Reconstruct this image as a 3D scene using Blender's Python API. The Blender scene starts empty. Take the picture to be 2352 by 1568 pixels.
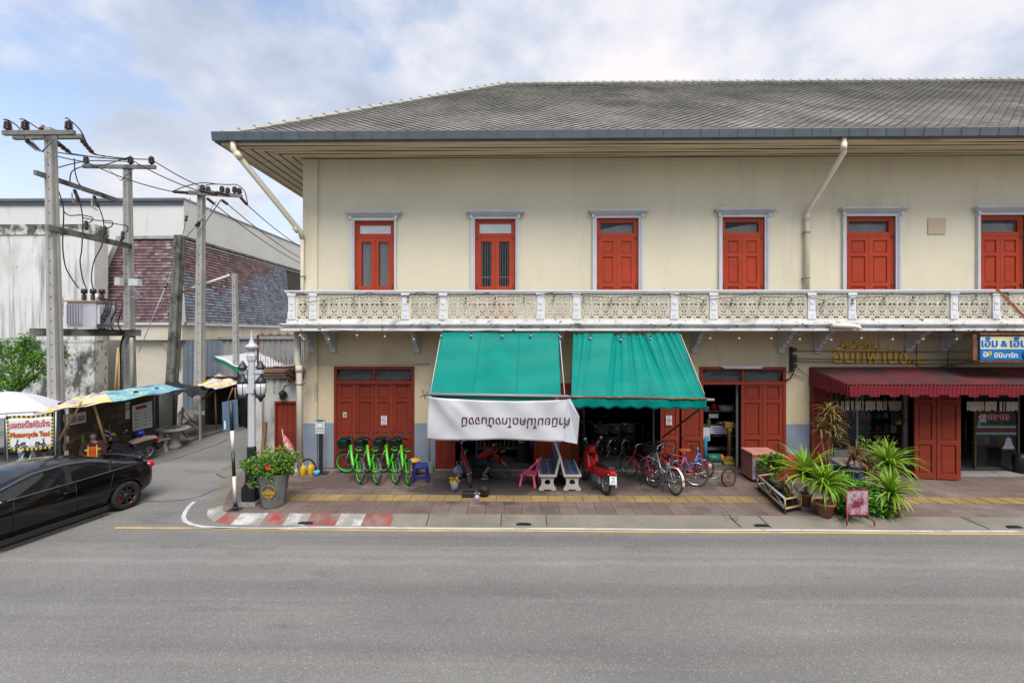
import bpy, bmesh, math, random
from mathutils import Vector, Matrix, Quaternion, Euler
random.seed(7)
R = math.radians
scene = bpy.context.scene
COL = scene.collection

# ---------------------------------------------------------------- camera
CAM_Z, YAW, FPX = 4.0, R(0.78), 1045.0
cam_d = bpy.data.cameras.new("camera")
cam_d.sensor_width = 36.0
cam_d.lens = 36.0 * FPX / 2352.0
cam_d.shift_y = -16.0 / 2352.0
cam_d.clip_start, cam_d.clip_end = 0.1, 2000.0
cam = bpy.data.objects.new("camera", cam_d)
cam.location = (0, 0, CAM_Z)
cam.rotation_euler = (R(90), 0, YAW)
COL.objects.link(cam)
scene.camera = cam

# ---------------------------------------------------------------- sky, sun, exposure
SUN_EL, SUN_AZ = R(57), R(160)            # behind the camera, a little to the right
world = bpy.data.worlds.new("World")
scene.world = world
world.use_nodes = True
wn, wl = world.node_tree.nodes, world.node_tree.links
wn.clear()
def wnode(t, **k):
    n = wn.new(t)
    for a, b in k.items(): setattr(n, a, b)
    return n
w_out, w_bg = wnode("ShaderNodeOutputWorld"), wnode("ShaderNodeBackground")
w_sky = wnode("ShaderNodeTexSky", sky_type='NISHITA', sun_disc=False, sun_elevation=SUN_EL, sun_rotation=SUN_AZ,
              air_density=1.0, dust_density=1.5, ozone_density=1.5)
w_tc = wnode("ShaderNodeTexCoord")
w_sep = wnode("ShaderNodeSeparateXYZ")
wl.new(w_tc.outputs['Generated'], w_sep.inputs[0])
# clouds lie on a flat layer overhead: direction / (height + something)
w_add = wnode("ShaderNodeMath", operation='ADD'); w_add.inputs[1].default_value = 0.42
wl.new(w_sep.outputs['Z'], w_add.inputs[0])
w_div = wnode("ShaderNodeVectorMath", operation='DIVIDE')
w_cmb = wnode("ShaderNodeCombineXYZ")
for i in range(3): wl.new(w_add.outputs[0], w_cmb.inputs[i])
wl.new(w_tc.outputs['Generated'], w_div.inputs[0]); wl.new(w_cmb.outputs[0], w_div.inputs[1])
def wnoise(scale, detail, rough, off):
    m = wnode("ShaderNodeMapping"); m.inputs['Location'].default_value = off
    wl.new(w_div.outputs[0], m.inputs[0])
    n = wnode("ShaderNodeTexNoise"); n.inputs['Scale'].default_value = scale
    n.inputs['Detail'].default_value = detail; n.inputs['Roughness'].default_value = rough
    wl.new(m.outputs[0], n.inputs['Vector'])
    return n
def wramp(src, stops):
    r = wnode("ShaderNodeValToRGB")
    e = r.color_ramp.elements
    while len(e) < len(stops): e.new(0.5)
    for k, (p, c) in zip(e, stops): k.position = p; k.color = c
    wl.new(src, r.inputs[0]); return r
n1 = wnoise(2.7, 9, 0.55, (3.1, 1.7, 0.4))
n2 = wnoise(2.1, 9, 0.56, (7.3, 0.2, 2.0))
# open blue to the left of the picture, closed cloud to the right
w_dot = wnode("ShaderNodeVectorMath", operation='DOT_PRODUCT'); w_dot.inputs[1].default_value = (0.86, 0.42, -0.25)
wl.new(w_tc.outputs['Generated'], w_dot.inputs[0])
w_m = wnode("ShaderNodeMath", operation='MULTIPLY_ADD'); w_m.inputs[1].default_value = 0.40; w_m.inputs[2].default_value = 0.055
wl.new(w_dot.outputs['Value'], w_m.inputs[0])
w_cov = wnode("ShaderNodeMath", operation='ADD')
wl.new(n1.outputs['Fac'], w_cov.inputs[0]); wl.new(w_m.outputs[0], w_cov.inputs[1])
cov = wramp(w_cov.outputs[0], [(0.30, (0.10, 0.10, 0.10, 1)), (0.40, (0.45, 0.45, 0.45, 1)), (0.49, (1, 1, 1, 1))])
shade = wramp(n2.outputs['Fac'], [(0.35, (3.15, 3.6, 4.5, 1)), (0.45, (4.05, 4.45, 5.35, 1)), (0.52, (5.4, 5.45, 5.95, 1)), (0.60, (6.4, 6.1, 6.25, 1))])
w_mix = wnode("ShaderNodeMix", data_type='RGBA')
wl.new(cov.outputs[0], w_mix.inputs['Factor'])
w_blue = wnode("ShaderNodeVectorMath", operation='MULTIPLY'); w_blue.inputs[1].default_value = (1.75, 1.75, 1.75)
wl.new(w_sky.outputs[0], w_blue.inputs[0])
wl.new(w_blue.outputs[0], w_mix.inputs['A']); wl.new(shade.outputs[0], w_mix.inputs['B'])
# pale haze low over the roofs
w_hz = wnode("ShaderNodeMapRange"); w_hz.inputs[1].default_value = 0.02; w_hz.inputs[2].default_value = 0.42; w_hz.inputs[3].default_value = 0.85; w_hz.inputs[4].default_value = 0.0
wl.new(w_sep.outputs['Z'], w_hz.inputs[0])
w_mix2 = wnode("ShaderNodeMix", data_type='RGBA'); w_mix2.inputs['B'].default_value = (5.8, 5.95, 6.2, 1)
wl.new(w_hz.outputs[0], w_mix2.inputs['Factor']); wl.new(w_mix.outputs['Result'], w_mix2.inputs['A'])
wl.new(w_mix2.outputs['Result'], w_bg.inputs['Color'])
w_bg.inputs['Strength'].default_value = 0.10
wl.new(w_bg.outputs[0], w_out.inputs[0])

sun_d = bpy.data.lights.new("sun", 'SUN')
sun_d.energy, sun_d.angle, sun_d.color = 3.3, R(40), (1.0, 0.97, 0.93)
sun = bpy.data.objects.new("sun", sun_d)
sun.rotation_euler = (R(90) - SUN_EL, 0, R(180) - SUN_AZ)
COL.objects.link(sun)
scene.view_settings.view_transform = 'Standard'
scene.view_settings.look = 'None'
scene.view_settings.exposure = 0.66
scene.view_settings.gamma = 1.0

# ---------------------------------------------------------------- helpers
def ray(px, py):
    u, v = (px - 1176.0) / FPX, (768.0 - py) / FPX
    f = Vector((-math.sin(YAW), math.cos(YAW), 0)); r = Vector((math.cos(YAW), math.sin(YAW), 0))
    return f + r * u + Vector((0, 0, v))
def W(px, py, Y):
    d = ray(px, py); t = Y / d.y
    return Vector((d.x * t, Y, CAM_Z + d.z * t))
def WX(px, Y): return W(px, 768, Y).x
def WZ(py, Y, px=1190): return W(px, py, Y).z
def G(px, py, z=0.0):
    d = ray(px, py); t = (z - CAM_Z) / d.z
    return Vector((d.x * t, d.y * t, z))

class MB:
    """collects faces; build() links them as one mesh object"""
    def __init__(s): s.v, s.f, s.m, s.uv, s.sm, s.k = [], [], [], {}, [], 0
    def add(s, vs, fs, smooth=False):
        o = len(s.v); s.v += [tuple(p) for p in vs]
        for f in fs: s.f.append(tuple(o + i for i in f)); s.m.append(s.k); s.sm.append(smooth)
        return s
    def mat(s, k): s.k = k; return s
    def box(s, lo, hi, M=None):
        x0, y0, z0 = lo; x1, y1, z1 = hi
        vs = [(x0,y0,z0),(x1,y0,z0),(x1,y1,z0),(x0,y1,z0),(x0,y0,z1),(x1,y0,z1),(x1,y1,z1),(x0,y1,z1)]
        if M is not None: vs = [M @ Vector(p) for p in vs]
        return s.add(vs, [(0,3,2,1),(4,5,6,7),(0,1,5,4),(1,2,6,5),(2,3,7,6),(3,0,4,7)])
    def cbox(s, c, d, M=None):
        return s.box([c[i]-d[i]/2 for i in range(3)], [c[i]+d[i]/2 for i in range(3)], M)
    def bar(s, a, b, w, h, up=(0,0,1)):
        a, b = Vector(a), Vector(b); d = (b-a).normalized(); u = Vector(up)
        if abs(d.dot(u)) > .98: u = Vector((0,1,0))
        x = d.cross(u).normalized(); z = x.cross(d)
        vs = [p + x*sx*w/2 + z*sz*h/2 for p in (a,b) for sx,sz in ((-1,-1),(1,-1),(1,1),(-1,1))]
        return s.add(vs, [(0,1,2,3),(7,6,5,4),(0,4,5,1),(1,5,6,2),(2,6,7,3),(3,7,4,0)])
    def tube(s, pts, r, n=8, closed=False, smooth=True, flat=1.0):
        pts = [Vector(p) for p in pts]; N = len(pts)
        rs = r if isinstance(r, (list, tuple)) else [r]*N
        T = []
        for i in range(N):
            if closed: t = pts[(i+1)%N]-pts[i-1]
            else: t = pts[min(i+1,N-1)]-pts[max(i-1,0)]
            T.append(t.normalized() if t.length > 1e-9 else Vector((0,0,1)))
        u = Vector((0,0,1)) if abs(T[0].z) < .9 else Vector((0,1,0))
        nrm = T[0].cross(u).normalized(); vs = []
        for i in range(N):
            if i: 
                q = T[i-1].rotation_difference(T[i]); nrm = q @ nrm
            nrm = (nrm - T[i]*nrm.dot(T[i])).normalized(); b = T[i].cross(nrm)
            for k in range(n):
                a = 2*math.pi*k/n; vs.append(pts[i] + (nrm*math.cos(a) + b*math.sin(a)*flat)*rs[i])
        fs = []
        for i in range(N if closed else N-1):
            j = (i+1) % N
            for k in range(n):
                l = (k+1) % n; fs.append((i*n+k, j*n+k, j*n+l, i*n+l))
        s.add(vs, fs, smooth)
        if not closed:
            o = len(s.v) - len(vs)
            s.f.append(tuple(o+k for k in range(n))); s.f.append(tuple(o+(N-1)*n+k for k in reversed(range(n))))
            s.m += [s.k]*2; s.sm += [False]*2
        return s
    def lathe(s, prof, c=(0,0,0), n=16, M=None, smooth=True, a0=0.0, caps=True):
        vs, fs = [], []
        c = Vector(c)
        for r, z in prof:
            for k in range(n):
                a = a0 + 2*math.pi*k/n; p = Vector((r*math.cos(a), r*math.sin(a), z))
                vs.append(c + (M @ p if M is not None else p))
        for i in range(len(prof)-1):
            for k in range(n):
                l = (k+1) % n; fs.append((i*n+k, i*n+l, (i+1)*n+l, (i+1)*n+k))
        if caps and prof[0][0] > 1e-5: fs.append(tuple(reversed(range(n))))
        if caps and prof[-1][0] > 1e-5: fs.append(tuple((len(prof)-1)*n+k for k in range(n)))
        return s.add(vs, fs, smooth)
    def prism(s, poly, a, b, f=lambda x, y, t: (x, t, y)):
        n = len(poly)
        vs = [f(x, y, a) for x, y in poly] + [f(x, y, b) for x, y in poly]
        fs = [tuple(range(n)), tuple(reversed(range(n, 2*n)))] + [(i, n+i, n+(i+1)%n, (i+1)%n) for i in range(n)]
        return s.add(vs, fs)
    def poly(s, pts): return s.add(pts, [tuple(range(len(pts)))])
    def grid(s, fn, nu, nv, smooth=True):
        vs = [fn(i/nu, j/nv) for j in range(nv+1) for i in range(nu+1)]
        w = nu+1
        return s.add(vs, [(j*w+i, j*w+i+1, (j+1)*w+i+1, (j+1)*w+i) for j in range(nv) for i in range(nu)], smooth)
    def ball(s, c, r, n=10, m=7, M=None):
        rr = r if isinstance(r, (tuple, list)) else (r, r, r)
        c = Vector(c); vs, fs = [], []
        for j in range(m+1):
            t = math.pi*j/m
            for k in range(n):
                a = 2*math.pi*k/n
                p = Vector((rr[0]*math.sin(t)*math.cos(a), rr[1]*math.sin(t)*math.sin(a), rr[2]*math.cos(t)))
                vs.append(c + (M @ p if M is not None else p))
        for j in range(m):
            for k in range(n):
                l = (k+1) % n; fs.append((j*n+k, (j+1)*n+k, (j+1)*n+l, j*n+l))
        return s.add(vs, fs, True)
    def build(s, name, mats, parent=None, loc=None, bevel=0, solid=0, subsurf=0):
        me = bpy.data.meshes.new(name)
        me.from_pydata(s.v, [], s.f)
        if not isinstance(mats, (list, tuple)): mats = [mats]
        for m in mats: me.materials.append(m)
        me.polygons.foreach_set('material_index', s.m)
        me.polygons.foreach_set('use_smooth', s.sm)
        me.update()
        o = bpy.data.objects.new(name, me); COL.objects.link(o)
        if parent is not None: o.parent = parent
        if loc is not None: o.location = loc
        if solid:
            md = o.modifiers.new('solid', 'SOLIDIFY'); md.thickness = solid; md.offset = 0
        if subsurf:
            md = o.modifiers.new('sub', 'SUBSURF'); md.levels = md.render_levels = subsurf
        if bevel:
            md = o.modifiers.new('bevel', 'BEVEL'); md.width = bevel; md.segments = 2; md.limit_method = 'ANGLE'; md.angle_limit = R(40)
        return o

def tag(o, label=None, cat=None, group=None, kind=None):
    if label: o['label'] = label
    if cat: o['category'] = cat
    if group: o['group'] = group
    if kind: o['kind'] = kind
    return o
def thing(name, label, cat, loc=(0,0,0), rz=0.0, group=None):
    o = bpy.data.objects.new(name, None); COL.objects.link(o)
    o.location = loc; o.rotation_euler = (0, 0, rz); o.empty_display_size = .2
    return tag(o, label, cat, group)
def sub(name, parent):
    o = bpy.data.objects.new(name, None); COL.objects.link(o); o.parent = parent; o.empty_display_size = .1
    return o
KIDS = {}
def kids_of(o): return [c for c in list(bpy.data.objects) if c.parent == o]
def copy_tree(o, parent=None, kids=None):
    if kids is None:
        kids = {}
        for c in bpy.data.objects:
            if c.parent: kids.setdefault(c.parent.name, []).append(c)
    c = o.copy(); COL.objects.link(c)
    if parent is not None: c.parent = parent
    for k in kids.get(o.name, []): copy_tree(k, c, kids)
    return c
def text_mesh(name, body, size, mat, parent=None, M=None, extrude=0.004, squeeze=1.0, align='CENTER', bold=0.0, fit=None):
    """lettering as a mesh: local x along the line, y up, z out of the face; fit = total width"""
    cu = bpy.data.curves.new('lettering', 'FONT'); cu.body = body; cu.size = size; cu.align_x = align; cu.extrude = extrude
    cu.resolution_u = 4
    t = bpy.data.objects.new('lettering', cu); COL.objects.link(t)
    dg = bpy.context.evaluated_depsgraph_get()
    src = bpy.data.meshes.new_from_object(t.evaluated_get(dg))
    vs = [v.co.copy() for v in src.vertices]; fs = [tuple(p.vertices) for p in src.polygons]
    COL.objects.unlink(t); bpy.data.objects.remove(t); bpy.data.curves.remove(cu); bpy.data.meshes.remove(src)
    if fit and vs:
        lo, hi = min(v.x for v in vs), max(v.x for v in vs)
        squeeze = fit / (hi - lo)
        for v in vs: v.x -= (lo + hi) / 2
    b = MB()
    shifts = [(0, 0, 0)] if not bold else [(-bold, 0, 0), (0, bold*.6, .0008), (bold, 0, .0016), (0, -bold*.6, .0024)]
    for sx, sy, sz in shifts:
        b.add([(v.x*squeeze + sx, v.y + sy, v.z + sz) for v in vs], fs)
    if M is not None: b.v = [tuple(M @ Vector(p)) for p in b.v]
    return b.build(name, mat, parent)
def face_matrix(origin, x_dir, up=(0,0,1)):
    """matrix whose local x runs along x_dir and y up: the frame of a vertical face"""
    x = Vector(x_dir).normalized(); y = Vector(up).normalized(); z = x.cross(y).normalized(); y = z.cross(x)
    return Matrix.Translation(Vector(origin)) @ Matrix((x, y, z)).transposed().to_4x4()
FRONT = (1, 0, 0)      # faces the street

# ---------------------------------------------------------------- materials
def nodes_of(m): return m.node_tree.nodes, m.node_tree.links
KA = 0.80      # all mineral and paint colours a little deeper
def pmat(name, col, rough=.75, var=.18, scale=3.0, bump=.0, bscale=40.0, spec=.35, metal=0.0, stretch=(1,1,1), dirt=None, grain=0.0, gscale=120.0, coat=0.0, space='Object', island=0.0, alpha=1.0, trans=0.0, each=0.0):
    """painted / mineral surface: broad tone variation, optional stains of their own colour, grain, bump"""
    col = tuple(c*KA for c in col); dirt = [(tuple(c*KA for c in d[0]),)+tuple(d[1:]) for d in (dirt or [])]
    m = bpy.data.materials.new(name); m.use_nodes = True
    n, l = nodes_of(m); bs = n['Principled BSDF']
    bs.inputs['Roughness'].default_value = rough; bs.inputs['Metallic'].default_value = metal
    bs.inputs['Specular IOR Level'].default_value = spec
    bs.inputs['Coat Weight'].default_value = coat
    bs.inputs['Alpha'].default_value = alpha
    bs.inputs['Transmission Weight'].default_value = trans
    tc = n.new('ShaderNodeTexCoord'); mp = n.new('ShaderNodeMapping'); mp.inputs['Scale'].default_value = stretch
    if space == 'World':
        g = n.new('ShaderNodeNewGeometry'); l.new(g.outputs['Position'], mp.inputs[0])
    else: l.new(tc.outputs[space], mp.inputs[0])
    def noise(sc, det=5, rg=.55):
        t = n.new('ShaderNodeTexNoise'); t.inputs['Scale'].default_value = sc; t.inputs['Detail'].default_value = det; t.inputs['Roughness'].default_value = rg
        l.new(mp.outputs[0], t.inputs['Vector']); return t.outputs['Fac']
    def rng(src, a, b, c, d):
        t = n.new('ShaderNodeMapRange'); t.inputs[1].default_value = a; t.inputs[2].default_value = b; t.inputs[3].default_value = c; t.inputs[4].default_value = d
        l.new(src, t.inputs[0]); return t.outputs[0]
    def mixc(fac, A, B, mode='MIX'):
        t = n.new('ShaderNodeMix'); t.data_type = 'RGBA'; t.blend_type = mode
        for s, x in (('Factor', fac), ('A', A), ('B', B)):
            if hasattr(x, 'is_output'): l.new(x, t.inputs[s])
            elif isinstance(x, (int, float)): t.inputs[s].default_value = x
            else: t.inputs[s].default_value = (*x[:3], 1)
        return t.outputs['Result']
    def mulv(c, fac):
        t = n.new('ShaderNodeVectorMath'); t.operation = 'SCALE'; l.new(c, t.inputs[0]); l.new(fac, t.inputs['Scale']); return t.outputs[0]
    rgb = n.new('ShaderNodeRGB'); rgb.outputs[0].default_value = (*col, 1)
    c = mulv(rgb.outputs[0], rng(noise(scale), .3, .7, 1-var, 1+var))
    if grain: c = mulv(c, rng(noise(gscale, 2, .7), .3, .7, 1-grain, 1+grain))
    if island:
        g2 = n.new('ShaderNodeNewGeometry'); c = mulv(c, rng(g2.outputs['Random Per Island'], 0, 1, 1-island, 1+island))
    if each:      # every board or leaf painted on another day
        oi = n.new('ShaderNodeObjectInfo'); c = mulv(c, rng(oi.outputs['Random'], 0, 1, 1-each, 1+each))
    for d in (dirt or []):
        # (colour, noise scale, threshold lo, hi, stretch, strength)
        mp2 = n.new('ShaderNodeMapping'); mp2.inputs['Scale'].default_value = d[4]
        l.new(mp.outputs[0], mp2.inputs[0])
        t = n.new('ShaderNodeTexNoise'); t.inputs['Scale'].default_value = d[1]; t.inputs['Detail'].default_value = 7; t.inputs['Roughness'].default_value = .62
        l.new(mp2.outputs[0], t.inputs['Vector'])
        c = mixc(rng(t.outputs['Fac'], d[2], d[3], 0, d[5]), c, d[0])
    l.new(c, bs.inputs['Base Color'])
    if bump:
        bn = n.new('ShaderNodeBump'); bn.inputs['Strength'].default_value = bump; bn.inputs['Distance'].default_value = .02
        l.new(noise(bscale, 4, .6), bn.inputs['Height']); l.new(bn.outputs[0], bs.inputs['Normal'])
    m['base'] = 1
    return m
def glass_mat(name, tint=(.03,.035,.04), rough=.05, alpha=.55):
    m = bpy.data.materials.new(name); m.use_nodes = True
    n, l = nodes_of(m); bs = n['Principled BSDF']
    bs.inputs['Base Color'].default_value = (*tint, 1); bs.inputs['Roughness'].default_value = rough
    bs.inputs['Specular IOR Level'].default_value = .6; bs.inputs['Alpha'].default_value = alpha
    return m
# ---- materials of the place
BLK, WHT = (.012,.012,.012), (.8,.8,.8)
M = {}
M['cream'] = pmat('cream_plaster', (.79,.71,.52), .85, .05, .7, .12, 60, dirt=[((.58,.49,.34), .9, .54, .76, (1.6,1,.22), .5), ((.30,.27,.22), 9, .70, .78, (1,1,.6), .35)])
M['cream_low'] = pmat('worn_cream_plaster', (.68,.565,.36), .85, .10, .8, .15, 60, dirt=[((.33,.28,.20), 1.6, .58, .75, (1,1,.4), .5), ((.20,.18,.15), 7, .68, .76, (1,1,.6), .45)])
M['corner'] = pmat('mouldy_corner_plaster', (.66,.56,.38), .88, .12, 1.5, .3, 40, dirt=[((.36,.33,.28), 2.0, .50, .60, (1,1,.5), .8), ((.07,.065,.055), 3.2, .60, .68, (1,1,.45), .9)])
M['bluegrey'] = pmat('blue_grey_dado_paint', (.27,.31,.37), .8, .14, 2, .1, 40, dirt=[((.12,.12,.12), 2.5, .58, .72, (1,1,.5), .55), ((.42,.42,.42), 6, .66, .74, (1,1,1), .4)])
M['white'] = pmat('white_paint', (.70,.70,.70), .75, .07, 2, .1, 50, dirt=[((.22,.21,.19), 3.0, .60, .76, (1,1,.5), .55)])
M['greytrim'] = pmat('pale_grey_trim', (.62,.62,.63), .7, .07, 3, .05, 40, dirt=[((.30,.29,.27), 4, .62, .78, (1,1,.6), .5)])
M['mossy'] = pmat('white_concrete_with_black_mould', (.70,.69,.66), .85, .10, 2, .2, 40, dirt=[((.30,.29,.26), 2.2, .52, .66, (1,1,1.4), .7), ((.025,.027,.022), 5.5, .60, .66, (1,1,1.6), .95)])
M['latt'] = pmat('cream_cast_lattice', (.66,.61,.48), .85, .12, 3, .2, 60, dirt=[((.30,.26,.19), 6, .55, .72, (1,1,1), .6), ((.55,.24,.10), 2.4, .70, .76, (1,1,.5), .35)])
M['lattshade'] = pmat('shade_dark_hole_edges', (.17,.15,.11), .95, .25, 6)  # hole sides coloured dark to stand for the shade inside the lattice
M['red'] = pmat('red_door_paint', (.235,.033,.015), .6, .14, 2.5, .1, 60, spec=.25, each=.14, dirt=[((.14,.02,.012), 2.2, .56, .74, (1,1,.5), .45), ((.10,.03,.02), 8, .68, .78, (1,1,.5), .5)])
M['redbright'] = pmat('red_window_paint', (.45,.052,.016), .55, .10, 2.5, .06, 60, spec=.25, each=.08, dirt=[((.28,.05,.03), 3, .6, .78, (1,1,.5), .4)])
M['soffit'] = pmat('whitewashed_soffit_boards', (.78,.65,.46), .8, .12, 1.2, .1, 30, stretch=(.3,1,1), dirt=[((.28,.21,.13), 3, .55, .72, (.4,1,1), .55)])
M['soffdark'] = pmat('soffit_gap', (.05,.04,.03), .9, .1)
M['gutter'] = pmat('grey_gutter_metal', (.085,.098,.112), .5, .12, 3, .0, spec=.4, dirt=[((.16,.19,.22), 3, .62, .74, (1,1,1), .4)])
M['pvc'] = pmat('cream_pvc_pipe', (.76,.69,.53), .5, .06, 2, dirt=[((.45,.38,.28), 3, .64, .78, (1,1,.4), .3)])
M['tile'] = pmat('weathered_kite_tile', (.29,.272,.232), .9, .25, .5, .25, 60, space='World', island=.16, dirt=[((.11,.104,.092), .40, .42, .62, (1,1,1), .75), ((.40,.38,.33), 1.3, .56, .75, (1,1,1), .5), ((.05,.05,.042), 6, .64, .74, (1,1,1), .7)])
M['tiledge'] = pmat('shaded_tile_edge', (.035,.033,.028), .95, .3, 4)  # tile lips coloured near black to stand for their shadow lines
M['ridge'] = pmat('pale_ridge_cap', (.40,.39,.36), .85, .12, 3, .2, dirt=[((.10,.10,.09), 3, .55, .68, (1,1,1), .6)])
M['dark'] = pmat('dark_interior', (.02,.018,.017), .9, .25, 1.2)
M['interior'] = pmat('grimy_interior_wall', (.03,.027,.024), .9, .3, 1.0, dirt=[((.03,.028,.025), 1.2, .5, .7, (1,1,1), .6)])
M['glass'] = glass_mat('window_glass', (.012,.013,.014), .05, .30)
M['frost'] = pmat('frosted_pane', (.55,.58,.56), .35, .08, 3, spec=.5)
M['curtain'] = pmat('grey_curtain', (.62,.64,.66), .8, .12, 4, stretch=(6,1,.3))
M['greenaw'] = pmat('green_canvas', (.0,.205,.165), .5, .12, 1.5, .4, 5, spec=.10, dirt=[((.004,.14,.10), 1.6, .52, .72, (.6,1,1.6), .5), ((.06,.24,.18), 4, .68, .78, (1,1,1), .3)])
M['rust'] = pmat('rust', (.22,.09,.035), .8, .3, 8, .2, 60, dirt=[((.07,.03,.02), 7, .5, .66, (1,1,1), .7)])
M['banner'] = pmat('white_vinyl_banner', (.53,.53,.545), .5, .05, 2, .08, 12, dirt=[((.40,.40,.47), 1.4, .56, .70, (1,1,2), .5), ((.42,.40,.38), 5, .68, .78, (1,1,1), .35)])
M['ink'] = pmat('dark_purple_lettering', (.075,.018,.035), .6, .15, 8)
M['maroon'] = pmat('maroon_corrugated_sheet', (.20,.013,.022), .5, .18, 2, spec=.35, dirt=[((.10,.012,.018), 2.0, .52, .7, (1,1,1), .5)])
M['maroontop'] = pmat('dusty_maroon_corrugated_sheet', (.16,.032,.036), .75, .2, 2, dirt=[((.055,.042,.036), .9, .42, .60, (1,1,1), .85), ((.33,.12,.12), 5, .62, .74, (1,1,1), .4)])
M['blackm'] = pmat('black_metal', (.018,.018,.019), .45, .2, 6, spec=.5)
M['rubber'] = pmat('black_rubber', (.02,.02,.02), .8, .2, 10)
M['tyre'] = pmat('dusty_tyre', (.045,.042,.04), .85, .2, 10)
M['chrome'] = pmat('chrome', (.6,.6,.62), .22, .1, 8, metal=1.0)
M['steel'] = pmat('grey_steel', (.36,.37,.38), .45, .15, 8, metal=.6)
M['conc'] = pmat('grey_concrete', (.33,.32,.295), .9, .16, 1.4, .3, 50, grain=.12, gscale=60, dirt=[((.13,.125,.115), 2.2, .54, .72, (1,1,.35), .65)])
M['polec'] = pmat('weathered_pole_concrete', (.37,.36,.335), .9, .16, 1.2, .25, 50, grain=.12, gscale=60, dirt=[((.09,.088,.08), 1.4, .52, .70, (1,1,.22), .75), ((.30,.16,.09), 3, .70, .78, (1,1,.2), .5)])
M['polem'] = pmat('mouldy_pole_concrete', (.17,.17,.15), .9, .25, 2, .3, 50, dirt=[((.035,.04,.03), 2.2, .48, .62, (1,1,1), .85)])
M['terra'] = pmat('terracotta', (.30,.125,.072), .8, .15, 4, .1, dirt=[((.25,.20,.16), 3, .58, .74, (1,1,.6), .5)])
M['wire'] = pmat('black_cable', (.02,.02,.022), .6, .1)
M['grey_wire'] = pmat('pale_cable', (.55,.54,.52), .6, .1)
M['pumpy'] = pmat('dull_yellow_paint', (.26,.18,.025), .5, .15, 5)
M['porc'] = pmat('brown_porcelain', (.045,.018,.014), .25, .15, 9, spec=.6)
M['galv'] = pmat('galvanised_steel', (.34,.36,.38), .45, .15, 8, metal=.5)
M['bulbw'] = pmat('white_bulb_glass', (.36,.35,.33), .25, .05)
M['brass'] = pmat('old_brass', (.95,.60,.06), .4, .25, 14, metal=.0, spec=.6, dirt=[((.20,.12,.03), 7, .62, .74, (1,1,1), .6)])
M['wood'] = pmat('old_wood', (.22,.12,.055), .75, .25, 3, .1, stretch=(1,1,.2))
M['bamboo'] = pmat('bamboo', (.50,.33,.14), .55, .2, 5, dirt=[((.22,.13,.06), 4, .55, .7, (1,1,1), .6)])
M['greybam'] = pmat('grey_weathered_bamboo', (.42,.38,.36), .7, .2, 5, dirt=[((.20,.16,.13), 6, .55, .7, (1,1,1), .6)])
M['paper'] = pmat('white_paper', (.72,.72,.71), .7, .05, 8)
M['redink'] = pmat('red_ink', (.50,.03,.03), .6, .1)
M['blkink'] = pmat('black_ink', (.03,.03,.035), .6, .1)
M['skin'] = pmat('skin', (.36,.20,.13), .55, .08, 10)
M['hair'] = pmat('black_hair', (.012,.011,.010), .5, .2, 30)
def plast(name, c, r=.4): return pmat(name, c, r, .08, 5, spec=.45, dirt=[((c[0]*.55+.02, c[1]*.55+.02, c[2]*.55+.02), 7, .62, .76, (1,1,1), .4)])
M['blueP'] = plast('dark_blue_plastic', (.018,.03,.25))
M['pinkP'] = plast('pink_plastic', (.95,.15,.26))
M['yellowP'] = plast('yellow_plastic', (.62,.38,.015))
M['whiteP'] = plast('white_plastic', (.62,.60,.56))
M['redP'] = plast('red_plastic', (.50,.02,.025), .35)
M['blackP'] = plast('black_plastic', (.02,.02,.022), .45)
M['greyP'] = plast('grey_plastic', (.25,.26,.27), .5)
M['lime'] = plast('lime_green_paint', (.075,.55,.02), .3)
M['redbike'] = plast('red_bicycle_paint', (.50,.015,.02), .3)
M['bluebike'] = plast('blue_bicycle_paint', (.03,.16,.55), .3)
M['silver'] = pmat('silver_paint', (.55,.56,.57), .32, .08, 6, metal=.55)

def leaf_mat(name, a, b, rough=.45):
    """leaves: each leaf its own green between a and b"""
    m = bpy.data.materials.new(name); m.use_nodes = True
    n, l = nodes_of(m); bs = n['Principled BSDF']
    g = n.new('ShaderNodeNewGeometry'); mx = n.new('ShaderNodeMix'); mx.data_type = 'RGBA'
    mx.inputs['A'].default_value = (*a, 1); mx.inputs['B'].default_value = (*b, 1)
    l.new(g.outputs['Random Per Island'], mx.inputs['Factor'])
    l.new(mx.outputs['Result'], bs.inputs['Base Color'])
    bs.inputs['Roughness'].default_value = rough; bs.inputs['Specular IOR Level'].default_value = .35
    tr = n.new('ShaderNodeBsdfTranslucent'); l.new(mx.outputs['Result'], tr.inputs[0])
    ms = n.new('ShaderNodeMixShader'); ms.inputs[0].default_value = .25
    l.new(bs.outputs[0], ms.inputs[1]); l.new(tr.outputs[0], ms.inputs[2])
    l.new(ms.outputs[0], n['Material Output'].inputs[0])
    return m
M['leafbush'] = leaf_mat('bush_leaf', (.04,.13,.012), (.18,.32,.04))
M['leaftree'] = leaf_mat('tree_leaf', (.03,.12,.008), (.14,.33,.02))
M['leafblade'] = leaf_mat('bright_sword_leaf', (.10,.26,.012), (.31,.42,.035))
M['leafblade2'] = leaf_mat('deep_sword_leaf', (.05,.20,.02), (.15,.36,.03))
M['leafdark'] = leaf_mat('dark_leaf', (.012,.05,.010), (.04,.14,.02))
M['leafred'] = leaf_mat('bronze_leaf', (.11,.03,.02), (.26,.22,.05))
M['leafcord'] = leaf_mat('purple_brown_leaf', (.07,.035,.02), (.26,.15,.05))

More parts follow.
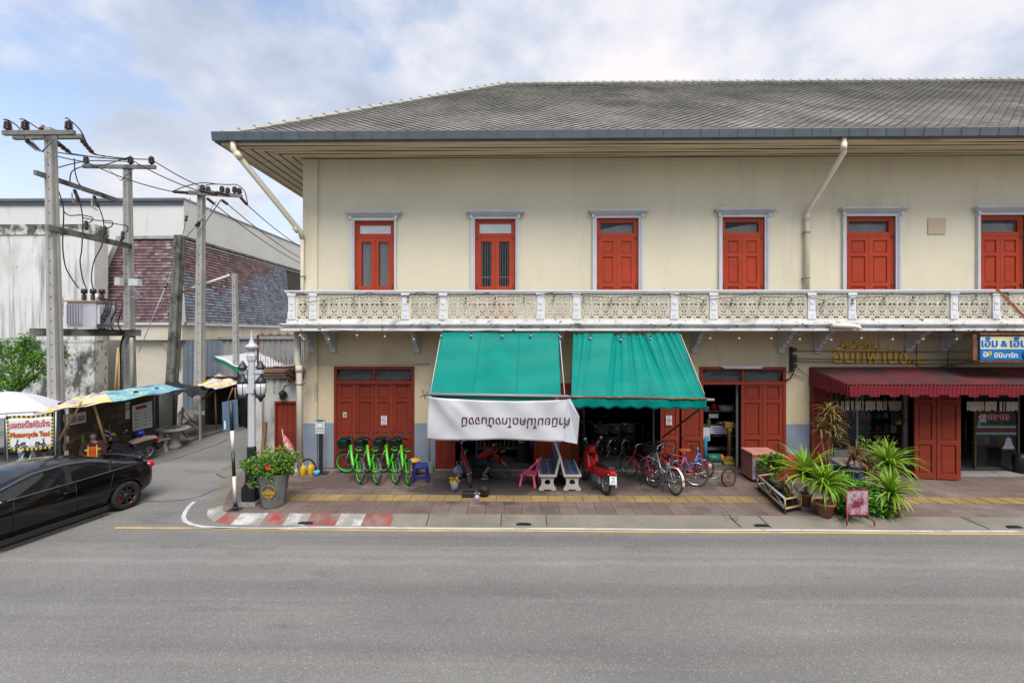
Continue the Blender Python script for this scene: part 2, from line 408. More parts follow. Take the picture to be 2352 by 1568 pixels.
# ---- ground materials with joints laid out in metres
def grid_mat(name, col, sx, sy, off=(0,0), joint=.012, jcol=(.05,.045,.04), var=.22, rough=.8, dirt=(), grain=.1, patt=0.0, spots=()):
    m = pmat(name, col, rough, .16, .9, .25, 60, grain=grain, gscale=90, space='World', dirt=list(dirt))
    n, l = nodes_of(m); bs = n['Principled BSDF']
    src = bs.inputs['Base Color'].links[0].from_socket
    g = n.new('ShaderNodeNewGeometry'); sp = n.new('ShaderNodeSeparateXYZ'); l.new(g.outputs['Position'], sp.inputs[0])
    def math_(op, a, b=None, c=None):
        t = n.new('ShaderNodeMath'); t.operation = op
        for i, x in enumerate((a, b, c)):
            if x is None: continue
            if hasattr(x, 'is_output'): l.new(x, t.inputs[i])
            else: t.inputs[i].default_value = x
        return t.outputs[0]
    u = math_('DIVIDE', math_('ADD', sp.outputs[0], -off[0]), sx); v = math_('DIVIDE', math_('ADD', sp.outputs[1], -off[1]), sy)
    fu, fv = math_('FRACT', u), math_('FRACT', v)
    du = math_('MULTIPLY', math_('MINIMUM', fu, math_('SUBTRACT', 1, fu)), sx)
    dv = math_('MULTIPLY', math_('MINIMUM', fv, math_('SUBTRACT', 1, fv)), sy)
    nz = n.new('ShaderNodeTexNoise'); nz.inputs['Scale'].default_value = 3; l.new(g.outputs['Position'], nz.inputs['Vector'])
    jw = math_('MULTIPLY', nz.outputs['Fac'], joint*2)
    d = math_('MINIMUM', du, dv); jf = math_('LESS_THAN', d, jw)
    cell = n.new('ShaderNodeCombineXYZ'); l.new(math_('FLOOR', u), cell.inputs[0]); l.new(math_('FLOOR', v), cell.inputs[1])
    wn_ = n.new('ShaderNodeTexWhiteNoise'); l.new(cell.outputs[0], wn_.inputs['Vector'])
    sc = n.new('ShaderNodeVectorMath'); sc.operation = 'SCALE'; l.new(src, sc.inputs[0])
    l.new(math_('MULTIPLY_ADD', wn_.outputs['Value'], var*2, 1-var), sc.inputs['Scale'])
    c = sc.outputs[0]
    for (cx, cy, rad, scol) in spots:      # oil and damp stains, each with its own ragged outline
        dd = math_('SQRT', math_('ADD', math_('POWER', math_('MULTIPLY', math_('ADD', sp.outputs[0], -cx), .6), 2), math_('POWER', math_('ADD', sp.outputs[1], -cy), 2)))
        n3 = n.new('ShaderNodeTexNoise'); n3.inputs['Scale'].default_value = 2.2; n3.inputs['Detail'].default_value = 6; l.new(g.outputs['Position'], n3.inputs['Vector'])
        ed = math_('ADD', math_('DIVIDE', dd, rad), math_('MULTIPLY', math_('SUBTRACT', n3.outputs['Fac'], .5), 1.8))
        mk = n.new('ShaderNodeMapRange'); mk.inputs[1].default_value = .75; mk.inputs[2].default_value = 1.05; mk.inputs[3].default_value = .8; mk.inputs[4].default_value = 0; l.new(ed, mk.inputs[0])
        mx = n.new('ShaderNodeMix'); mx.data_type = 'RGBA'; l.new(mk.outputs[0], mx.inputs['Factor']); l.new(c, mx.inputs['A']); mx.inputs['B'].default_value = (*scol, 1); c = mx.outputs['Result']
    if patt:      # the pressed leaf figure in the middle of each tile
        r2 = math_('SQRT', math_('ADD', math_('POWER', math_('SUBTRACT', fu, .5), 2), math_('POWER', math_('SUBTRACT', fv, .5), 2)))
        vz = n.new('ShaderNodeTexVoronoi'); vz.feature = 'DISTANCE_TO_EDGE'; vz.inputs['Scale'].default_value = 11; l.new(g.outputs['Position'], vz.inputs['Vector'])
        pf = math_('MULTIPLY', math_('LESS_THAN', vz.outputs['Distance'], .06), math_('LESS_THAN', r2, .33))
        mx = n.new('ShaderNodeMix'); mx.data_type = 'RGBA'; l.new(math_('MULTIPLY', pf, patt), mx.inputs['Factor']); l.new(c, mx.inputs['A']); mx.inputs['B'].default_value = (*[k*.45 for k in col], 1); c = mx.outputs['Result']
    mx = n.new('ShaderNodeMix'); mx.data_type = 'RGBA'; l.new(math_('MULTIPLY', jf, .8), mx.inputs['Factor']); l.new(c, mx.inputs['A']); mx.inputs['B'].default_value = (*jcol, 1)
    l.new(mx.outputs['Result'], bs.inputs['Base Color'])
    return m
M['paver'] = grid_mat('brown_paving_tile', (.165,.115,.096), .42, .42, (.1, .05), .011, var=.13, patt=.35, spots=((-.9,11.9,1.15,(.035,.03,.028)),(1.9,12.3,.9,(.055,.045,.04)),(-4.9,12.4,.8,(.07,.045,.038)),(4.2,12.5,1.0,(.06,.05,.045))),
    dirt=[((.235,.20,.178), .5, .48, .66, (1,1,1), .7), ((.07,.05,.045), .75, .54, .70, (1,1,1), .7), ((.03,.026,.024), 9, .70, .76, (1,1,1), .6)])
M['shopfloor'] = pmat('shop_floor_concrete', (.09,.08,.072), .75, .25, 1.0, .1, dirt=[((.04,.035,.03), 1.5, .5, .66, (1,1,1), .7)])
M['apron'] = pmat('kerb_concrete', (.205,.182,.145), .9, .18, .9, .35, 60, grain=.16, gscale=60, space='World', dirt=[((.13,.118,.098), .9, .46, .70, (1,1.5,1), .7), ((.06,.055,.05), 7, .66, .74, (1,1,1), .6)])
M['kerbred'] = pmat('worn_red_kerb_paint', (.25,.075,.068), .8, .18, 2, .25, 60, space='World', dirt=[((.40,.03,.04), .8, .56, .60, (1,1,1), .8), ((.20,.175,.15), 2.2, .44, .56, (1,1,1), .8)])
M['kerbwhite'] = pmat('worn_white_kerb_paint', (.50,.49,.46), .8, .1, 2, .25, 60, space='World', dirt=[((.24,.225,.195), 1.8, .42, .54, (1,1,1), .9)])
M['tact'] = pmat('worn_yellow_tactile_tile', (.32,.215,.075), .8, .2, 1.2, .2, 60, space='World', dirt=[((.215,.15,.09), 1.1, .42, .62, (1,1,1), .8), ((.10,.07,.05), 2.8, .62, .74, (1,1,1), .7)])
def asphalt():
    m = pmat('worn_asphalt', (.205,.197,.184), .85, .10, .35, .35, 150, grain=.0, space='World',
             dirt=[((.140,.135,.128), .16, .46, .66, (.5,1.6,1), .7), ((.150,.146,.140), .55, .48, .62, (.06,1.9,1), .6), ((.270,.262,.245), .42, .55, .70, (.05,2.6,1), .65),
                   ((.115,.112,.108), 1.3, .60, .70, (.35,1,1), .6), ((.055,.053,.05), 2.3, .715, .745, (.7,1,1), .75)])
    n, l = nodes_of(m); bs = n['Principled BSDF']
    src = bs.inputs['Base Color'].links[0].from_socket
    g = n.new('ShaderNodeNewGeometry')
    sy = n.new('ShaderNodeSeparateXYZ'); l.new(g.outputs['Position'], sy.inputs[0])
    nb = n.new('ShaderNodeTexNoise'); nb.inputs['Scale'].default_value = .8; nb.inputs['Detail'].default_value = 5; l.new(g.outputs['Position'], nb.inputs['Vector'])
    def mm(op, a, b):
        t = n.new('ShaderNodeMath'); t.operation = op
        for i, x in enumerate((a, b)):
            if hasattr(x, 'is_output'): l.new(x, t.inputs[i])
            else: t.inputs[i].default_value = x
        return t.outputs[0]
    for (yc, wd, gain) in ((8.22,.16,.16),(7.15,.5,-.10),(9.2,.32,-.12),(5.9,.5,-.06)):
        dd = mm('ABSOLUTE', mm('ADD', mm('SUBTRACT', sy.outputs[1], yc), mm('MULTIPLY', mm('SUBTRACT', nb.outputs['Fac'], .5), .35)), 0)
        mk = n.new('ShaderNodeMapRange'); mk.interpolation_type = 'SMOOTHSTEP'; mk.inputs[1].default_value = 0; mk.inputs[2].default_value = wd; mk.inputs[3].default_value = 1+gain; mk.inputs[4].default_value = 1; l.new(dd, mk.inputs[0])
        sc0 = n.new('ShaderNodeVectorMath'); sc0.operation = 'SCALE'; l.new(src, sc0.inputs[0]); l.new(mk.outputs[0], sc0.inputs['Scale']); src = sc0.outputs[0]
    vz = n.new('ShaderNodeTexVoronoi'); vz.inputs['Scale'].default_value = 80; l.new(g.outputs['Position'], vz.inputs['Vector'])
    sp = n.new('ShaderNodeSeparateColor'); l.new(vz.outputs['Color'], sp.inputs[0])
    mr = n.new('ShaderNodeMapRange'); mr.inputs[1].default_value = 0; mr.inputs[2].default_value = 1; mr.inputs[3].default_value = .80; mr.inputs[4].default_value = 1.16
    l.new(sp.outputs[0], mr.inputs[0])
    st = n.new('ShaderNodeMapRange'); st.inputs[1].default_value = .93; st.inputs[2].default_value = .98; st.inputs[3].default_value = 1; st.inputs[4].default_value = 1.7
    l.new(sp.outputs[1], st.inputs[0])
    mu = n.new('ShaderNodeMath'); mu.operation = 'MULTIPLY'; l.new(mr.outputs[0], mu.inputs[0]); l.new(st.outputs[0], mu.inputs[1])
    sc = n.new('ShaderNodeVectorMath'); sc.operation = 'SCALE'; l.new(src, sc.inputs[0]); l.new(mu.outputs[0], sc.inputs['Scale'])
    l.new(sc.outputs[0], bs.inputs['Base Color'])
    return m
M['asphalt'] = asphalt()
M['linew'] = pmat('worn_white_road_paint', (.55,.55,.54), .8, .1, 2, .2, 60, space='World', dirt=[((.22,.215,.21), 4, .54, .66, (1,1,1), .7)])
M['liney'] = pmat('worn_yellow_road_paint', (.56,.38,.10), .8, .1, 2, .2, 60, space='World', dirt=[((.24,.215,.17), 1.6, .50, .66, (.5,1,1), .75)])
# ================================================================= ground
RZ = -0.12
def sheet(name, pts, mat, z=None, kind='structure'):
    b = MB(); b.poly([(p[0], p[1], p[2] if z is None else z) for p in pts])
    return tag(b.build(name, mat), kind=kind)
road = MB(); road.poly([(-260,-60,RZ),(260,-60,RZ),(260,420,RZ),(-260,420,RZ)])
tag(road.build('road', M['asphalt']), kind='structure')

KI, KO = 10.12, 9.76       # inner and outer line of the sloped kerb
inner = [G(*p) for p in ((556,1082),(538,1110),(522,1140),(513,1160),(512,1172),(521,1178))] + [Vector((-6.2,KI,0)), Vector((-5.6,KI,0))]
outer = [G(*p, RZ) for p in ((520,1084),(506,1112),(490,1145),(477,1168),(476,1184),(492,1198))] + [Vector((-6.25,KO+.03,RZ)), Vector((-5.6,KO,RZ))]
red_edges = [-5.6,-5.1,-4.62,-3.95,-3.4,-2.75]
for x in red_edges[1:] + [26.0]:
    inner.append(Vector((x,KI,0))); outer.append(Vector((x,KO,RZ)))
pv = MB()
pv.poly([p for p in inner] + [Vector((26,13.9,0)), Vector((-6.35,13.9,0)), Vector((-6.35,14.3,0)), G(592,1061)])
tag(pv.build('pavement', M['paver']), kind='structure')
kb = MB()
slots = [0,0,2,2,1,2,1,2,1,1,2,1]      # paint by segment: 0 bare, 1 red, 2 white
slots = [0,0,0,2,2,1,1,2,1,1,2,1,2,1]
for i in range(len(inner)-1):
    a, b, c, d = inner[i], inner[i+1], outer[i+1], outer[i]
    k = 0
    if i in (3,4): k = 2
    elif i == 5: k = 1
    elif i == 6: k = 2
    elif i == 7: k = 1
    elif i == 8: k = 2
    elif i in (9,): k = 1
    elif i == 10: k = 2
    elif i == 11: k = 1
    kb.mat(k)
    s = Vector((0,0,.004)); kb.poly([a+s, d, c, b+s])
tag(kb.build('kerb', [M['apron'], M['kerbred'], M['kerbwhite']]), kind='structure')
# joints and drain inlets of the kerb
jb = MB()
for x, sk in ((-1.98,0),(-.37,0),(.62,0),(4.65,.35),(5.3,.3),(9.7,.9)):
    jb.bar((x,KI-.01,.006),(x+sk*.3,KO+.01,RZ+.012), .018, .006)
tag(jb.build('kerb_joints', M['blkink']), kind='structure')
for x in (-4.62+.0, .12, 5.22, 10.55):
    t = thing('drain_inlet', '', 'drain', (x, KO+.06, RZ+.02))
    b = MB(); b.box((-.16,-.03,0),(.16,.10,.016)); b.build('inlet_frame', M['blackm'], t)
    b = MB(); b.box((-.11,-.01,.017),(.11,.06,.022)); b.build('inlet_hole', M['blackP'], t)
    lab = {-4.62:'drain inlet in the red and white painted kerb', .12:'square drain inlet in the bare kerb in front of the two benches',
           5.22:'black grated drain inlet in the kerb left of the bamboo planter', 10.55:'drain inlet in the cracked kerb right of the sword-leaf plants'}[x]
    tag(t, lab, 'drain', 'drain inlets in the kerb')
# tactile strip
tb = MB(); tb.poly([(WX(640,11.3),10.90,.004),(26,10.90,.004),(26,11.32,.004),(WX(640,11.3),11.32,.004)])
x = WX(640,11.3)
while x < 16:
    for k in range(4): tb.box((x+.03,10.935+k*.1,.0045),(x+.39,10.975+k*.1,.012))
    x += .42
tag(tb.build('tactile_paving', M['tact']), kind='structure')
tj = MB(); x = WX(640,11.3)
while x < 16: tj.bar((x,10.9,.0065),(x,11.32,.0065),.012,.002); x += .42
tag(tj.build('tactile_joints', M['blkink']), kind='structure')
# road lines
def ribbon(name, pts, w, mat, z):
    b = MB(); L, Rr = [], []
    for i, p in enumerate(pts):
        t = (Vector(pts[min(i+1,len(pts)-1)]) - Vector(pts[max(i-1,0)])); t.z = 0; t.normalize(); nn = Vector((-t.y, t.x, 0))
        L.append((p[0]+nn.x*w/2, p[1]+nn.y*w/2, z)); Rr.append((p[0]-nn.x*w/2, p[1]-nn.y*w/2, z))
    n = len(pts)
    b.add(L+Rr, [(i, i+1, n+i+1, n+i) for i in range(n-1)])
    return tag(b.build(name, mat), kind='structure')
cr = [G(*p, RZ) for p in ((446,1152),(434,1163),(425,1176),(421,1188),(426,1197),(440,1204),(465,1209),(500,1211.5),(560,1213),(640,1213.5))]
wl_ = [(p.x,p.y,RZ) for p in cr] + [(x, 9.655 + .012*math.sin(x*1.3), RZ) for x in [-4.6+.6*i for i in range(52)]]
ribbon('white_road_line', wl_, .085, M['linew'], RZ+.006)
yl = [(x, 9.54 + .01*math.sin(x*1.1+1) + (.05 if x < -6 else 0), RZ) for x in [-8.6+.7*i for i in range(50)]]
ribbon('yellow_road_line', yl, .075, M['liney'], RZ+.006)
# alley edge: a low concrete verge on its left, patched concrete by the gate
verge = [G(*p, RZ) for p in ((300,1062),(345,1047),(400,1028),(470,1004),(520,990),(590,966),(630,950))]
b = MB(); n = len(verge)
top = [Vector((p.x,p.y,RZ+.09)) for p in verge]; back = [Vector((p.x-6,p.y+1.0,RZ+.10)) for p in verge]
b.add([*verge,*top,*back], [(i,i+1,n+i+1,n+i) for i in range(n-1)] + [(n+i,n+i+1,2*n+i+1,2*n+i) for i in range(n-1)])
M['earth'] = pmat('stained_concrete_verge', (.20,.175,.14), .95, .25, 1.2, .4, 40, grain=.2, gscale=40, space='World', dirt=[((.07,.06,.05), 1.1, .48, .64, (1,1,1), .8)])
tag(b.build('verge', M['earth']), kind='structure')
b = MB(); pts = [G(*p, RZ) for p in ((497,1090),(512,1078),(545,1066),(575,1060),(600,1063),(575,1090),(545,1098),(515,1099))]
b.prism([(p.x,p.y) for p in pts], RZ, RZ+.05, lambda x,y,t: (x,y,t))
tag(b.build('concrete_patch', M['apron']), kind='structure')
b = MB(); pts = [G(*p, RZ) for p in ((420,1004),(470,985),(520,978),(528,985),(480,1000),(440,1010))]
cb = MB()
def crack(pxs, w=.02):
    ps = [G(*p, RZ) for p in pxs]
    for a, c in zip(ps, ps[1:]): cb.bar((a.x,a.y,RZ+.003),(c.x,c.y,RZ+.003), w, .004)
crack([(335,1070),(372,1062),(410,1051),(455,1035),(500,1020),(523,1008)], .03)
crack([(330,1150),(370,1152),(430,1147),(465,1138),(500,1120)], .025)
crack([(520,1000),(560,985),(575,965)], .03)
tag(cb.build('road_cracks', M['blkink']), kind='structure')
# ================================================================= the shophouse
YW, BX0, BX1 = 13.4, -6.32, 24.0
house = thing('shophouse', 'long cream two-storey shophouse with red shutters, white balcony and grey tiled hip roof', 'building', (0,0,0))
def wall_holes(b, x0, x1, z0, z1, holes, Y, depth=.28, sill=True):
    xs = sorted({x0,x1,*[h[0] for h in holes],*[h[1] for h in holes]}); zs = sorted({z0,z1,*[h[2] for h in holes],*[h[3] for h in holes]})
    for i in range(len(xs)-1):
        for j in range(len(zs)-1):
            cx, cz = (xs[i]+xs[i+1])/2, (zs[j]+zs[j+1])/2
            if any(h[0]<cx<h[1] and h[2]<cz<h[3] for h in holes): continue
            b.poly([(xs[i],Y,zs[j]),(xs[i+1],Y,zs[j]),(xs[i+1],Y,zs[j+1]),(xs[i],Y,zs[j+1])])
    for a,c,e,f in holes:
        b.poly([(a,Y,e),(a,Y,f),(a,Y+depth,f),(a,Y+depth,e)]); b.poly([(c,Y,e),(c,Y+depth,e),(c,Y+depth,f),(c,Y,f)])
        b.poly([(a,Y,f),(c,Y,f),(c,Y+depth,f),(a,Y+depth,f)])
        if sill: b.poly([(a,Y,e),(a,Y+depth,e),(c,Y+depth,e),(c,Y,e)])
# ---- upper storey
ZF, ZT = 4.30, 9.17
win_px = [(815,906,506,806,912,797,924,487,0),(1091,1184,503,1082,1193,1072,1204,486,1),(1370,1466,502,1360,1476,1351,1486,485,2),
          (1658,1755,501,1649,1765,1639,1778,483.5,3),(1942,2055,500,1932,2066,1924,2079,482,4),(2249,2352,498,2240,2362,2231,2374,481,5)]
uh = [(WX(w[0],YW), WX(w[1],YW), 4.34, WZ(w[2],YW)) for w in win_px]
uh.append((WX(2545,YW), WX(2650,YW), 4.34, WZ(497,YW)))
b = MB(); wall_holes(b, BX0, BX1, ZF, ZT, uh, YW)
b.poly([(BX0,YW,0),(BX0,YW,ZT),(BX0,25.0,ZT),(BX0,25.0,0)]); b.poly([(BX1,YW,0),(BX1,25,0),(BX1,25,ZT),(BX1,YW,ZT)]); b.poly([(BX0,25,0),(BX0,25,ZT),(BX1,25,ZT),(BX1,25,0)])
wall_u = b.build('upper_wall', M['cream'], house)
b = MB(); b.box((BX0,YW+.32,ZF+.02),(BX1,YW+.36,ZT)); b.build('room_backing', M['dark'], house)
b = MB()
b.box((BX0-.03,YW-.07,ZF),(WX(731,YW),YW-.001,ZT-.02)); b.box((BX0-.10,YW-.12,ZT-.12),(WX(735,YW),YW-.0005,ZT-.021)); b.build('corner_pilaster', M['cream'], house)
b = MB(); b.box((WX(735,YW)+.004,YW-.06,ZT-.10),(BX1,YW-.001,ZT-.004)); b.box((WX(735,YW)+.004,YW-.03,ZT-.20),(BX1,YW-.0015,ZT-.1005)); b.build('wall_cornice', M['cream'], house)

def shutter(b, x0, x1, z0, z1, Y, rails, st=.10, t=.045):
    """one leaf: stiles, rails at the given heights, panels sunk between them; front at Y-t"""
    b.box((x0,Y-t,z0),(x0+st,Y,z1)); b.box((x1-st,Y-t,z0),(x1,Y,z1))
    for a, c in rails: b.box((x0+st,Y-t,a),(x1-st,Y,c))
    for (a0,a1),(b0,b1) in zip(rails, rails[1:]):
        b.box((x0+st,Y-t*.35,a1),(x1-st,Y,b0)); b.box((x0+st+.035,Y-t*.62,a1+.035),(x1-st-.035,Y-t*.35-.0005,b0-.035))
for (x0,x1,zb,zt), w in zip(uh, win_px + [(2545,2650,497,2536,2660,2527,2670,480,6)]):
    fr = MB(); y0 = YW+.03
    zs = zt - .38*(zt-zb)/3.3          # under the transom light
    fr.box((x0+.001,y0,zb),(x0+.075,y0+.12,zt-.001)); fr.box((x1-.075,y0,zb),(x1-.001,y0+.12,zt-.001))
    zl = WZ(544,YW); zm = WZ(539,YW)
    fr.box((x0+.075,y0,zt-.075),(x1-.075,y0+.12,zt-.001)); fr.box((x0+.075,y0,zl),(x1-.075,y0+.12,zm))
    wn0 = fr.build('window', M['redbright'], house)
    tr = MB(); tr.box((x0+.0755,y0+.02,zm+.0005),(x0+.125,y0+.1,zt-.0755)); tr.box((x1-.125,y0+.02,zm+.0005),(x1-.0755,y0+.1,zt-.0755))
    tr.box((x0+.125,y0+.02,zt-.12),(x1-.125,y0+.1,zt-.0755)); tr.box((x0+.125,y0+.02,zm+.0005),(x1-.125,y0+.1,zm+.05)); tr.build('transom_frame', M['redbright'], wn0)
    k = w[8]
    p = MB(); p.box((x0+.126,y0+.05,zm+.051),(x1-.126,y0+.056,zt-.121)); p.build('transom_pane', M['frost'] if k < 2 else M['glass'], wn0)
    if k >= 2:
        c = MB(); zz = zm+.06
        c.grid(lambda u,v: (x0+.13+u*(x1-x0-.26), y0+.13+.02*math.sin(u*9), zz + v*(.12+.14*min(1,u*1.3)) if k in (2,3) else zz+v*.26), 16, 4); c.build('transom_curtain', M['curtain'] if k > 3 else M['paper'], wn0)
    xm = (x0+x1)/2
    for a, c, side in ((x0+.078, xm-.003, 0), (xm+.003, x1-.078, 1)):
        s = MB()
        if k < 2:
            shutter_r = [(zb, 4.0+(768-657)/78.0), (zl-.13, zl-.004)]
            t = .045; Y = y0+.05
            s.box((a,Y-t,zb),(a+.11,Y,zl-.004)); s.box((c-.11,Y-t,zb),(c,Y,zl-.004))
            for r0, r1 in shutter_r: s.box((a+.11,Y-t,r0),(c-.11,Y,r1))
            sh = s.build('shutter', M['redbright'], wn0)
            g = MB(); g.box((a+.111,Y-.02,shutter_r[0][1]+.001),(c-.111,Y-.014,shutter_r[1][0]-.001)); g.build('pane', M['glass'], wn0)
            if k == 0:
                cu = MB(); cu.grid(lambda u,v: (a+.11+u*(c-a-.22), Y+.03+.02*math.cos(u*6.28*3.5), zb+v*(zl-zb-.1)), 40, 2); cu.build('curtain', M['curtain'], wn0)
            else:
                gr = MB()
                for i in range(4):
                    xx = a+.13+(c-a-.26)*(i+.15)/3.4; gr.bar((xx,Y+.03,zb),(xx,Y+.03,zl-.1),.014,.014)
                gr.bar((a+.1,Y+.03,5.7),(c-.1,Y+.03,5.7),.014,.03); gr.build('window_bars', M['greytrim'], wn0)
        else:
            rails = [(zb, zb+.12), (4.0+(768-657)/78.0-.02, 4.0+(768-650)/78.0), (4.0+(768-590)/78.0, 4.0+(768-582.5)/78.0+.01), (zl-.125, zl-.004)]
            shutter(s, a, c, zb, zl-.004, y0+.05, rails, .115)
            s.build('shutter', M['redbright'], wn0)
    hg = MB()
    for zz in (5.0+.45, 6.85):
        for xx in (x0+.06, x1-.06): hg.tube([(xx,y0-.012,zz-.06),(xx,y0-.012,zz+.06)],.014,6)
    hg.build('hinge', M['rust'], wn0)
    so = MB(); ax0, ax1 = WX(w[3],YW), WX(w[4],YW); zc = WZ(w[7]+10,YW)
    for (p0,p1) in ((ax0,x0),(x1,ax1)):
        so.box((p0,YW-.05,4.34),(p1,YW+.028,zc)); q = p0 if p0 == ax0 else p1-.06
        so.box((q,YW-.09,4.34),(q+.06,YW-.0505,zc-.002)); so.box(((p0+p1)/2-.02,YW-.075,4.34),((p0+p1)/2+.02,YW-.0506,zc-.003))
    so.box((x0,YW-.05,zt),(x1,YW+.028,zc)); so.build('surround', M['greytrim'], wn0)
    co = MB(); cx0, cx1 = WX(w[5],YW), WX(w[6],YW); h = .13
    for i,(e,o,z0,z1) in enumerate(((.09,.10,0,.035),(.05,.14,.035,.075),(.0,.19,.075,.115),(-.005,.205,.115,.135))):
        co.box((cx0+e,YW-o,zc+.0005+z0),(cx1-e,YW-.0005,zc+z1))
    for xx in (ax0-.02, ax1-.04): co.box((xx,YW-.13,zc-.10),(xx+.06,YW-.091,zc)); 
    co.build('cornice', M['greytrim'], wn0)

# ---- roof
EO, ZE = 1.52, 9.26
e0x, e0y = BX0-EO, YW-EO
RUN, RISE = 7.29, 5.27
yr, zr = e0y+RUN, ZE+RISE
apx = e0x+RUN
b = MB()      # plain planes under the tiles
A, Bp, C_, D_ = (e0x,e0y,ZE-.05),(BX1,e0y,ZE-.05),(BX1,yr,zr-.05),(apx,yr,zr-.05)
b.poly([A,Bp,C_,D_]); b.poly([A,D_,(e0x,yr+RUN,ZE-.05)]); b.poly([(e0x,yr+RUN,ZE-.05),D_,C_,(BX1,yr+RUN,ZE-.05)])
roof = b.build('roof', M['soffdark'], house)
tl = MB()
def lay(o, ux, uv, width, length, keep, tw=.27, th=.28):
    """kite tiles: each lies a little proud at its lower tip; rows half a tile apart"""
    o, ux, uv = Vector(o), Vector(ux).normalized(), Vector(uv).normalized(); nn = ux.cross(uv).normalized()
    rows = int(length/(th/2))
    for j in range(0, rows+1):
        v = j*th/2; sh = (j%2)*tw/2
        for i in range(int(width/tw)+2):
            u = i*tw + sh
            if not keep(u, v): continue
            q = o+ux*u+uv*v; jz = random.uniform(0,.003); g = .014
            T = [q-uv*th*.45+nn*(.024+jz), q+ux*(tw/2-g)+nn*(.014+jz), q+uv*th*.52+nn*.001, q-ux*(tw/2-g)+nn*(.014+jz)]
            e = nn*.026
            tl.k = 0; tl.add(T, [(0,1,2,3)]); tl.k = 1; tl.add([T[3]-e,T[0]-e,T[1]-e,T[3],T[0],T[1]], [(0,1,4,3),(1,2,5,4)])
SL = math.hypot(RUN, RISE)
lay((e0x,e0y,ZE-.02), (1,0,0), (0,RUN,RISE), 32.0, SL, lambda u,v: u > v*RUN/SL-.05 and v < SL+.02)
tl.build('roof_tiles', [M['tile'], M['tiledge']], house)
rc = MB()      # hip and ridge caps, overlapping
def caps(a, c, n):
    a, c = Vector(a), Vector(c); d = (c-a).normalized(); s = d.cross(Vector((0,0,1))).normalized(); up = s.cross(d)
    L = (c-a).length/n
    for i in range(n):
        p = a+d*L*i; q = p+d*L*1.12
        r0, r1 = .135, .115
        vs = []
        for pt, r, lift in ((p,r0,.022),(q,r1,.0)):
            for an in (-.3, 0, .25, .5, .75, 1, 1.3):
                t = math.pi*an; vs.append(pt + s*r*math.cos(t) + up*(r*math.sin(t)*.85+lift-.01))
        rc.add(vs, [(k,k+1,k+8,k+7) for k in range(6)] + [(6,5,4,3,2,1,0)], False)
caps((e0x+.05,e0y+.05,ZE+.0), (apx,yr,zr+.0), 27)
caps((apx,yr,zr), (BX1,yr,zr), 66)
rc.build('ridge_cap', M['ridge'], house)
# gutter, fascia, soffit
gt = MB()
prof = [(0,0),(-.17,0),(-.20,.20),(-.185,.22),(-.02,.22),(0,.2)]
gx0 = e0x-.02
gt.prism(prof, gx0-.1, BX1, lambda x,y,t: (t, e0y+x, 9.045+y))
gt.prism(prof, YW-EO-.02, 25+EO, lambda x,y,t: (gx0+x+.05, t, 9.045+y-.001))
x = gx0+.3
while x < BX1: gt.prism([(-.160,-.006),(-.182,-.006),(-.213,.203),(-.19,.203)], x, x+.022, lambda u,y,t: (t, e0y+u, 9.045+y)); x += .47
gut = gt.build('gutter', M['gutter'], house)
sf = MB()
n = 6; zo, zi = 9.03, 9.20
sf.mat(0)
for i in range(n):            # front boards, then side boards, with open joints
    f0, f1 = i/n, (i+1)/n-.03
    a, c = EO*(1-f0)-.02, EO*(1-f1)-.02
    z0, z1 = zo+(zi-zo)*f0, zo+(zi-zo)*f1
    zs = .004*(i%2)
    wob = lambda x, k: z0 + .008*math.sin(x*.6+i*2.1)
    xs = [BX0-a] + [BX0+j*1.5 for j in range(1,21)]
    for p, q in zip(xs, xs[1:]):
        pp = p if p != BX0-a else BX0-a
        pi_ = BX0-c if p == BX0-a else p
        sf.poly([(pp,YW-a,wob(p,0)),(pi_,YW-c,z1+.008*math.sin(p*.6+i*2.1)),(q,YW-c,z1+.008*math.sin(q*.6+i*2.1)),(q,YW-a,wob(q,0))])
    sf.poly([(BX0-a,YW-a,z0),(BX0-a,25,z0),(BX0-c,25,z1),(BX0-c,YW-c,z1)])
sf.mat(1); sf.poly([(BX0-EO,YW-EO,zo+.03),(BX1,YW-EO,zo+.03),(BX1,YW,zi+.06),(BX0,YW,zi+.06)]); sf.poly([(BX0-EO,YW-EO,zo+.03),(BX0,YW,zi+.06),(BX0,25,zi+.06),(BX0-EO,25,zo+.03)])
sf.mat(0); sf.box((BX0-EO+.02,YW-EO+.004,8.985),(BX1,YW-EO+.03,9.06)); sf.box((BX0-EO+.005,YW-EO+.031,8.985),(BX0-EO+.03,25,9.06))
sf.build('soffit', [M['soffit'], M['soffdark']], house)
# downpipes
def pipe(name, pts, r, clamps=(), joints=()):
    b = MB(); b.tube(pts, r, 12)
    for p, d in joints:
        p, d = Vector(p), Vector(d).normalized(); b.tube([p-d*.09,p+d*.09], r*1.14, 12)
    o = b.build(name, M['pvc'], house)
    if clamps:
        for p in clamps:
            c = MB(); c.lathe([(r*1.18,-.02),(r*1.18,.02)], p, 12); c.box((p[0]-r*1.5,p[1],p[2]-.012),(p[0]+r*1.5,p[1]+r+.03,p[2]+.012))
            c.build('pipe_clamp', M['steel'], o)
    return o
r0 = .078; xg = WX(537,11.8)
pipe('downpipe', [(xg-.02,e0y-.06,9.05),(xg-.02,e0y-.06,8.85),(xg+.03,e0y-.02,8.76),(BX0-.02,YW-.24,6.98),(BX0+.0,YW-.17,6.82)], r0,
     [], [((xg+.07,e0y,8.71),(BX0-xg,1.4,-1.9)),((BX0-.1,YW-.30,7.05),(BX0-xg,1.4,-1.9))])
pipe('downpipe', [(BX0+.0,YW-.17,6.86),(BX0+.0,YW-.17,5.6),(BX0+.0,YW-.17,4.32)], .05, [(BX0+.0,YW-.17,5.7)])
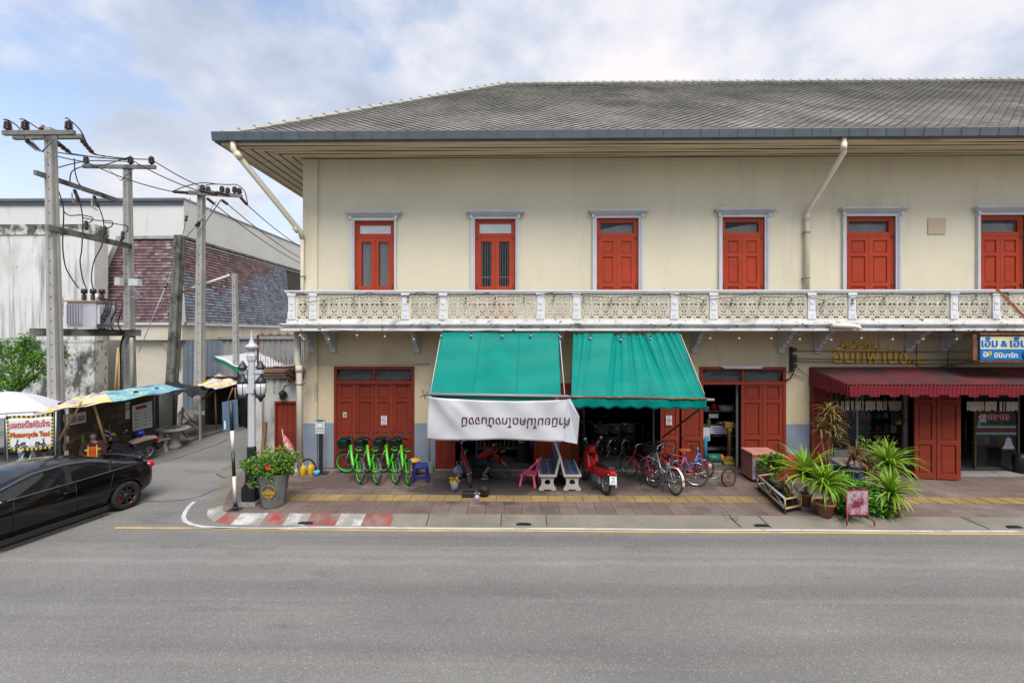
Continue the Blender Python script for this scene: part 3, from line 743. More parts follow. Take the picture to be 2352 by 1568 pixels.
pipe('downpipe', [(WX(1939,11.8),e0y-.06,9.05),(WX(1939,11.8),e0y-.06,8.8),(WX(1936,11.9),e0y-.02,8.70),(WX(1856,13.3),YW-.15,7.62),(WX(1853,13.3),YW-.12,7.45),(WX(1853,13.3),YW-.12,4.35)], .066,
     [(WX(1853,13.3),YW-.12,6.95),(WX(1853,13.3),YW-.12,5.65)], [((WX(1853,13.3),YW-.12,7.38),(0,0,1)),((WX(1939,11.8),e0y-.06,8.83),(0,0,1))])
xl = WX(689,12.9)
pipe('downpipe', [(xl-.07,12.85,4.08),(xl-.05,12.85,3.2),(xl,12.85,3.05),(xl+.02,12.85,.25)], .085, [(xl+.01,12.85,2.6)], [((xl,12.85,3.02),(0,0,1))])
pipe('downpipe', [(xl+.12,13.1,4.05),(xl+.12,13.1,3.2)], .05)
pipe('waste_pipe', [(WX(1908,12.2),12.18,4.235),(WX(1958,12.2),12.16,4.22),(WX(1968,12.2),12.14,4.2),(WX(1970,12.2),12.14,4.12)], .062)

# ---- balcony
YB = 12.4
b = MB(); bx0 = BX0-.02
b.box((bx0,YB-.02,4.16),(BX1,YW-.001,4.31))
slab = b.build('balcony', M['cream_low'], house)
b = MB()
for o, z0, z1 in ((.16,4.262,4.30),(.12,4.215,4.2615),(.06,4.165,4.2145)):
    b.box((bx0-o,YB-.02-o,z0),(BX1,YB-.021,z1)); b.box((bx0-o,YB-.0205,z0),(bx0-.0005,YW,z1))
b.box((bx0-.13,YB-.15,4.10),(BX1,YB-.03,4.1645)); b.box((bx0-.13,YB-.029,4.10),(bx0-.02,YW,4.1645))
b.build('slab_cornice', M['mossy'], slab)
b = MB(); b.box((bx0-.01,YB-.02,4.3105),(BX1,YB+.16,4.42)); b.box((bx0-.01,YB+.1605,4.3105),(bx0+.15,YW-.002,4.42)); b.build('plinth', M['mossy'], slab)
b = MB(); b.box((bx0-.03,YB-.035,5.12),(BX1,YB+.15,5.165)); b.box((bx0-.05,YB-.055,5.1655),(BX1,YB+.17,5.205)); b.box((bx0-.05,YB+.1705,5.13),(bx0+.15,YW-.01,5.2)); b.build('handrail', M['white'], slab)
post_px = [671,720,931.6,1018,1241,1324,1548,1638,1863,1956,2190,2287,2520,2620]
pxs = []
def balcony_post(x):
    p = MB(); w = .095
    p.box((x-w,YB-.03,4.4205),(x+w,YB+.13,5.1195)); p.box((x-w-.02,YB-.05,5.05),(x+w+.02,YB-.0305,5.119)); p.box((x-w-.012,YB-.042,4.4205),(x+w+.012,YB-.0305,4.60))
    p.box((x-w+.02,YB-.037,4.99),(x+w-.02,YB-.0305,5.03)); p.box((x-w+.03,YB-.04,4.66),(x+w-.03,YB-.0305,4.98))
    p.lathe([(.02,0),(.04,.003),(.045,.012),(.04,.012)], (x,YB-.04,4.86), 12, Matrix.Rotation(R(90),3,'X'))
    for a in range(6): p.ball((x+.035*math.cos(a*1.047),YB-.043,4.51+.035*math.sin(a*1.047)),(.017,.008,.017),6,4)
    return p.build('balcony_post', M['white'], slab)
for q in post_px:
    x = WX(q, YB); pxs.append(x); balcony_post(x)
# the pierced cast tile: solid wherever it lies near one of the scrolls, with real thickness
def strokes():
    S = []
    def ci(cx, cz, r, t, n=14, fl=1.0): S.append(([(cx+r*math.cos(6.2832*i/n),cz+r*fl*math.sin(6.2832*i/n)) for i in range(n+1)], t))
    def sp(cx, cz, r, a0, turns, sx, t): S.append(([(cx+sx*r*(1-.55*i/9)*math.cos(a0+turns*6.2832*i/9), cz+r*(1-.55*i/9)*math.sin(a0+turns*6.2832*i/9)) for i in range(10)], t))
    ci(0,.30,.036,.012)
    for i in range(6): ci(.070*math.cos(i*1.0472+.5236),.30+.070*math.sin(i*1.0472+.5236),.025,.0095,10)
    for sx in (-1,1):
        S.append(([(sx*.02,.70),(sx*.055,.64),(sx*.035,.58),(sx*.055,.52),(sx*.10,.45),(sx*.125,.36),(sx*.12,.27),(sx*.09,.20),(sx*.05,.16),(sx*.02,.13)], .0155))
        for q in ((.078,.585,.042,3.6,.9),(.095,.655,.034,.3,.9),(.10,.10,.036,1.2,.9),(.042,.055,.032,2.4,-.9),(.045,.45,.034,2.0,.9),(.105,.175,.030,0,.9),(.10,.52,.028,1.0,.9)): sp(sx*q[0],q[1],q[2],q[3],q[4],sx,.0105)
        S.append(([(sx*.137,.70),(sx*.137,0)], .0085)); S.append(([(0,0),(sx*.06,.012),(sx*.137,.003)], .012)); S.append(([(0,.698),(sx*.06,.688),(sx*.137,.698)], .012))
        S.append(([(sx*.125,.36),(sx*.137,.40),(sx*.10,.45)], .010)); S.append(([(sx*.05,.16),(sx*.085,.14),(sx*.137,.14)], .010))
    ci(0,.62,.024,.011,10); ci(0,.54,.018,.010,10,1.5); ci(0,.135,.020,.010,10); S.append(([(0,.385),(0,.50)], .012)); S.append(([(0,.0),(0,.11)], .010))
    return S
def raster(nx=24, nz=62):
    S = strokes(); solid = [[False]*nz for _ in range(nx)]
    for ix in range(nx):
        for iz in range(nz):
            x, z = -.135+.27*(ix+.5)/nx, .70*(iz+.5)/nz
            for pts, t in S:
                for (xa,za),(xb,zb) in zip(pts, pts[1:]):
                    dx, dz = xb-xa, zb-za; L2 = dx*dx+dz*dz; f = max(0,min(1,((x-xa)*dx+(z-za)*dz)/L2)) if L2 else 0
                    if (x-xa-dx*f)**2+(z-za-dz*f)**2 < t*t*1.75: solid[ix][iz] = True; break
                if solid[ix][iz]: break
    b = MB(); px = lambda i: -.135+.27*i/nx; pz = lambda k: .70*k/nz; D = .10
    for ix in range(nx):
        for iz in range(nz):
            if not solid[ix][iz]: continue
            a, c, e, f = px(ix), px(ix+1), pz(iz), pz(iz+1)
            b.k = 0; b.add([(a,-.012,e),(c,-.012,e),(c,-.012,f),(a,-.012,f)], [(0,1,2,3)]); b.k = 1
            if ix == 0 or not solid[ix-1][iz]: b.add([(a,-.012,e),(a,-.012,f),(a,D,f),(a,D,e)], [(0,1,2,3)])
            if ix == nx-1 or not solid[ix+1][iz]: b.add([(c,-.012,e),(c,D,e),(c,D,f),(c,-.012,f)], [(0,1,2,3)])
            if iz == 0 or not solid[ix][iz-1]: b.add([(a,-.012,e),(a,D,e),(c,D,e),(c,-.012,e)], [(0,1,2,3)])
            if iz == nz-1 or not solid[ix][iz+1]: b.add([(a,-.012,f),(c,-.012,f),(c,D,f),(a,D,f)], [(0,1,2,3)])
    print('lattice fill', sum(map(sum,solid))/(nx*nz))
    return b
lt = raster(); ltub = MB()
for pts, t in strokes(): ltub.tube([(x,-.012,z) for x,z in pts], t*.62, 4)
def lattice(x0, x1):
    n = max(1, round((x1-x0)/.272)); w = (x1-x0)/n; k = w/.27
    p = MB()
    for i in range(n):
        cx = x0+w*(i+.5); o_ = len(p.m); p.add([(cx+vx*k, YB+.02+vy, 4.4205+vz*.998) for vx,vy,vz in lt.v], lt.f); p.m[o_:] = lt.m; p.add([(cx+vx*k, YB+.02+vy, 4.4205+vz*.998) for vx,vy,vz in ltub.v], ltub.f, True)
    p.build('lattice_panel', [M['latt'], M['lattshade']], slab)
for a, c in zip(pxs, pxs[1:]): 
    fr = MB(); lattice(a+.15, c-.15)
    fr.box((a+.0955,YB+.02,4.4205),(a+.149,YB+.10,5.1195)); fr.build('panel_jamb', M['cream'], slab); fr = MB(); fr.box((c-.149,YB+.02,4.4205),(c-.0955,YB+.10,5.1195)); fr.build('panel_jamb', M['cream'], slab)
# side return
p = MB()
for i in range(3):
    p.add([(bx0+.06+vy, YB+.22+.25*(i+.5)+vx*.92, 4.4205+vz*.998) for vx,vy,vz in lt.v], lt.f)
p.build('lattice_panel', [M['latt'], M['lattshade']], slab)

# ---- brackets under the slab
def bracket(x, yw=YW):
    p = MB(); prof = [(0,4.10),(-.72,4.10),(-.72,4.03),(-.62,4.02),(-.52,3.95),(-.50,3.86),(-.40,3.83),(-.36,3.74),(-.24,3.70),(-.2,3.62),(-.06,3.60),(-.03,3.52),(0,3.50)]
    p.prism(prof, x-.055, x+.055, lambda a,z,t: (t, yw+a-.001, z)); p.prism([(-.001,4.095),(-.10,4.095),(-.10,3.47),(-.001,3.42)], x-.085, x+.085, lambda a,z,t: (t, yw+a-.0015, z))
    p.build('bracket', M['greytrim'], house)
for q in (709,757,953,1290,1602,1806,1890,2104,2187): bracket(WX(q,13.1))

# ---- ground storey
def X(q): return WX(q, YW)
zd = WZ(841.5,YW); ztr = WZ(876,YW)
gh = [(X(768),X(952),.06,zd),(X(1000),X(1270),.06,zd),(X(1313),X(1583),.06,zd),(X(1606),X(1804),.06,zd),(X(1860),X(2440),.06,zd)]
b = MB(); zdado = 1.385
wall_holes(b, BX0, BX1, zdado, ZF, [(h[0],h[1],zdado,h[3]) for h in gh], YW, sill=False)
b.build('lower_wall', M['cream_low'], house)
b = MB(); b.box((BX0-.003,YW-.07,zdado),(X(731),YW-.001,4.1)); b.build('lower_pilaster', M['corner'], house)
b = MB()
xs = [BX0] + [v for h in gh for v in (h[0],h[1])] + [BX1]
for i in range(2,len(xs),2): d_ = MB(); d_.box((xs[i]-.001,YW-.012,-.01),(xs[i+1]+.001,YW+.28,zdado)); d_.build('dado', M['bluegrey'], house)
b.box((xs[0]-.001,YW-.012,-.01),(xs[1]+.001,YW+.28,zdado))
b.box((BX0-.004,YW-.085,-.01),(X(731),YW-.0125,zdado)); b.build('dado', M['bluegrey'], house)
# rooms behind the openings
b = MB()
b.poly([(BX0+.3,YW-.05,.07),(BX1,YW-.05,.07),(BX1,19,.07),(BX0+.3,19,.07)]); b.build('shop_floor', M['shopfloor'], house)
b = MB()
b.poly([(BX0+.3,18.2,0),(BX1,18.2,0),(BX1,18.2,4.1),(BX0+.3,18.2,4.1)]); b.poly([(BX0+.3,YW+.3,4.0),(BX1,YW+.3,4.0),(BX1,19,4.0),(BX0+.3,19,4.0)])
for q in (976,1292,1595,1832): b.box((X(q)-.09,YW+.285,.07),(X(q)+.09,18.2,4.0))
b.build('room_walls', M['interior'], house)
b = MB(); b.box((BX0+.2,YW-.03,-.01),(BX1,YW-.0125,.065)); b.build('door_sill', M['conc'], house)

LR = [(.06,.20),(.98,1.10),(2.02,2.13),(2.48,2.605)]     # rails of a ground-floor leaf
def leaf(parent, x0, x1, Y, label=None, rz=0, z0=0.06, z1=2.60, mat=None, t=.05):
    h = z1-z0; rails = [(z0+h*a,z0+h*c) for a,c in ((0,.055),(.345,.395),(.765,.805),(.955,1))]
    s = MB(); w = abs(x1-x0); shutter(s, 0, w, z0, z1, 0, rails, min(.10,w*.2), t)
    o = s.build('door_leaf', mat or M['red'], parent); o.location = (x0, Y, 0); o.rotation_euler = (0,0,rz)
    return o
def door_frame(h, mull=True):
    f = MB(); x0,x1,z0,z1 = h; y = YW-.04
    f.box((x0+.001,y,z0),(x0+.085,YW+.15,z1-.001)); f.box((x1-.085,y,z0),(x1-.001,YW+.15,z1-.001)); f.box((x0+.0855,y,z1-.085),(x1-.0855,YW+.15,z1-.001)); f.box((x0+.0855,y,ztr-.075),(x1-.0855,YW+.15,ztr+.02))
    if mull: f.box(((x0+x1)/2-.03,y+.01,ztr+.0205),((x0+x1)/2+.03,YW+.12,z1-.0855))
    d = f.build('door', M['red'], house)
    g = MB(); g.box((x0+.086,YW+.05,ztr+.021),(x1-.086,YW+.055,z1-.086)); g.build('transom_pane', M['glass'], d)
    c = MB(); 
    for i in range(7):
        xx = x0+.12+i*(x1-x0-.24)/7; c.box((xx,YW+.16,ztr+.03),(xx+(x1-x0)/8,YW+.2,ztr+.12+.16*random.random()))
    c.build('transom_clutter', M['conc'], d)
    m = MB()
    n = int((x1-x0-.18)/.05)
    for i in range(n):
        xx = x0+.09+i*.05
        m.bar((xx,YW+.03,ztr+.021),(xx+.17 if xx+.17 < x1-.09 else x1-.09,YW+.03,z1-.087),.004,.004); m.bar((xx+.05,YW+.03,z1-.087),(max(x0+.09,xx-.12),YW+.03,ztr+.021),.004,.004)
    m.build('transom_mesh', M['steel'], d)
    return d
d1 = door_frame(gh[0])
w4 = (gh[0][1]-gh[0][0]-.172)/4
for i in range(4): leaf(d1, gh[0][0]+.086+w4*i+.004, gh[0][0]+.086+w4*(i+1)-.004, YW+.05)
dA = door_frame(gh[1]); leaf(dA, X(1003), X(1046), YW+.02); leaf(dA, X(1226), X(1264), YW-.0); leaf(dA, WX(1287,13.1), WX(1330,13.1), 13.12, z0=.08)
dB = door_frame(gh[2]); leaf(dB, WX(1516,13.25), WX(1559,13.25), 13.25, z0=.08)
b = MB(); b.bar((X(1506),YW+.2,.07),(X(1506),YW+.2,2.6),.05,.05); b.bar((X(1700),YW+.2,.07),(X(1700),YW+.2,2.6),.05,.05); b.build('folding_gate', M['greyP'], dB)
dC = door_frame(gh[3]); leaf(dC, WX(1565,13.15), WX(1615,13.15), 13.18, z0=.08); leaf(dC, X(1702), X(1751), YW+.03); leaf(dC, X(1752), X(1797), YW+.03)
dD = door_frame(gh[4], False)
leaf(dD, WX(1863,13.3), WX(1912,13.3), 13.32, z1=2.7)
leaf(dD, WX(2100,12.75), WX(2149,12.7), 12.78, rz=R(-6), z0=.03, z1=2.75); leaf(dD, WX(2152,12.7), WX(2211,12.55), 12.74, rz=R(-12), z0=.03, z1=2.75)
leaf(dD, WX(2075,13.35), WX(2100,13.35), 13.6, z1=2.75)
# ================================================================= buildings across the alley
M['stain'] = pmat('white_wall_with_black_streaks', (.68,.67,.63), .9, .08, .6, .15, 40, dirt=[((.34,.33,.30), .8, .50, .68, (1,1,.4), .6), ((.10,.10,.09), 1.6, .49, .68, (1.8,1,.11), .8), ((.03,.03,.028), 5, .62, .70, (1,1,.35), .8)])
M['stainlow'] = pmat('mouldy_wall_base', (.60,.59,.54), .9, .12, 1, .2, 40, dirt=[((.05,.05,.045), 1.1, .44, .56, (1,1,.7), .92), ((.02,.02,.018), 6, .56, .64, (1,1,.6), .9)])
M['hall'] = pmat('off_white_hall_wall', (.66,.65,.61), .9, .06, .5, .1, 30, dirt=[((.40,.39,.36), 1.2, .58, .70, (1.4,1,.25), .5), ((.12,.12,.11), 3.2, .68, .74, (1.4,1,.15), .7)])
M['creamL'] = pmat('cream_annex_wall', (.70,.64,.50), .9, .08, 1, .1, 30, dirt=[((.40,.36,.28), 1.5, .58, .72, (1,1,.4), .5)])
M['tpurple'] = pmat('purple_brown_roof_tile', (.155,.092,.094), .6, .22, .8, .1, 60, space='World', island=.42, dirt=[((.25,.125,.10), 9, .62, .70, (1,1,1), .7), ((.035,.022,.018), .8, .54, .64, (1,1,1), .8)])
M['tblue'] = pmat('slate_blue_roof_tile', (.15,.163,.20), .55, .2, .8, .1, 60, space='World', island=.38, dirt=[((.24,.20,.20), 9, .64, .70, (1,1,1), .5), ((.05,.05,.06), 1.0, .54, .68, (1,1,1), .6)])
M['tlight'] = pmat('pale_replaced_roof_tile', (.23,.18,.18), .6, .2, 3, space='World', island=.3)
M['corr'] = pmat('grey_corrugated_sheet', (.36,.37,.375), .5, .1, 1.5, metal=.2, dirt=[((.22,.21,.20), 1.4, .55, .7, (1,1,.3), .5)])
hall = thing('hall_building', 'large plain white hall with a grey coping strip behind the tiled mansard roof', 'building', (-19.3,26,0))
def L(o, p): return (p[0]-o.location.x, p[1]-o.location.y, p[2]-o.location.z)
b = MB(); b.box((-26,0,0),(0,60,11.8)); b.build('hall_wall', M['hall'], hall)
b = MB(); b.box((-26,-.10,11.50),(.0,-.002,11.74)); b.box((-26,-.16,11.66),(.04,-.101,11.80)); b.build('coping', M['gutter'], hall)
b = MB(); b.box((-26.1,-.06,11.801),(.05,60,11.88)); b.build('parapet_top', M['conc'], hall)

sw = thing('stained_wall_building', 'white rendered building with black mould streaks running down its side', 'building', (-20.75,22,0))
zt_ = WZ(512,22)
b = MB(); b.box((-24,0,3.7),(0,.75,zt_-.5)); b.build('rendered_wall', M['stain'], sw)
b = MB(); b.box((-24,-.02,0),(0,.74,3.6995)); b.build('wall_base', M['stainlow'], sw)
b = MB(); b.box((-24,-.05,zt_-.499),(.05,.75,zt_)); b.build('wall_coping', M['stainlow'], sw)
b = MB(); b.box((-24,-.04,3.62),(.02,-.021,3.74)); b.build('string_course', M['stainlow'], sw)

ms = thing('mansard_building', 'low cream building with a steep purple and slate blue tiled mansard roof', 'building', (-17.0,22.8,0))
tz0, tz1 = 4.70, 9.06
b = MB(); b.box((-3.1,.35,0),(-.25,30,3.95)); b.build('lower_wall', M['creamL'], ms)
b = MB(); b.box((-4.2,.03,3.72),(-.03,30,4.62)); b.build('fascia', M['creamL'], ms)
b = MB(); b.poly([(-5.2,.02,4.6),(0,.02,4.6),(-.9,.88,tz1-.05),(-4.0,.88,tz1-.05)]); b.poly([(0,.02,4.6),(0,30,4.6),(-.9,30,tz1-.05),(-.9,.88,tz1-.05)]); b.poly([(-5.2,.02,4.6),(-4.0,.88,tz1-.05),(-4.0,30,tz1-.05),(-5.2,30,4.6)])
b.poly([(-4.0,.88,tz1-.05),(-.9,.88,tz1-.05),(-.9,30,tz1-.05),(-4.0,30,tz1-.05)])
mr_ = b.build('mansard_roof', M['soffdark'], ms)
def rect_tiles(name, o, ux, uv, wf, length, pick, tw=.24, th=.17):
    tb_ = MB(); o, ux, uv = Vector(o), Vector(ux).normalized(), Vector(uv).normalized(); nn = ux.cross(uv).normalized()
    for j in range(int(length/th)):
        v = j*th; u0, u1 = wf(v/length); i = 0; u = u0 - (j%2)*tw/2
        while u < u1:
            a, c = max(u,u0), min(u+tw-.006,u1)
            if c-a > .02:
                q = o+uv*v; tb_.k = pick((a+c)/2, v/length); jz = random.uniform(0,.012)
                lift = .04+jz
                tb_.add([q+ux*a+nn*lift, q+ux*c+nn*lift, q+ux*c+uv*th*1.1+nn*.004, q+ux*a+uv*th*1.1+nn*.004, q+ux*a+nn*.0-uv*.0, q+ux*c], [(0,1,2,3),(4,5,1,0)])
            u += tw
    tb_.build(name, [M['tpurple'], M['tblue'], M['tlight']], ms)
sl = math.hypot(.86, tz1-tz0)
rect_tiles('front_tiles', (-5.2,0,tz0-.08), (1,0,0), (0,.86,tz1-tz0), lambda f: (1.2*f, 5.2-.9*f), sl,
           lambda u, f: 2 if (random.random() < .05 or (u > 4.3-.9*f and random.random() < .35)) else 0)
def pickr(u, f):
    n = math.sin(u*1.7)*.09+math.sin(u*.6+f*5)*.08+random.uniform(-.10,.10)
    if random.random() < .04: return 2
    return 0 if f > .52 - (.0 if u < 5 else (u-5)*-.06) + n and u < 9.5+n*8 + (f-.5)*4 else 1
rect_tiles('side_tiles', (0,0,tz0-.08), (0,1,0), (-.9,0,tz1-tz0), lambda f: (.86*f, 11.0+1.0*f), sl, pickr, tw=.27)
b = MB()
b.bar((.0,.0,tz0-.1),(-.93,.86,tz1+.05),.28,.16); b.bar((-5.2,-.02,tz0-.5),(-4.0,.86,tz1+.02),.30,.2); b.bar((-4.05,.84,tz1+.02),(-.9,.84,tz1+.02),.2,.16)
b.build('hip_band', M['polec'], ms)
b = MB(); b.bar((-.95,1,tz1+.12),(-.95,16,tz1+.12),.3,.14); b.build('roof_edge', M['polem'], ms)
b = MB(); b.box((-.02,.2,tz0-.22),(.10,30,tz0-.09)); b.box((-5.2,-.08,tz0-.22),(.10,.02,tz0-.091)); b.build('eave_trim', M['hall'], ms)
b = MB(); b.prism([(0,3.72),(-.95,3.72),(-.06,2.3),(0,2.3)], -1.15, -1.0, lambda x,z,t: (x-.3,t+1.3,z)); b.build('wall_bracket', pmat('tan_bracket', (.40,.31,.20), .8, .1), ms)

# grey sheet fence at the end of the alley, dark sheet door beside it
def corrugated(b, p0, p1, z0, z1, pitch=.24, amp=.035):
    p0, p1 = Vector(p0), Vector(p1); d = p1-p0; Ln = d.length; d.normalize(); nn = Vector((d.y,-d.x,0)); n = int(Ln/pitch)
    vs, k = [], 0
    for i in range(n):
        for f, h in ((0,0),(.5,0),(.58,1),(.92,1)):
            p = p0+d*pitch*(i+f)+nn*amp*h; vs += [(p.x,p.y,z0),(p.x,p.y,z1)]; k += 1
    b.add(vs, [(2*i,2*i+2,2*i+3,2*i+1) for i in range(k-1)])
fe = thing('sheet_metal_fence', 'tall grey corrugated metal fence closing the end of the alley', 'fence', (-14,26,0))
b = MB(); corrugated(b, (-4.6,-.6,0), (8,2.2,0), RZ, 3.75, .30, .05); b.build('fence_sheet', M['corr'], fe)
b = MB(); b.bar((-4.7,-.7,3.8),(8,2.15,3.8),.14,.14); b.bar((-4.7,-.62,3.8),(-4.7,-.62,0),.14,.14); b.build('fence_rail', M['corr'], fe)
sd = tag(None or (lambda bb: bb.build('sheet_metal_gate', pmat('blue_grey_sheet', (.17,.20,.24), .5, .12, 2)))( (lambda bb: (corrugated(bb, (-17.15,23.05,0), (-15.4,23.6,0), RZ, 3.7, .22, .03), bb)[1])(MB()) ),
         'dark blue-grey corrugated sheet gate between the concrete poles', 'gate')

# ---------------------------------------------------------------- poles
def shaft(b, x, y, z0, z1, w0, w1, lean=(0,0)):
    N = 12
    for i in range(1):
        vs = []
        for z, w in ((z0,w0),(z1,w1)):
            f = (z-z0)/(z1-z0); cx, cy = x+lean[0]*f, y+lean[1]*f
            # an I-like section: grooves on two faces
            for sx, sy in ((-1,-1),(-.35,-1),(-.28,-.8),(.28,-.8),(.35,-1),(1,-1),(1,-.35),(.8,-.28),(.8,.28),(1,.35),(1,1),(-1,1)):
                vs.append((cx+sx*w/2, cy+sy*w/2, z))
        n = 12
        b.add(vs, [tuple(reversed(range(n))), tuple(range(n,2*n))] + [(k,(k+1)%n,n+(k+1)%n,n+k) for k in range(n)])
def holes(b, z0, z1, w0, w1, lean):
    z = z0+.4
    while z < z1-.2:
        f = (z-z0)/(z1-z0); w = w0+(w1-w0)*f; b.cbox((lean[0]*f, lean[1]*f-w*.4-.004, z), (.035,.012,.035)); z += .42
def pin_insulator(parent, x, y, z, h=.34, r=.12, tilt=None):
    prof = [(.05,0),(.055,.05)]
    for i in range(5):
        a = .05+i*(h-.09)/5; prof += [(r*.5,a+.005),(r*(1-.03*i),a+.012),(r*.95*(1-.03*i),a+.03),(r*.5,a+.042)]
    prof += [(r*.45,h-.02),(r*.3,h)]
    b = MB(); b.lathe(prof, (x,y,z), 12, tilt); return b.build('insulator', M['porc'], parent)
def strain_string(parent, a, c, n=4, r=.085):
    a, c = Vector(a), Vector(c); q = Vector((0,0,1)).rotation_difference(c-a).to_matrix(); Ls = (c-a).length
    prof = [(.015,0)]
    for i in range(n):
        z = Ls*(.08+.84*i/n); d = Ls*.84/n
        prof += [(.03,z),(r,z+.25*d),(r*.95,z+.4*d),(.045,z+.5*d),(.045,z+.95*d)]
    prof += [(.015,Ls)]
    b = MB(); b.lathe(prof, a, 10, q); return b.build('strain_insulator', M['porc'], parent)

P1, P2, P3 = Vector((-16.22,15.8,RZ)), Vector((-16.62,19.3,RZ)), Vector((-13.8,19.5,RZ))
def pole(loc, z1, w0, w1, lean, label, mat=None):
    t = thing('utility_pole', label, 'utility pole', loc, 0, 'concrete poles along the alley')
    b = MB(); shaft(b, 0, 0, 0, z1-loc.z, w0, w1, lean); b.mat(1); holes(b, 0, z1-loc.z, w0, w1, lean); b.build('pole_shaft', [mat or M['polec'], M['blackP']], t)
    return t
p1 = pole(P1, 11.25, .34, .23, (-.25,0), 'thick concrete pole carrying the transformer, nearest to the white umbrella')
p2 = pole(P2, 11.25, .32, .22, (-.15,0), 'second concrete pole of the transformer frame with a single crossarm and meter boxes')
p3 = pole(P3, 10.35, .32, .22, (.1,0), 'concrete pole with six insulators on its doubled crossarm')
M['armc'] = pmat('dark_weathered_arm', (.20,.195,.17), .9, .25, 3, .2, 40, dirt=[((.06,.06,.05), 3, .5, .66, (1,1,1), .7)])
def arm(t, a, c, w=.12, h=.15): b = MB(); b.bar(L(t,a), L(t,c), w, h); return b.build('crossarm', M['armc'], t)
def brace(t, *segs):
    for a, c in segs: b = MB(); b.bar(L(t,a), L(t,c), .05, .012); b.build('brace', M['galv'], t)
Y1 = 15.55
a0, a1 = W(8,306,Y1), W(171,305,Y1); arm(p1, a0, a1)
c0, c1 = W(32,316,16.02), W(190,314,16.02); arm(p1, c0, c1)
brace(p1, (W(68,318,15.5),W(97,348,15.5)), (W(126,318,15.5),W(97,348,15.5)), (W(60,325,16.1),W(90,348,16.1)))
for q in (18,58,158): pin_insulator(p1, *L(p1,W(q,301,Y1)), .36)
st1 = [(W(60,322,15.95),W(90,346,17.0)),(W(121,322,15.95),W(164,353,17.2)),(W(186,320,15.95),W(216,355,17.2))]
for a, c in st1: strain_string(p1, L(p1,a), L(p1,c))
b = MB(); b.lathe([(.10,0),(.11,.05),(.05,.09),(.06,.13),(.03,.16)], L(p1,W(99,298,15.8)), 8); b.build('pole_cap', M['rust'], p1)
def beam(za, zb, w, h, e0, e1):
    d = (P2-P1); d.z = 0; d.normalize(); a, c = P1-d*e0, P2+d*e1; off = Vector((.30,0,0))
    b = MB(); b.bar(L(p1,(a.x+.02,a.y,za)), L(p1,(c.x+.06,c.y,zb)), w, h); b.build('frame_beam', M['polem'], p1)
    return Vector((a.x,a.y,za)), Vector((c.x,c.y,zb))
b = MB(); b.bar(L(p1,W(80,396,15.3)), L(p1,W(272,461,19.0)), .10, .16); b.build('frame_beam', M['polem'], p1)
b = MB(); b.bar(L(p1,W(109,522,15.5)), L(p1,W(300,566,19.2)), .12, .2); b.build('frame_beam', M['polem'], p1)
b = MB(); b.bar(L(p1,W(73,763,15.45)), L(p1,W(320,764,18.9)), .22, .27); b.build('frame_beam', M['polem'], p1); b = MB(); b.bar(L(p1,W(76,763,16.05)), L(p1,W(318,764,19.5)), .22, .27); b.build('frame_beam', M['polem'], p1)
# fuses and arresters hanging on the beams
fz = []
for q, y, Y in ((129,432,16.1),(177,449,17.0),(222,463,17.9)):
    a, c = W(q-6,y-13,Y), W(q+4,y+12,Y); fz.append(W(q+4,y+18,Y))
    b = MB(); b.tube([L(p1,a),L(p1,c)], .05, 8)
    for i in range(5): f = i/5+.1; p = Vector(L(p1,a)).lerp(Vector(L(p1,c)), f); b.ball(p,(.075,.075,.03),8,4)
    fu = b.build('fuse_cutout', M['porc'], p1)
    b = MB(); b.tube([L(p1,W(q-12,y-6,Y)),L(p1,W(q-10,y+14,Y)),L(p1,W(q+2,y+20,Y))], .022, 6); b.bar(L(p1,W(q-2,y-22,Y)),L(p1,W(q+10,y-12,Y)),.03,.03); b.build('fuse_tube', M['galv'], fu)
ar = []
for q, y, Y in ((198,523,16.8),(241,534,17.7),(282,545,18.6)):
    p = Vector(L(p1,W(q,y+2,Y))); pin_insulator(p1, p.x, p.y, p.z-.05, .36, .085); ar.append(W(q,y-16,Y))
# second pole
b0, b1 = W(191,382,19.2), W(357,384,19.2); arm(p2, b0, b1); brace(p2, (W(248,386,19.1),W(278,415,19.1)), (W(308,386,19.1),W(278,415,19.1)))
for q in (198,300,348): pin_insulator(p2, *L(p2,W(q,378,19.2)), .36)
for q0, q1, y0, y1, mt in ((265,277,637,655,'hall'),(297,318,640,656,'greytrim')):
    b = MB(); a, c = W(q0,y1,18.9), W(q1,y0,18.9); b.box(L(p2,(a.x,18.85,a.z)), L(p2,(c.x,19.08,c.z))); b.build('meter_box', M[mt], p2)
b = MB(); b.bar(L(p2,W(300,682,18.9)), L(p2,W(380,686,19.3)), .05,.05); b.bar(L(p2,W(300,655,18.9)), L(p2,W(326,683,18.9)), .03,.03); b.build('side_bracket', M['galv'], p2)
b = MB(); b.tube([L(p2,W(296,757,19.0)),L(p2,W(250,761,18.6))], .045, 8); b.tube([L(p2,W(302,775,18.95)),L(p2,W(303,900,18.95))], .06, 8); b.build('cable_pipe', M['pvc'], p2)
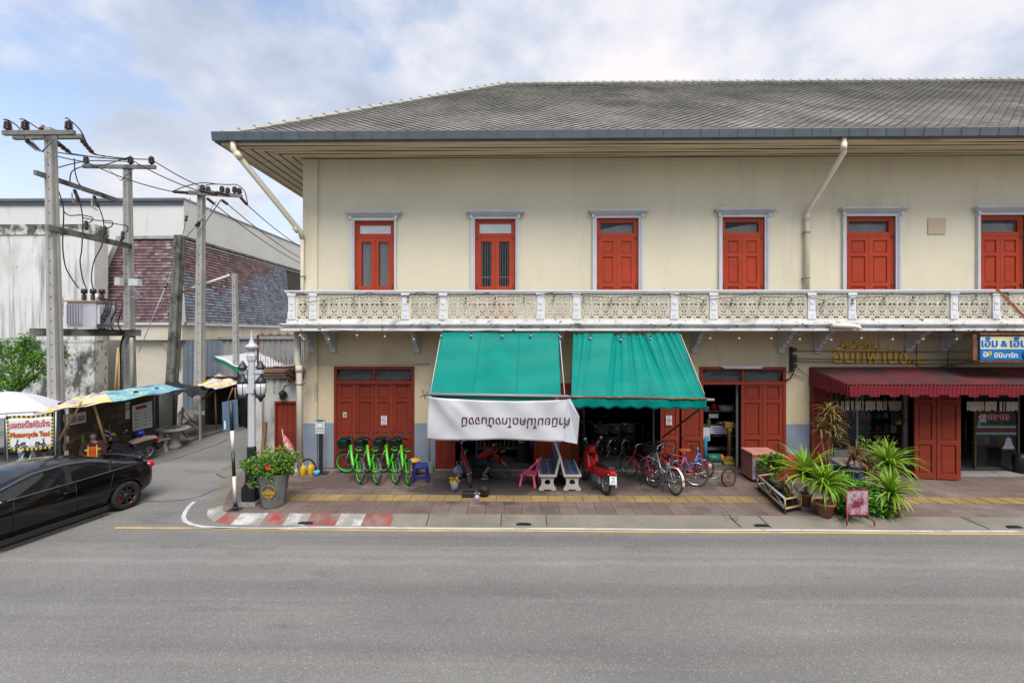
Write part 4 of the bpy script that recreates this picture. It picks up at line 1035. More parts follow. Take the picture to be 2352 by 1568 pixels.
# third pole
e0_, e1_ = W(428,443,19.3), W(556,451,19.3); arm(p3, e0_, e1_, .10, .12); arm(p3, W(434,441,19.75), W(552,449,19.75), .10, .12)
for q, y, Y in ((465,443,19.3),(478,446,19.75),(510,446,19.3),(523,449,19.75),(539,447,19.3),(550,450,19.75)): pin_insulator(p3, *L(p3,W(q,y-3,Y)), .30, .105)
strl = [(W(432,443,19.3),W(394,440,18.0)),(W(500,447,19.3),W(455,438,18.2)),(W(528,449,19.3),W(492,441,18.2))]
for a, c in strl: strain_string(p3, L(p3,a), L(p3,c), 5, .07)
strr = [(W(475,455,19.8),W(494,470,20.8)),(W(510,460,19.8),W(524,470,20.8)),(W(552,453,19.8),W(569,472,20.8))]
for a, c in strr: strain_string(p3, L(p3,a), L(p3,c), 4, .07)
b = MB(); b.bar(L(p3,W(453,538,19.3)), L(p3,W(508,458,19.3)), .05, .02); b.build('brace', M['galv'], p3)
# old mouldy pole and the short pole
p4 = pole(G(389,991,RZ), 8.2, .34, .29, (.45,0), 'old dark mouldy concrete pole leaning to the right behind the grey tarpaulin', M['polem'])
p5 = pole(Vector((-12.7,20.4,RZ)), 6.75, .21, .17, (-.12,0), 'short thin concrete pole in front of the grey sheet fence')
sl_ = thing('street_light', 'long white tube street light on a thin arm beside the leaning pole', 'street light', W(414,675,19.2))
b = MB(); b.tube([L(sl_,W(411,674,19.2)),L(sl_,W(440,662,19.6))], .045, 8); b.build('lamp_arm', M['rust'], sl_)
b = MB(); b.tube([L(sl_,W(438,663,19.6)),L(sl_,W(528,632,20.4))], .055, 8); b.build('lamp_tube', M['hall'], sl_)
# overhead lines
def hang(pts, sag=.25, n=9):
    out = []
    for a, c in zip(pts, pts[1:]):
        a, c = Vector(a), Vector(c); ln = (c-a).length
        for i in range(n):
            f = i/n; out.append(a.lerp(c,f) - Vector((0,0,sag*4*f*(1-f)*ln/10)))
    return out + [Vector(pts[-1])]
def cable(name, pts, label, cat, r=.022, mat=None, group=None, sag=.25, parent=None):
    b = MB(); b.tube(hang(pts, sag), r, 5); o = b.build(name, mat or M['wire'], parent)
    return tag(o, label, cat, group) if parent is None else o
top = .36
cable('power_line', [W(90,346,17.0), W(198,372,19.2), W(394,440,18.0)], 'power line over the left-hand insulator of the second pole', 'power line', group='overhead power lines')
cable('power_line', [W(164,353,17.2), W(300,366,19.2), W(455,438,18.2)], 'power line over the middle insulator of the second pole', 'power line', group='overhead power lines')
cable('power_line', [W(216,355,17.2), W(348,366,19.2), W(492,441,18.2)], 'power line over the right-hand insulator of the second pole', 'power line', group='overhead power lines')
for (a, c, lb) in ((W(569,472,20.8), W(772,596,40), 'uppermost line running back from the third pole to the shophouse corner'), (W(524,470,20.8), W(770,622,40), 'middle line running back from the third pole behind the shophouse'), (W(494,470,20.8), W(768,632,40), 'lowest line running back from the third pole behind the shophouse')):
    cable('power_line', [a,c], lb, 'power line', group='lines running back from the third pole', sag=.3)
lp = thing('jumper_cables', 'loose black jumper cables looping between the pole-top insulators', 'cable', P1)
def loop(pxs, r=.02, name='jumper'):
    b = MB(); pts = [Vector(L(lp,W(*p))) for p in pxs]; out = []
    for i in range(len(pts)-1):
        p0, p1_, p2_, p3_ = pts[max(i-1,0)], pts[i], pts[i+1], pts[min(i+2,len(pts)-1)]
        for k in range(6):
            t = k/6; out.append(.5*((2*p1_)+(p2_-p0)*t+(2*p0-5*p1_+4*p2_-p3_)*t*t+(3*p1_-p0-3*p2_+p3_)*t**3))
    b.tube(out+[pts[-1]], r, 5); b.build(name, M['wire'], lp)
loop([(8,275,15.5),(18,276,15.5),(40,290,16),(60,318,16),(88,344,17)])
loop([(46,274,15.5),(58,276,15.5),(95,300,15.6),(130,322,16),(163,350,17.2)])
loop([(150,272,15.5),(158,274,15.5),(185,300,15.6),(202,335,16.5),(216,352,17.2),(240,360,17.8)])
loop([(118,400,16),(135,385,16.6),(200,370,17.4),(262,370,18),(292,371,19.2)])
loop([(160,420,16.8),(165,395,17),(190,383,17.4),(235,380,18),(300,360,19)])
loop([(171,364,17.0),(172,390,17),(178,415,17),(186,428,17)])
loop([(117,348,16.4),(180,357,17.4),(240,363,18),(290,368,19.2)])
loop([(394,440,18.2),(430,427,18.8),(465,420,19.3),(500,423,19.3)])
loop([(455,438,18.4),(478,424,19),(523,424,19.5),(545,425,19.5),(562,440,19.9),(569,470,20.6)])
# leads down to the transformer
T0 = W(210,752,17.3)
tf = thing('transformer', 'pale grey pole-mounted transformer with ribbed sides and three black bushings', 'transformer', (T0.x,T0.y,T0.z))
s_ = 17.3/1045
w, d, h = 66*s_, .8, 58*s_
b = MB(); b.box((-w/2,-d/2,0),(w/2,d/2,h)); tank = b.build('tank', pmat('pale_grey_transformer_paint', (.50,.50,.54), .5, .06, 3), tf)
b = MB()
for i in range(6): b.box((-w/2+.06+i*.10,-d/2-.10,.12),(-w/2+.09+i*.10,-d/2-.001,h-.1))
b.build('cooling_fins', tank.data.materials[0], tf); b = MB()
for i in range(7): b.box((w/2+.001,-d/2+.06+i*.10,.12),(w/2+.10,-d/2+.09+i*.10,h-.1))
b.build('cooling_fins', tank.data.materials[0], tf)
b = MB(); b.box((-w/2-.06,-d/2-.06,h+.001),(w/2+.06,d/2+.06,h+.05)); b.build('tank_lid', M['bamboo'], tf)
for x, y in ((-.28,.0),(.02,.05),(.32,.1)):
    o = pin_insulator(tf, x, y, h+.05, .30, .10); c = MB(); c.lathe([(.10,.30),(.10,.46),(.06,.48)], (x,y,h+.05), 10); c.build('bushing_cap', M['blackP'], o)
b = MB(); b.tube([(w/2-.15,-.2,h+.05),(w/2-.15,-.2,h+.32)], .05, 8); b.build('gauge', M['whiteP'], tf)
pl = MB(); pl.box((-w/2-.34,-d/2-.1,.38),(-w/2-.06,-d/2-.08,1.15)); plate = pl.build('number_plate', M['whiteP'], tf)
Mx = face_matrix((-w/2-.25,-d/2-.104,.77),(0,0,-1),(1,0,0)); text_mesh('plate_number','10386',.17,M['redink'],plate,Mx,.001)
Mx = face_matrix((-w/2-.11,-d/2-.104,.77),(0,0,-1),(1,0,0)); text_mesh('plate_number','27 FEA 45',.13,M['redink'],plate,Mx,.001)
b = MB(); q = MB()
q.poly([(.0,-d/2-.003,.26),(.07,-d/2-.003,.19),(.0,-d/2-.003,.12),(-.07,-d/2-.003,.19)]); q.v = [(x-.25,y,z) for x,y,z in q.v]; q.build('maker_mark', M['steel'], tf)
lp2 = lp; 
def lead(pxs, r=.02): loop(pxs, r, 'transformer_lead')
lead([(133,436,16.1),(146,480,16.2),(144,560,16.4),(150,610,16.6),(165,640,16.9),(181,662,17.2)])
lead([(181,455,17),(190,500,17),(188,570,17),(184,600,17.1),(190,640,17.2),(199,663,17.3)])
lead([(226,472,17.9),(238,510,17.9),(235,560,17.8),(216,600,17.6),(210,640,17.4),(215,664,17.4)])
lead([(146,485,16.2),(160,495,16.5),(186,494,17),(212,500,17.4),(208,510,17.2),(198,512,16.8)])
lead([(190,500,17),(220,506,17.5),(256,508,18),(256,520,17.8),(242,524,17.7)])
lead([(236,510,17.9),(270,515,18.2),(292,520,18.5),(292,532,18.6),(282,534,18.6)])
for k, (x0, x1) in enumerate(((238,228),(244,234),(250,240),(262,256),(276,273))):
    lead([(225+k*8,684+k,17.1),(x0+4,692,17.1),(x0+2,715,17.0),(x1-2,740,17.0),(x1+4,757,17.0),(285,764,18.4),(277,800,18.6),(278,905,18.6)], .028)
gw = thing('guy_wires', 'thin steel guy wires with brown insulators between the third and the leaning pole', 'guy wire', P3)
def guy(a, c, ins):
    b = MB(); b.tube([L(gw,a),L(gw,c)], .016, 5); o = b.build('guy_wire', M['galv'], gw)
    for f in ins:
        p = Vector(L(gw,Vector(a).lerp(Vector(c),f))); k = MB(); k.lathe([(.02,-.14),(.06,-.11),(.06,-.03),(.04,0),(.06,.03),(.06,.11),(.02,.14)], p, 8, Vector((0,0,1)).rotation_difference(Vector(c)-Vector(a)).to_matrix()); k.build('guy_insulator', M['porc'], o)
guy(W(497,463,19.5), W(418,556,19.2), [.55]); guy(W(437,455,19.4), W(420,540,19.2), [.55]); guy(W(507,458,19.5), W(455,535,19.4), [])
guy(W(404,600,19.2), W(318,810,17.5), [.28])
# ================================================================= awnings, banner, signs
def canvas(name, label, cat, tl, tr, br, bl, valance, mat, sag=.06, folds=(), scallop=8, nu=90, nv=24, gloss=None):
    t = thing(name, label, cat, tl)
    tl, tr, br, bl = [Vector(p)-Vector(tl) if 0 else Vector(p) for p in (tl,tr,br,bl)]
    o = t.location.copy()
    def P(u, v):
        p = tl.lerp(tr,u).lerp(bl.lerp(br,u), v)
        nn = (tr-tl).cross(bl-tl).normalized()
        if nn.z < 0: nn = -nn
        d = -sag*math.sin(math.pi*v)*(.6+.4*math.sin(math.pi*u)) + .012*math.sin(u*9+v*4)+.008*math.sin(v*17+u*3)
        for (u0, u1, wd, am) in folds:
            c = u0+(u1-u0)*v; x = (u-c)/wd; d -= am*math.exp(-x*x)*(1-.7*v)
        return p + nn*d - o
    b = MB(); b.grid(P, nu, nv)
    aw = b.build('canvas', mat, t, solid=.006)
    if valance:
        b = MB()
        def Q(u, v):
            p = P(u,1.0); dz = valance*(1-.16*(.5+.5*math.cos(u*scallop*6.283)))
            return p + Vector((.0, -.015-.02*v*math.sin(u*31)-.01*math.sin(u*13), -.02-dz*v))
        b.grid(Q, nu*2, 4); b.build('valance', mat, t, solid=.005)
    return t, P
YT, YO = 12.28, 10.85
a1, P_ = canvas('canvas_awning', 'green canvas awning with a white banner tied below it', 'awning', W(1016,764,YT), W(1283,765,YT), W(1288,909,YO), W(984,907,YO), 0, M['greenaw'], .07)
sm = MB()
for u in (.333,.665): sm.tube([P_(u,v/14)+Vector((0,-.008,.004)) for v in range(15)], .012, 4)
sm.build('seam', pmat('green_canvas_seam', (.008,.20,.15), .6, .1), a1)
b = MB(); b.grid(lambda u,v: P_(.02+u*.94,1)+Vector((0,.03,-.01-.13*v*(.75+.25*math.sin(u*2.6)))), 30, 3); b.build('valance', pmat('green_canvas_hem', (.005,.17,.125), .6, .1), a1)
b = MB(); b.tube([Vector(L(a1,W(972,905,YO))),Vector(L(a1,W(1306,910,YO)))], .035, 8); bar_ = b.build('awning_bar', M['greyP'], a1)
b = MB(); q = L(a1,W(974,906,YO))
for k in range(4): b.bar(q, (q[0]+.10*math.cos(k*1.6+.3), q[1]-.02, q[2]+.13*math.sin(k*1.6+.5)), .02,.02)
b.build('crank_end', M['rust'], bar_)
b = MB()
for (x0,y0,x1,y1) in ((1013,768,988,905),(1285,768,1297,905)): b.tube([Vector(L(a1,W(x0,y0,YT))),Vector(L(a1,W(x1,y1,YO)))], .012, 5)
b.build('awning_cord', M['grey_wire'], a1)
a2, P2_ = canvas('canvas_awning', 'green canvas awning with a scalloped edge over the motorcycle and bicycles', 'awning', W(1317,766,YT), W(1560,765,YT), W(1622,915,YO), W(1312,910,YO), .25, M['greenaw'], .05,
    [(.03,.02,.012,.06),(.08,.03,.014,.05),(.16,.06,.016,.04),(.40,.28,.016,.10),(.44,.36,.014,.06),(.53,.48,.016,.06),(.60,.62,.016,.06),(.66,.74,.016,.10),(.76,.78,.016,.06),(.84,.90,.014,.09),(.90,.97,.013,.08),(.95,1.0,.012,.06)], 9)
b = MB(); b.tube([P2_(i/20,1)+Vector((0,-.03,.0)) for i in range(21)], .022, 6); b.build('rusty_hem', M['rust'], a2)
b = MB(); b.tube([Vector(L(a2,W(1306,911,YO+.05))),Vector(L(a2,W(1640,918,YO+.05)))], .033, 8); b.build('awning_bar', M['greyP'], a2)
b = MB(); b.tube([Vector(L(a2,W(1608,938,YO+.1))),Vector(L(a2,W(1522,1004,13.1)))], .022, 6); b.build('awning_arm', M['blackm'], a2)
b = MB(); b.tube([Vector(L(a2,W(1563,768,YT))),Vector(L(a2,W(1618,905,YO)))], .010, 5); b.build('awning_cord', M['grey_wire'], a2)

# white banner hung upside down
BY = 10.83
o_ = W(984,910,BY)
bt = thing('vinyl_banner', 'white vinyl banner with upside-down purple Thai lettering, right end folded over', 'banner', o_)
tlb, trb, blb, brb = W(984,910,BY), W(1303,917,BY), W(981,1009,BY-.03), W(1296,1012,BY-.03)
def PB(u, v):
    top = tlb.lerp(trb,u) - Vector((0,0,.07*math.sin(math.pi*u)**.8*1.0)); bot = blb.lerp(brb,u) - Vector((0,0,.02*math.sin(u*9)))
    p = top.lerp(bot, v)
    d = .05*math.exp(-((u-.06-.25*v)/.05)**2)*(1-v) + .04*math.exp(-((u-.13-.35*v)/.05)**2)*(1-v) - .04*math.exp(-((u-.96+.18*v)/.05)**2)*(1-v) + .025*math.sin(u*11+v*3)*v + .012*math.sin(u*23-v*7)
    return p + Vector((0,-d,0))
b = MB(); b.grid(lambda u,v: PB(u,v)-o_, 80, 20)
f0, f1, f2, f3 = PB(1,0), W(1331,957,BY-.12), W(1326,1019,BY-.10), PB(1,1)
b.add([f0-o_, W(1310,915,BY+.02)-o_, f1-o_, f2-o_, f3-o_], [(0,1,2),(0,2,3,4)])
b.build('banner_sheet', M['banner'], bt, solid=.004)
# lettering follows the cloth: every vertex of the text is laid on the banner, turned round by half a turn
tx = text_mesh('banner_lettering', 'ค่านิยมไม่คดโกงนั้นจงมี', 1.0, M['ink'], bt, None, .0, bold=.012)
vs = [v.co.copy() for v in tx.data.vertices]; x0_, x1_ = min(v.x for v in vs), max(v.x for v in vs)
uL, uR = (1063-984)/319, (1312-984)/319
for v, c in zip(tx.data.vertices, vs):
    f = (c.x-x0_)/(x1_-x0_); u = uR-(uR-uL)*f; vv = .43 + c.y*.30
    p = PB(min(max(u,0),1), min(max(vv,0),1)); p.y -= .012 + c.z
    if u > 1: p.x += (u-1)*3.2; p.y -= .03
    v.co = p - o_
b = MB()
for u, v in ((.02,.96),(.32,.97),(.65,.97),(.95,.96)): p = PB(u,v)-o_; b.lathe([(.018,0),(.018,.006)], p+Vector((0,-.008,0)), 10, Matrix.Rotation(R(90),3,'X'))
b.build('eyelet', M['steel'], bt)

# maroon corrugated awning
ma = thing('corrugated_awning', 'maroon corrugated metal awning with a wavy front edge over the shop', 'awning', (8.5,YW,3.03))
def corr_sheet(b, fn, n, m, amp):
    b.grid(lambda u,v: fn(u,v,(amp if int(u*n*4+.5)%4 in (1,2) else 0)), n*4, m, False)
n_ = 110; AW = 11.0
b = MB(); corr_sheet(b, lambda u,v,h: (u*AW, -.004-1.6*v, -.33*v+h), n_, 8, .028); b.build('sheet_top', M['maroontop'], ma)
b = MB(); corr_sheet(b, lambda u,v,h: (u*AW, -1.605-h, -.335-.265*v*(1+.10*(1 if math.sin(u*n_*6.283/5) > 0 else -1))), n_, 2, .02)
b.grid(lambda u,v: (-.004-(.02 if int(u*60+.5)%4 in (1,2) else 0), -1.6*u, -.33*u-.005-(.52-.24*u+.02*math.sin(u*40))*v), 60, 2, False); b.build('sheet_edge', M['maroon'], ma)
b = MB(); b.bar((.05,-.02,-.05),(AW,-.02,-.05),.05,.05); b.bar((.05,-1.55,-.4),(AW,-1.55,-.4),.05,.05); b.bar((.35,-.9,-.35),(-.02,-.05,-1.05),.03,.03); b.build('awning_frame', M['maroon'], ma)

# sign letters on the wall
ls = thing('wall_lettering', 'raised brass Thai shop lettering mounted on the cream wall', 'sign', (WX(1995,YW),YW-.05,WZ(820,YW)))
k = YW/1045
def wl(txt, x0, x1, ytop, ybase, size, nm):
    o = text_mesh(nm, txt, size, M['brass'], ls, Matrix.Translation((((x0+x1)/2-1995)*k, 0, (820-ybase)*k)) @ Matrix.Rotation(R(90),4,'X'), .014, fit=(x1-x0)*k, bold=.007)
wl('อินทพานิช', 1914, 2078, 797, 832, .62, 'main_letters'); wl('ห้างหุ้นส่วน', 1931, 2006, 783, 800, .26, 'small_letters'); wl('ลำพูน', 2082, 2117, 818, 833, .27, 'town_letters')
sh = thing('pendant_lamp', 'small orange pendant lampshade hanging in front of the brass lettering', 'lamp', W(2018,803,13.0))
b = MB(); b.lathe([(.02,.06),(.05,.045),(.135,.0),(.13,-.004)], (0,0,0), 16); b.build('lamp_shade', pmat('orange_shade', (.75,.22,.05), .4, .05), sh)
b = MB(); b.tube([(0,0,.06),(0,0,.45)], .006, 5); b.build('lamp_cord', M['wire'], sh)

# mini mart sign
SY = 12.15
so_ = W(2249,770,SY)
sg = thing('shop_sign', 'blue and pale yellow shop sign board with white and blue Thai letters', 'sign', so_)
sw_, shh = 3.3, .66
ang = R(-2)
b = MB(); b.box((0,0,-shh),(sw_,.16,0)); board = b.build('sign_board', pmat('dark_blue_board', (.01,.05,.16), .4, .1), sg); sg.rotation_euler = (0,ang*.0,R(-3))
b = MB(); b.box((.03,-.006,-.36),(sw_-.03,-.001,-.03)); b.build('upper_panel', pmat('pale_yellow_panel', (.72,.66,.34), .4, .05, 2, dirt=[((.60,.64,.62), .8, .45, .6, (1,1,1), .9)]), sg)
b = MB(); b.box((.03,-.006,-shh+.02),(sw_-.03,-.001,-.3605)); b.build('lower_panel', pmat('blue_panel', (.015,.17,.42), .4, .05, 2), sg)
b = MB(); b.bar((-.02,.05,.04),(sw_,.05,.04),.2,.05); b.bar((-.02,.05,-shh-.02),(sw_,.05,-shh-.02),.2,.03); b.bar((-.02,.05,.02),(-.02,.05,-shh),.2,.03); b.build('sign_frame', M['rust'], sg)
blu = pmat('blue_sign_ink', (.01,.12,.50), .4, .05); yel = pmat('yellow_green_sign_ink', (.55,.65,.05), .4, .05)
def st(nm, txt, x, z, w, size, m, bold=.004):
    return text_mesh(nm, txt, size, m, sg, Matrix.Translation((x+w/2,-.010,z)) @ Matrix.Rotation(R(90),4,'X'), .002, fit=w, bold=bold)
st('sign_lettering','เอ็ม',.06,-.30,.38,.30,blu,.009); st('sign_lettering','&',.53,-.29,.15,.22,blu,.009); st('sign_lettering','เอ็ม',.76,-.30,.40,.30,blu,.009)
st('sign_lettering','อ',.09,-.56,.11,.22,M['paper'],.007); st('sign_lettering','ส',.205,-.54,.09,.20,yel,.007); st('sign_lettering','มินิมาร์ท',.37,-.58,.56,.17,M['paper'],.006)
b = MB(); b.lathe([(.16,0),(.16,.004)], (1.2,-.008,-.51), 24, Matrix.Rotation(R(90),3,'X')); lg = b.build('sign_emblem', pmat('dark_blue_emblem', (.01,.06,.2), .4, .05), sg)
b = MB(); b.lathe([(.12,0),(.12,.004)], (1.21,-.0125,-.53), 24, Matrix.Rotation(R(90),3,'X')); b.build('emblem_disc', pmat('green_emblem', (.10,.45,.20), .4, .1, 6), lg)
b = MB(); b.bar((WX(2283,12.2)-so_.x,.0,WZ(666,12.2)-so_.z),(WX(2375,11.8)-so_.x,-.35,WZ(755,11.8)-so_.z),.07,.05); b.build('sign_stay', pmat('copper_brown_bar', (.42,.15,.05), .35, .2, 8, metal=.4), sg)

# electricity cable rack and thin cables on the right-hand wall
rk = thing('cable_rack', 'black cable rack with insulator reels fixed on the wall left of the shop lettering', 'cable rack', W(1817,820,YW-.02))
b = MB(); b.box((-.05,-.04,-.42),(.03,0,.30)); b.build('rack_plate', M['blackm'], rk)
for z in (.22,.02,-.10,-.24): b = MB(); b.lathe([(.04,-.05),(.055,-.02),(.03,0),(.055,.02),(.04,.05)], (.06,-.10,z), 8); b.build('reel_insulator', M['porc'], rk)
b = MB(); b.tube([(.05,-.08,-.25),(.02,-.09,-.45),(-.06,-.06,-.62),(-.2,-.04,-.68)], .02, 6); b.build('cable_drop', M['wire'], rk)
for y0, y1 in ((805,807),(823,826),(829,837)):
    b = MB(); b.tube([Vector(L(rk,W(1822,y0,YW-.1))), Vector(L(rk,W(2000,(y0+y1)/2+2,YW-.12))), Vector(L(rk,W(2252,y1,YW-.1)))], .010, 5); b.build('service_cable', M['wire'], rk)
b = MB()
for pts in (((1822,836),(1838,850),(1853,862)),((1805,852),(1830,862),(1850,872)),((2252,826),(2200,836),(2160,842)),((2106,775),(2105,840)),((2173,775),(2180,800),(2176,840))):
    b.tube([Vector(L(rk,W(x,y,YW-.06))) for x,y in pts], .009, 5)
b.build('loose_cable', M['wire'], rk)
co_ = MB(); co_.tube([W(x,y,YW-.035) for x,y in ((700,833),(760,835),(985,836))], .016, 6); co_.tube([W(x,y,YW-.07) for x,y in ((590,836),(650,841),(672,838),(690,833),(705,833))], .014, 6)
tag(co_.build('wall_conduit', M['pvc']), 'white conduit running along the cream wall above the four-leaf red door', 'conduit')
b = MB(); b.box((-.25,-.03,-.23),(.25,0,.23)); tag(b.build('wall_board', pmat('beige_blank_board', (.60,.47,.33), .8, .06, 3), None, W(2150,520,YW)), 'blank square beige board nailed on the upper wall between two red windows', 'board')

# festoon lights
fl1 = thing('festoon_lights', 'string of white bulbs draped along the balcony balustrade', 'string lights', (0,12.3,5.1))
def bulb(t, p):
    s = MB(); s.lathe([(.006,.0),(.02,-.005),(.022,-.06),(.018,-.065)], p, 8); o = s.build('bulb_socket', M['blackP'], t)
    g = MB(); g.lathe([(.017,-.065),(.032,-.085),(.033,-.11),(.018,-.135),(0,-.14)], p, 8); g.build('bulb', M['bulbw'], o)
def festoon(t, pts, Y, anchors):
    ps = [Vector(L(t,W(x,y,Y))) for x,y in pts]
    w = []
    al = sorted([(x,y,True) for x,y in pts] + [(x,y,False) for x,y in anchors])
    q = [Vector(L(t,W(x,y-2,Y+.01))) for x,y,_ in al]
    b = MB(); b.tube(q, .008, 4); b.build('festoon_cable', M['blackP'], t)
    for p in ps: bulb(t, p)
q9 = lambda x,y: (631.7+x/3.151, 631.7+y/3.151-4); q11 = lambda x,y: (1550.4+x/2.934, 459.4+y/2.934-4)
festoon(fl1, [q9(*p) for p in ((218,215),(353,198),(568,182),(768,170),(962,166),(1172,170),(1382,172),(1595,175),(1803,172),(2018,158),(2234,168))] + [(1404,686),(1470,681)] + [q11(*p) for p in ((192,690),(385,675),(577,668),(784,676),(1002,692),(1198,678),(1408,668),(1605,660),(1824,650),(2030,648),(2247,640))], 12.33,
        [(665,672),(700,676),(848,673),(964,673),(1122,674),(1270,674),(1330,676),(1520,678),(1545,676),(1735,674),(1850,682),(1935,682),(2046,674),(2160,676),(2280,674)])
fl2 = thing('festoon_lights', 'string of bulbs hanging under the balcony slab above the awnings', 'string lights', (0,12.2,4.05))
q6 = lambda x,y: (1286.3+x/3.2517, 735+y/3.2517-7); q7 = lambda x,y: (1665.3+x/3.329, 746.5+y/3.329-7); q8 = lambda x,y: (1952.4+x/3.175, 746.5+y/3.175-7)
q9b = lambda x,y: (631.7+x/3.151, 631.7+y/3.151-7)
festoon(fl2, [q9b(*p) for p in ((180,432),(210,460),(390,460),(593,432),(795,440),(1005,460),(1203,434),(1420,435),(1645,435),(1850,433),(2066,443))] + [q6(*p) for p in ((227,130),(454,142),(677,135),(1120,132),(1336,132))] + [q7(*p) for p in ((353,98),(570,105),(810,108),(1041,95))] + [q8(*p) for p in ((308,100),(531,98),(775,98))], 12.12,
        [(690,757),(760,760),(880,762),(1020,761),(1140,760),(1300,761),(1420,766),(1560,762),(1700,762),(1860,762),(2050,764),(2240,760)])

# ================================================================= things on the pavement
def stool_leg(b, x, y, h, dx, dy): b.bar((x,y,h),(x+dx,y+dy,0),.055,.055)
so = G(967,1103)
t = thing('plastic_stool', 'dark blue plastic stool standing next to the rightmost green bicycle', 'stool', (so.x,so.y,0), R(10))
b = MB(); b.box((-.17,-.17,.42),(.17,.17,.455)); b.box((-.175,-.175,.37),(.175,.175,.42)); b.build('seat', M['blueP'], t, bevel=.02)
for sx in (-1,1):
    for sy in (-1,1): b = MB(); stool_leg(b, sx*.14, sy*.14, .38, sx*.07, sy*.07); b.build('leg', M['blueP'], t, bevel=.012)
b = MB()
for sx in (-1,1): b.bar((sx*.17,-.18,.14),(sx*.17,.18,.14),.03,.04); b.bar((-.18,sx*.17,.14),(.18,sx*.17,.14),.03,.04)
b.build('stretcher', M['blueP'], t)
p = G(959,1096)
t = thing('bucket', 'yellow plastic bucket behind the blue stool', 'bucket', (p.x-.16,p.y+.22,0))
b = MB(); b.lathe([(.14,0),(.18,.40),(.20,.40),(.20,.43),(.17,.43),(.13,.03),(0,.03)], (0,0,0), 20); b.build('bucket_body', M['yellowP'], t)
b = MB(); b.tube([(.19*math.cos(a),.19*math.sin(a)*.3-.12,.43-.10*abs(math.sin(a))) for a in [math.pi*i/10 for i in range(11)]], .008, 5); b.build('bucket_handle', M['steel'], t)
t = thing('broom', 'wooden broom leaning on the blue-grey dado beside the yellow bucket', 'broom', (WX(986,13.2),13.2,0))
b = MB(); b.tube([(0,0,.25),(-.04,.15,.95)], .014, 6); b.build('broom_handle', M['wood'], t)
b = MB(); b.box((-.09,-.03,0),(.11,.03,.30)); b.build('dustpan', M['greyP'], t)
# pink chair
p = G(1217,1113)
def plastic_chair(t, mat, armrest=True, legs=True):
    b = MB(); b.grid(lambda u,v: ((u-.5)*.42*(1-.1*v), (v-.5)*.40, .30+.015*((u-.5)*2)**2), 8, 6); b.box((-.21,-.2,.275),(.21,-.18,.31)); b.build('seat', mat, t, solid=.02)
    for sx in (-1,1):
        for sy in (-1,1):
            b = MB(); b.bar((sx*.17,sy*.16,.30),(sx*.22,sy*.21,0),.06,.05); b.build('leg', mat, t, bevel=.012)
    b = MB()
    arc_ = [(-.22,-.10,.30),(-.23,-.05,.42),(-.24,.05,.48),(-.23,.16,.58),(-.17,.24,.68),(-.08,.27,.72),(.08,.27,.72),(.17,.24,.68),(.23,.16,.58),(.24,.05,.48),(.23,-.05,.42),(.22,-.10,.30)]
    b.tube(arc_, .03, 8, flat=.6)
    b.build('armrest', mat, t)
    b = MB()
    for x in (-.12,-.04,.04,.12): b.bar((x,.19,.31),(x,.265,.70),.045,.015)
    b.build('backrest', mat, t)
t = thing('plastic_chair', 'small pink plastic chair with a rounded back left of the benches', 'chair', (p.x,p.y,0), R(-110)); plastic_chair(t, M['pinkP'])
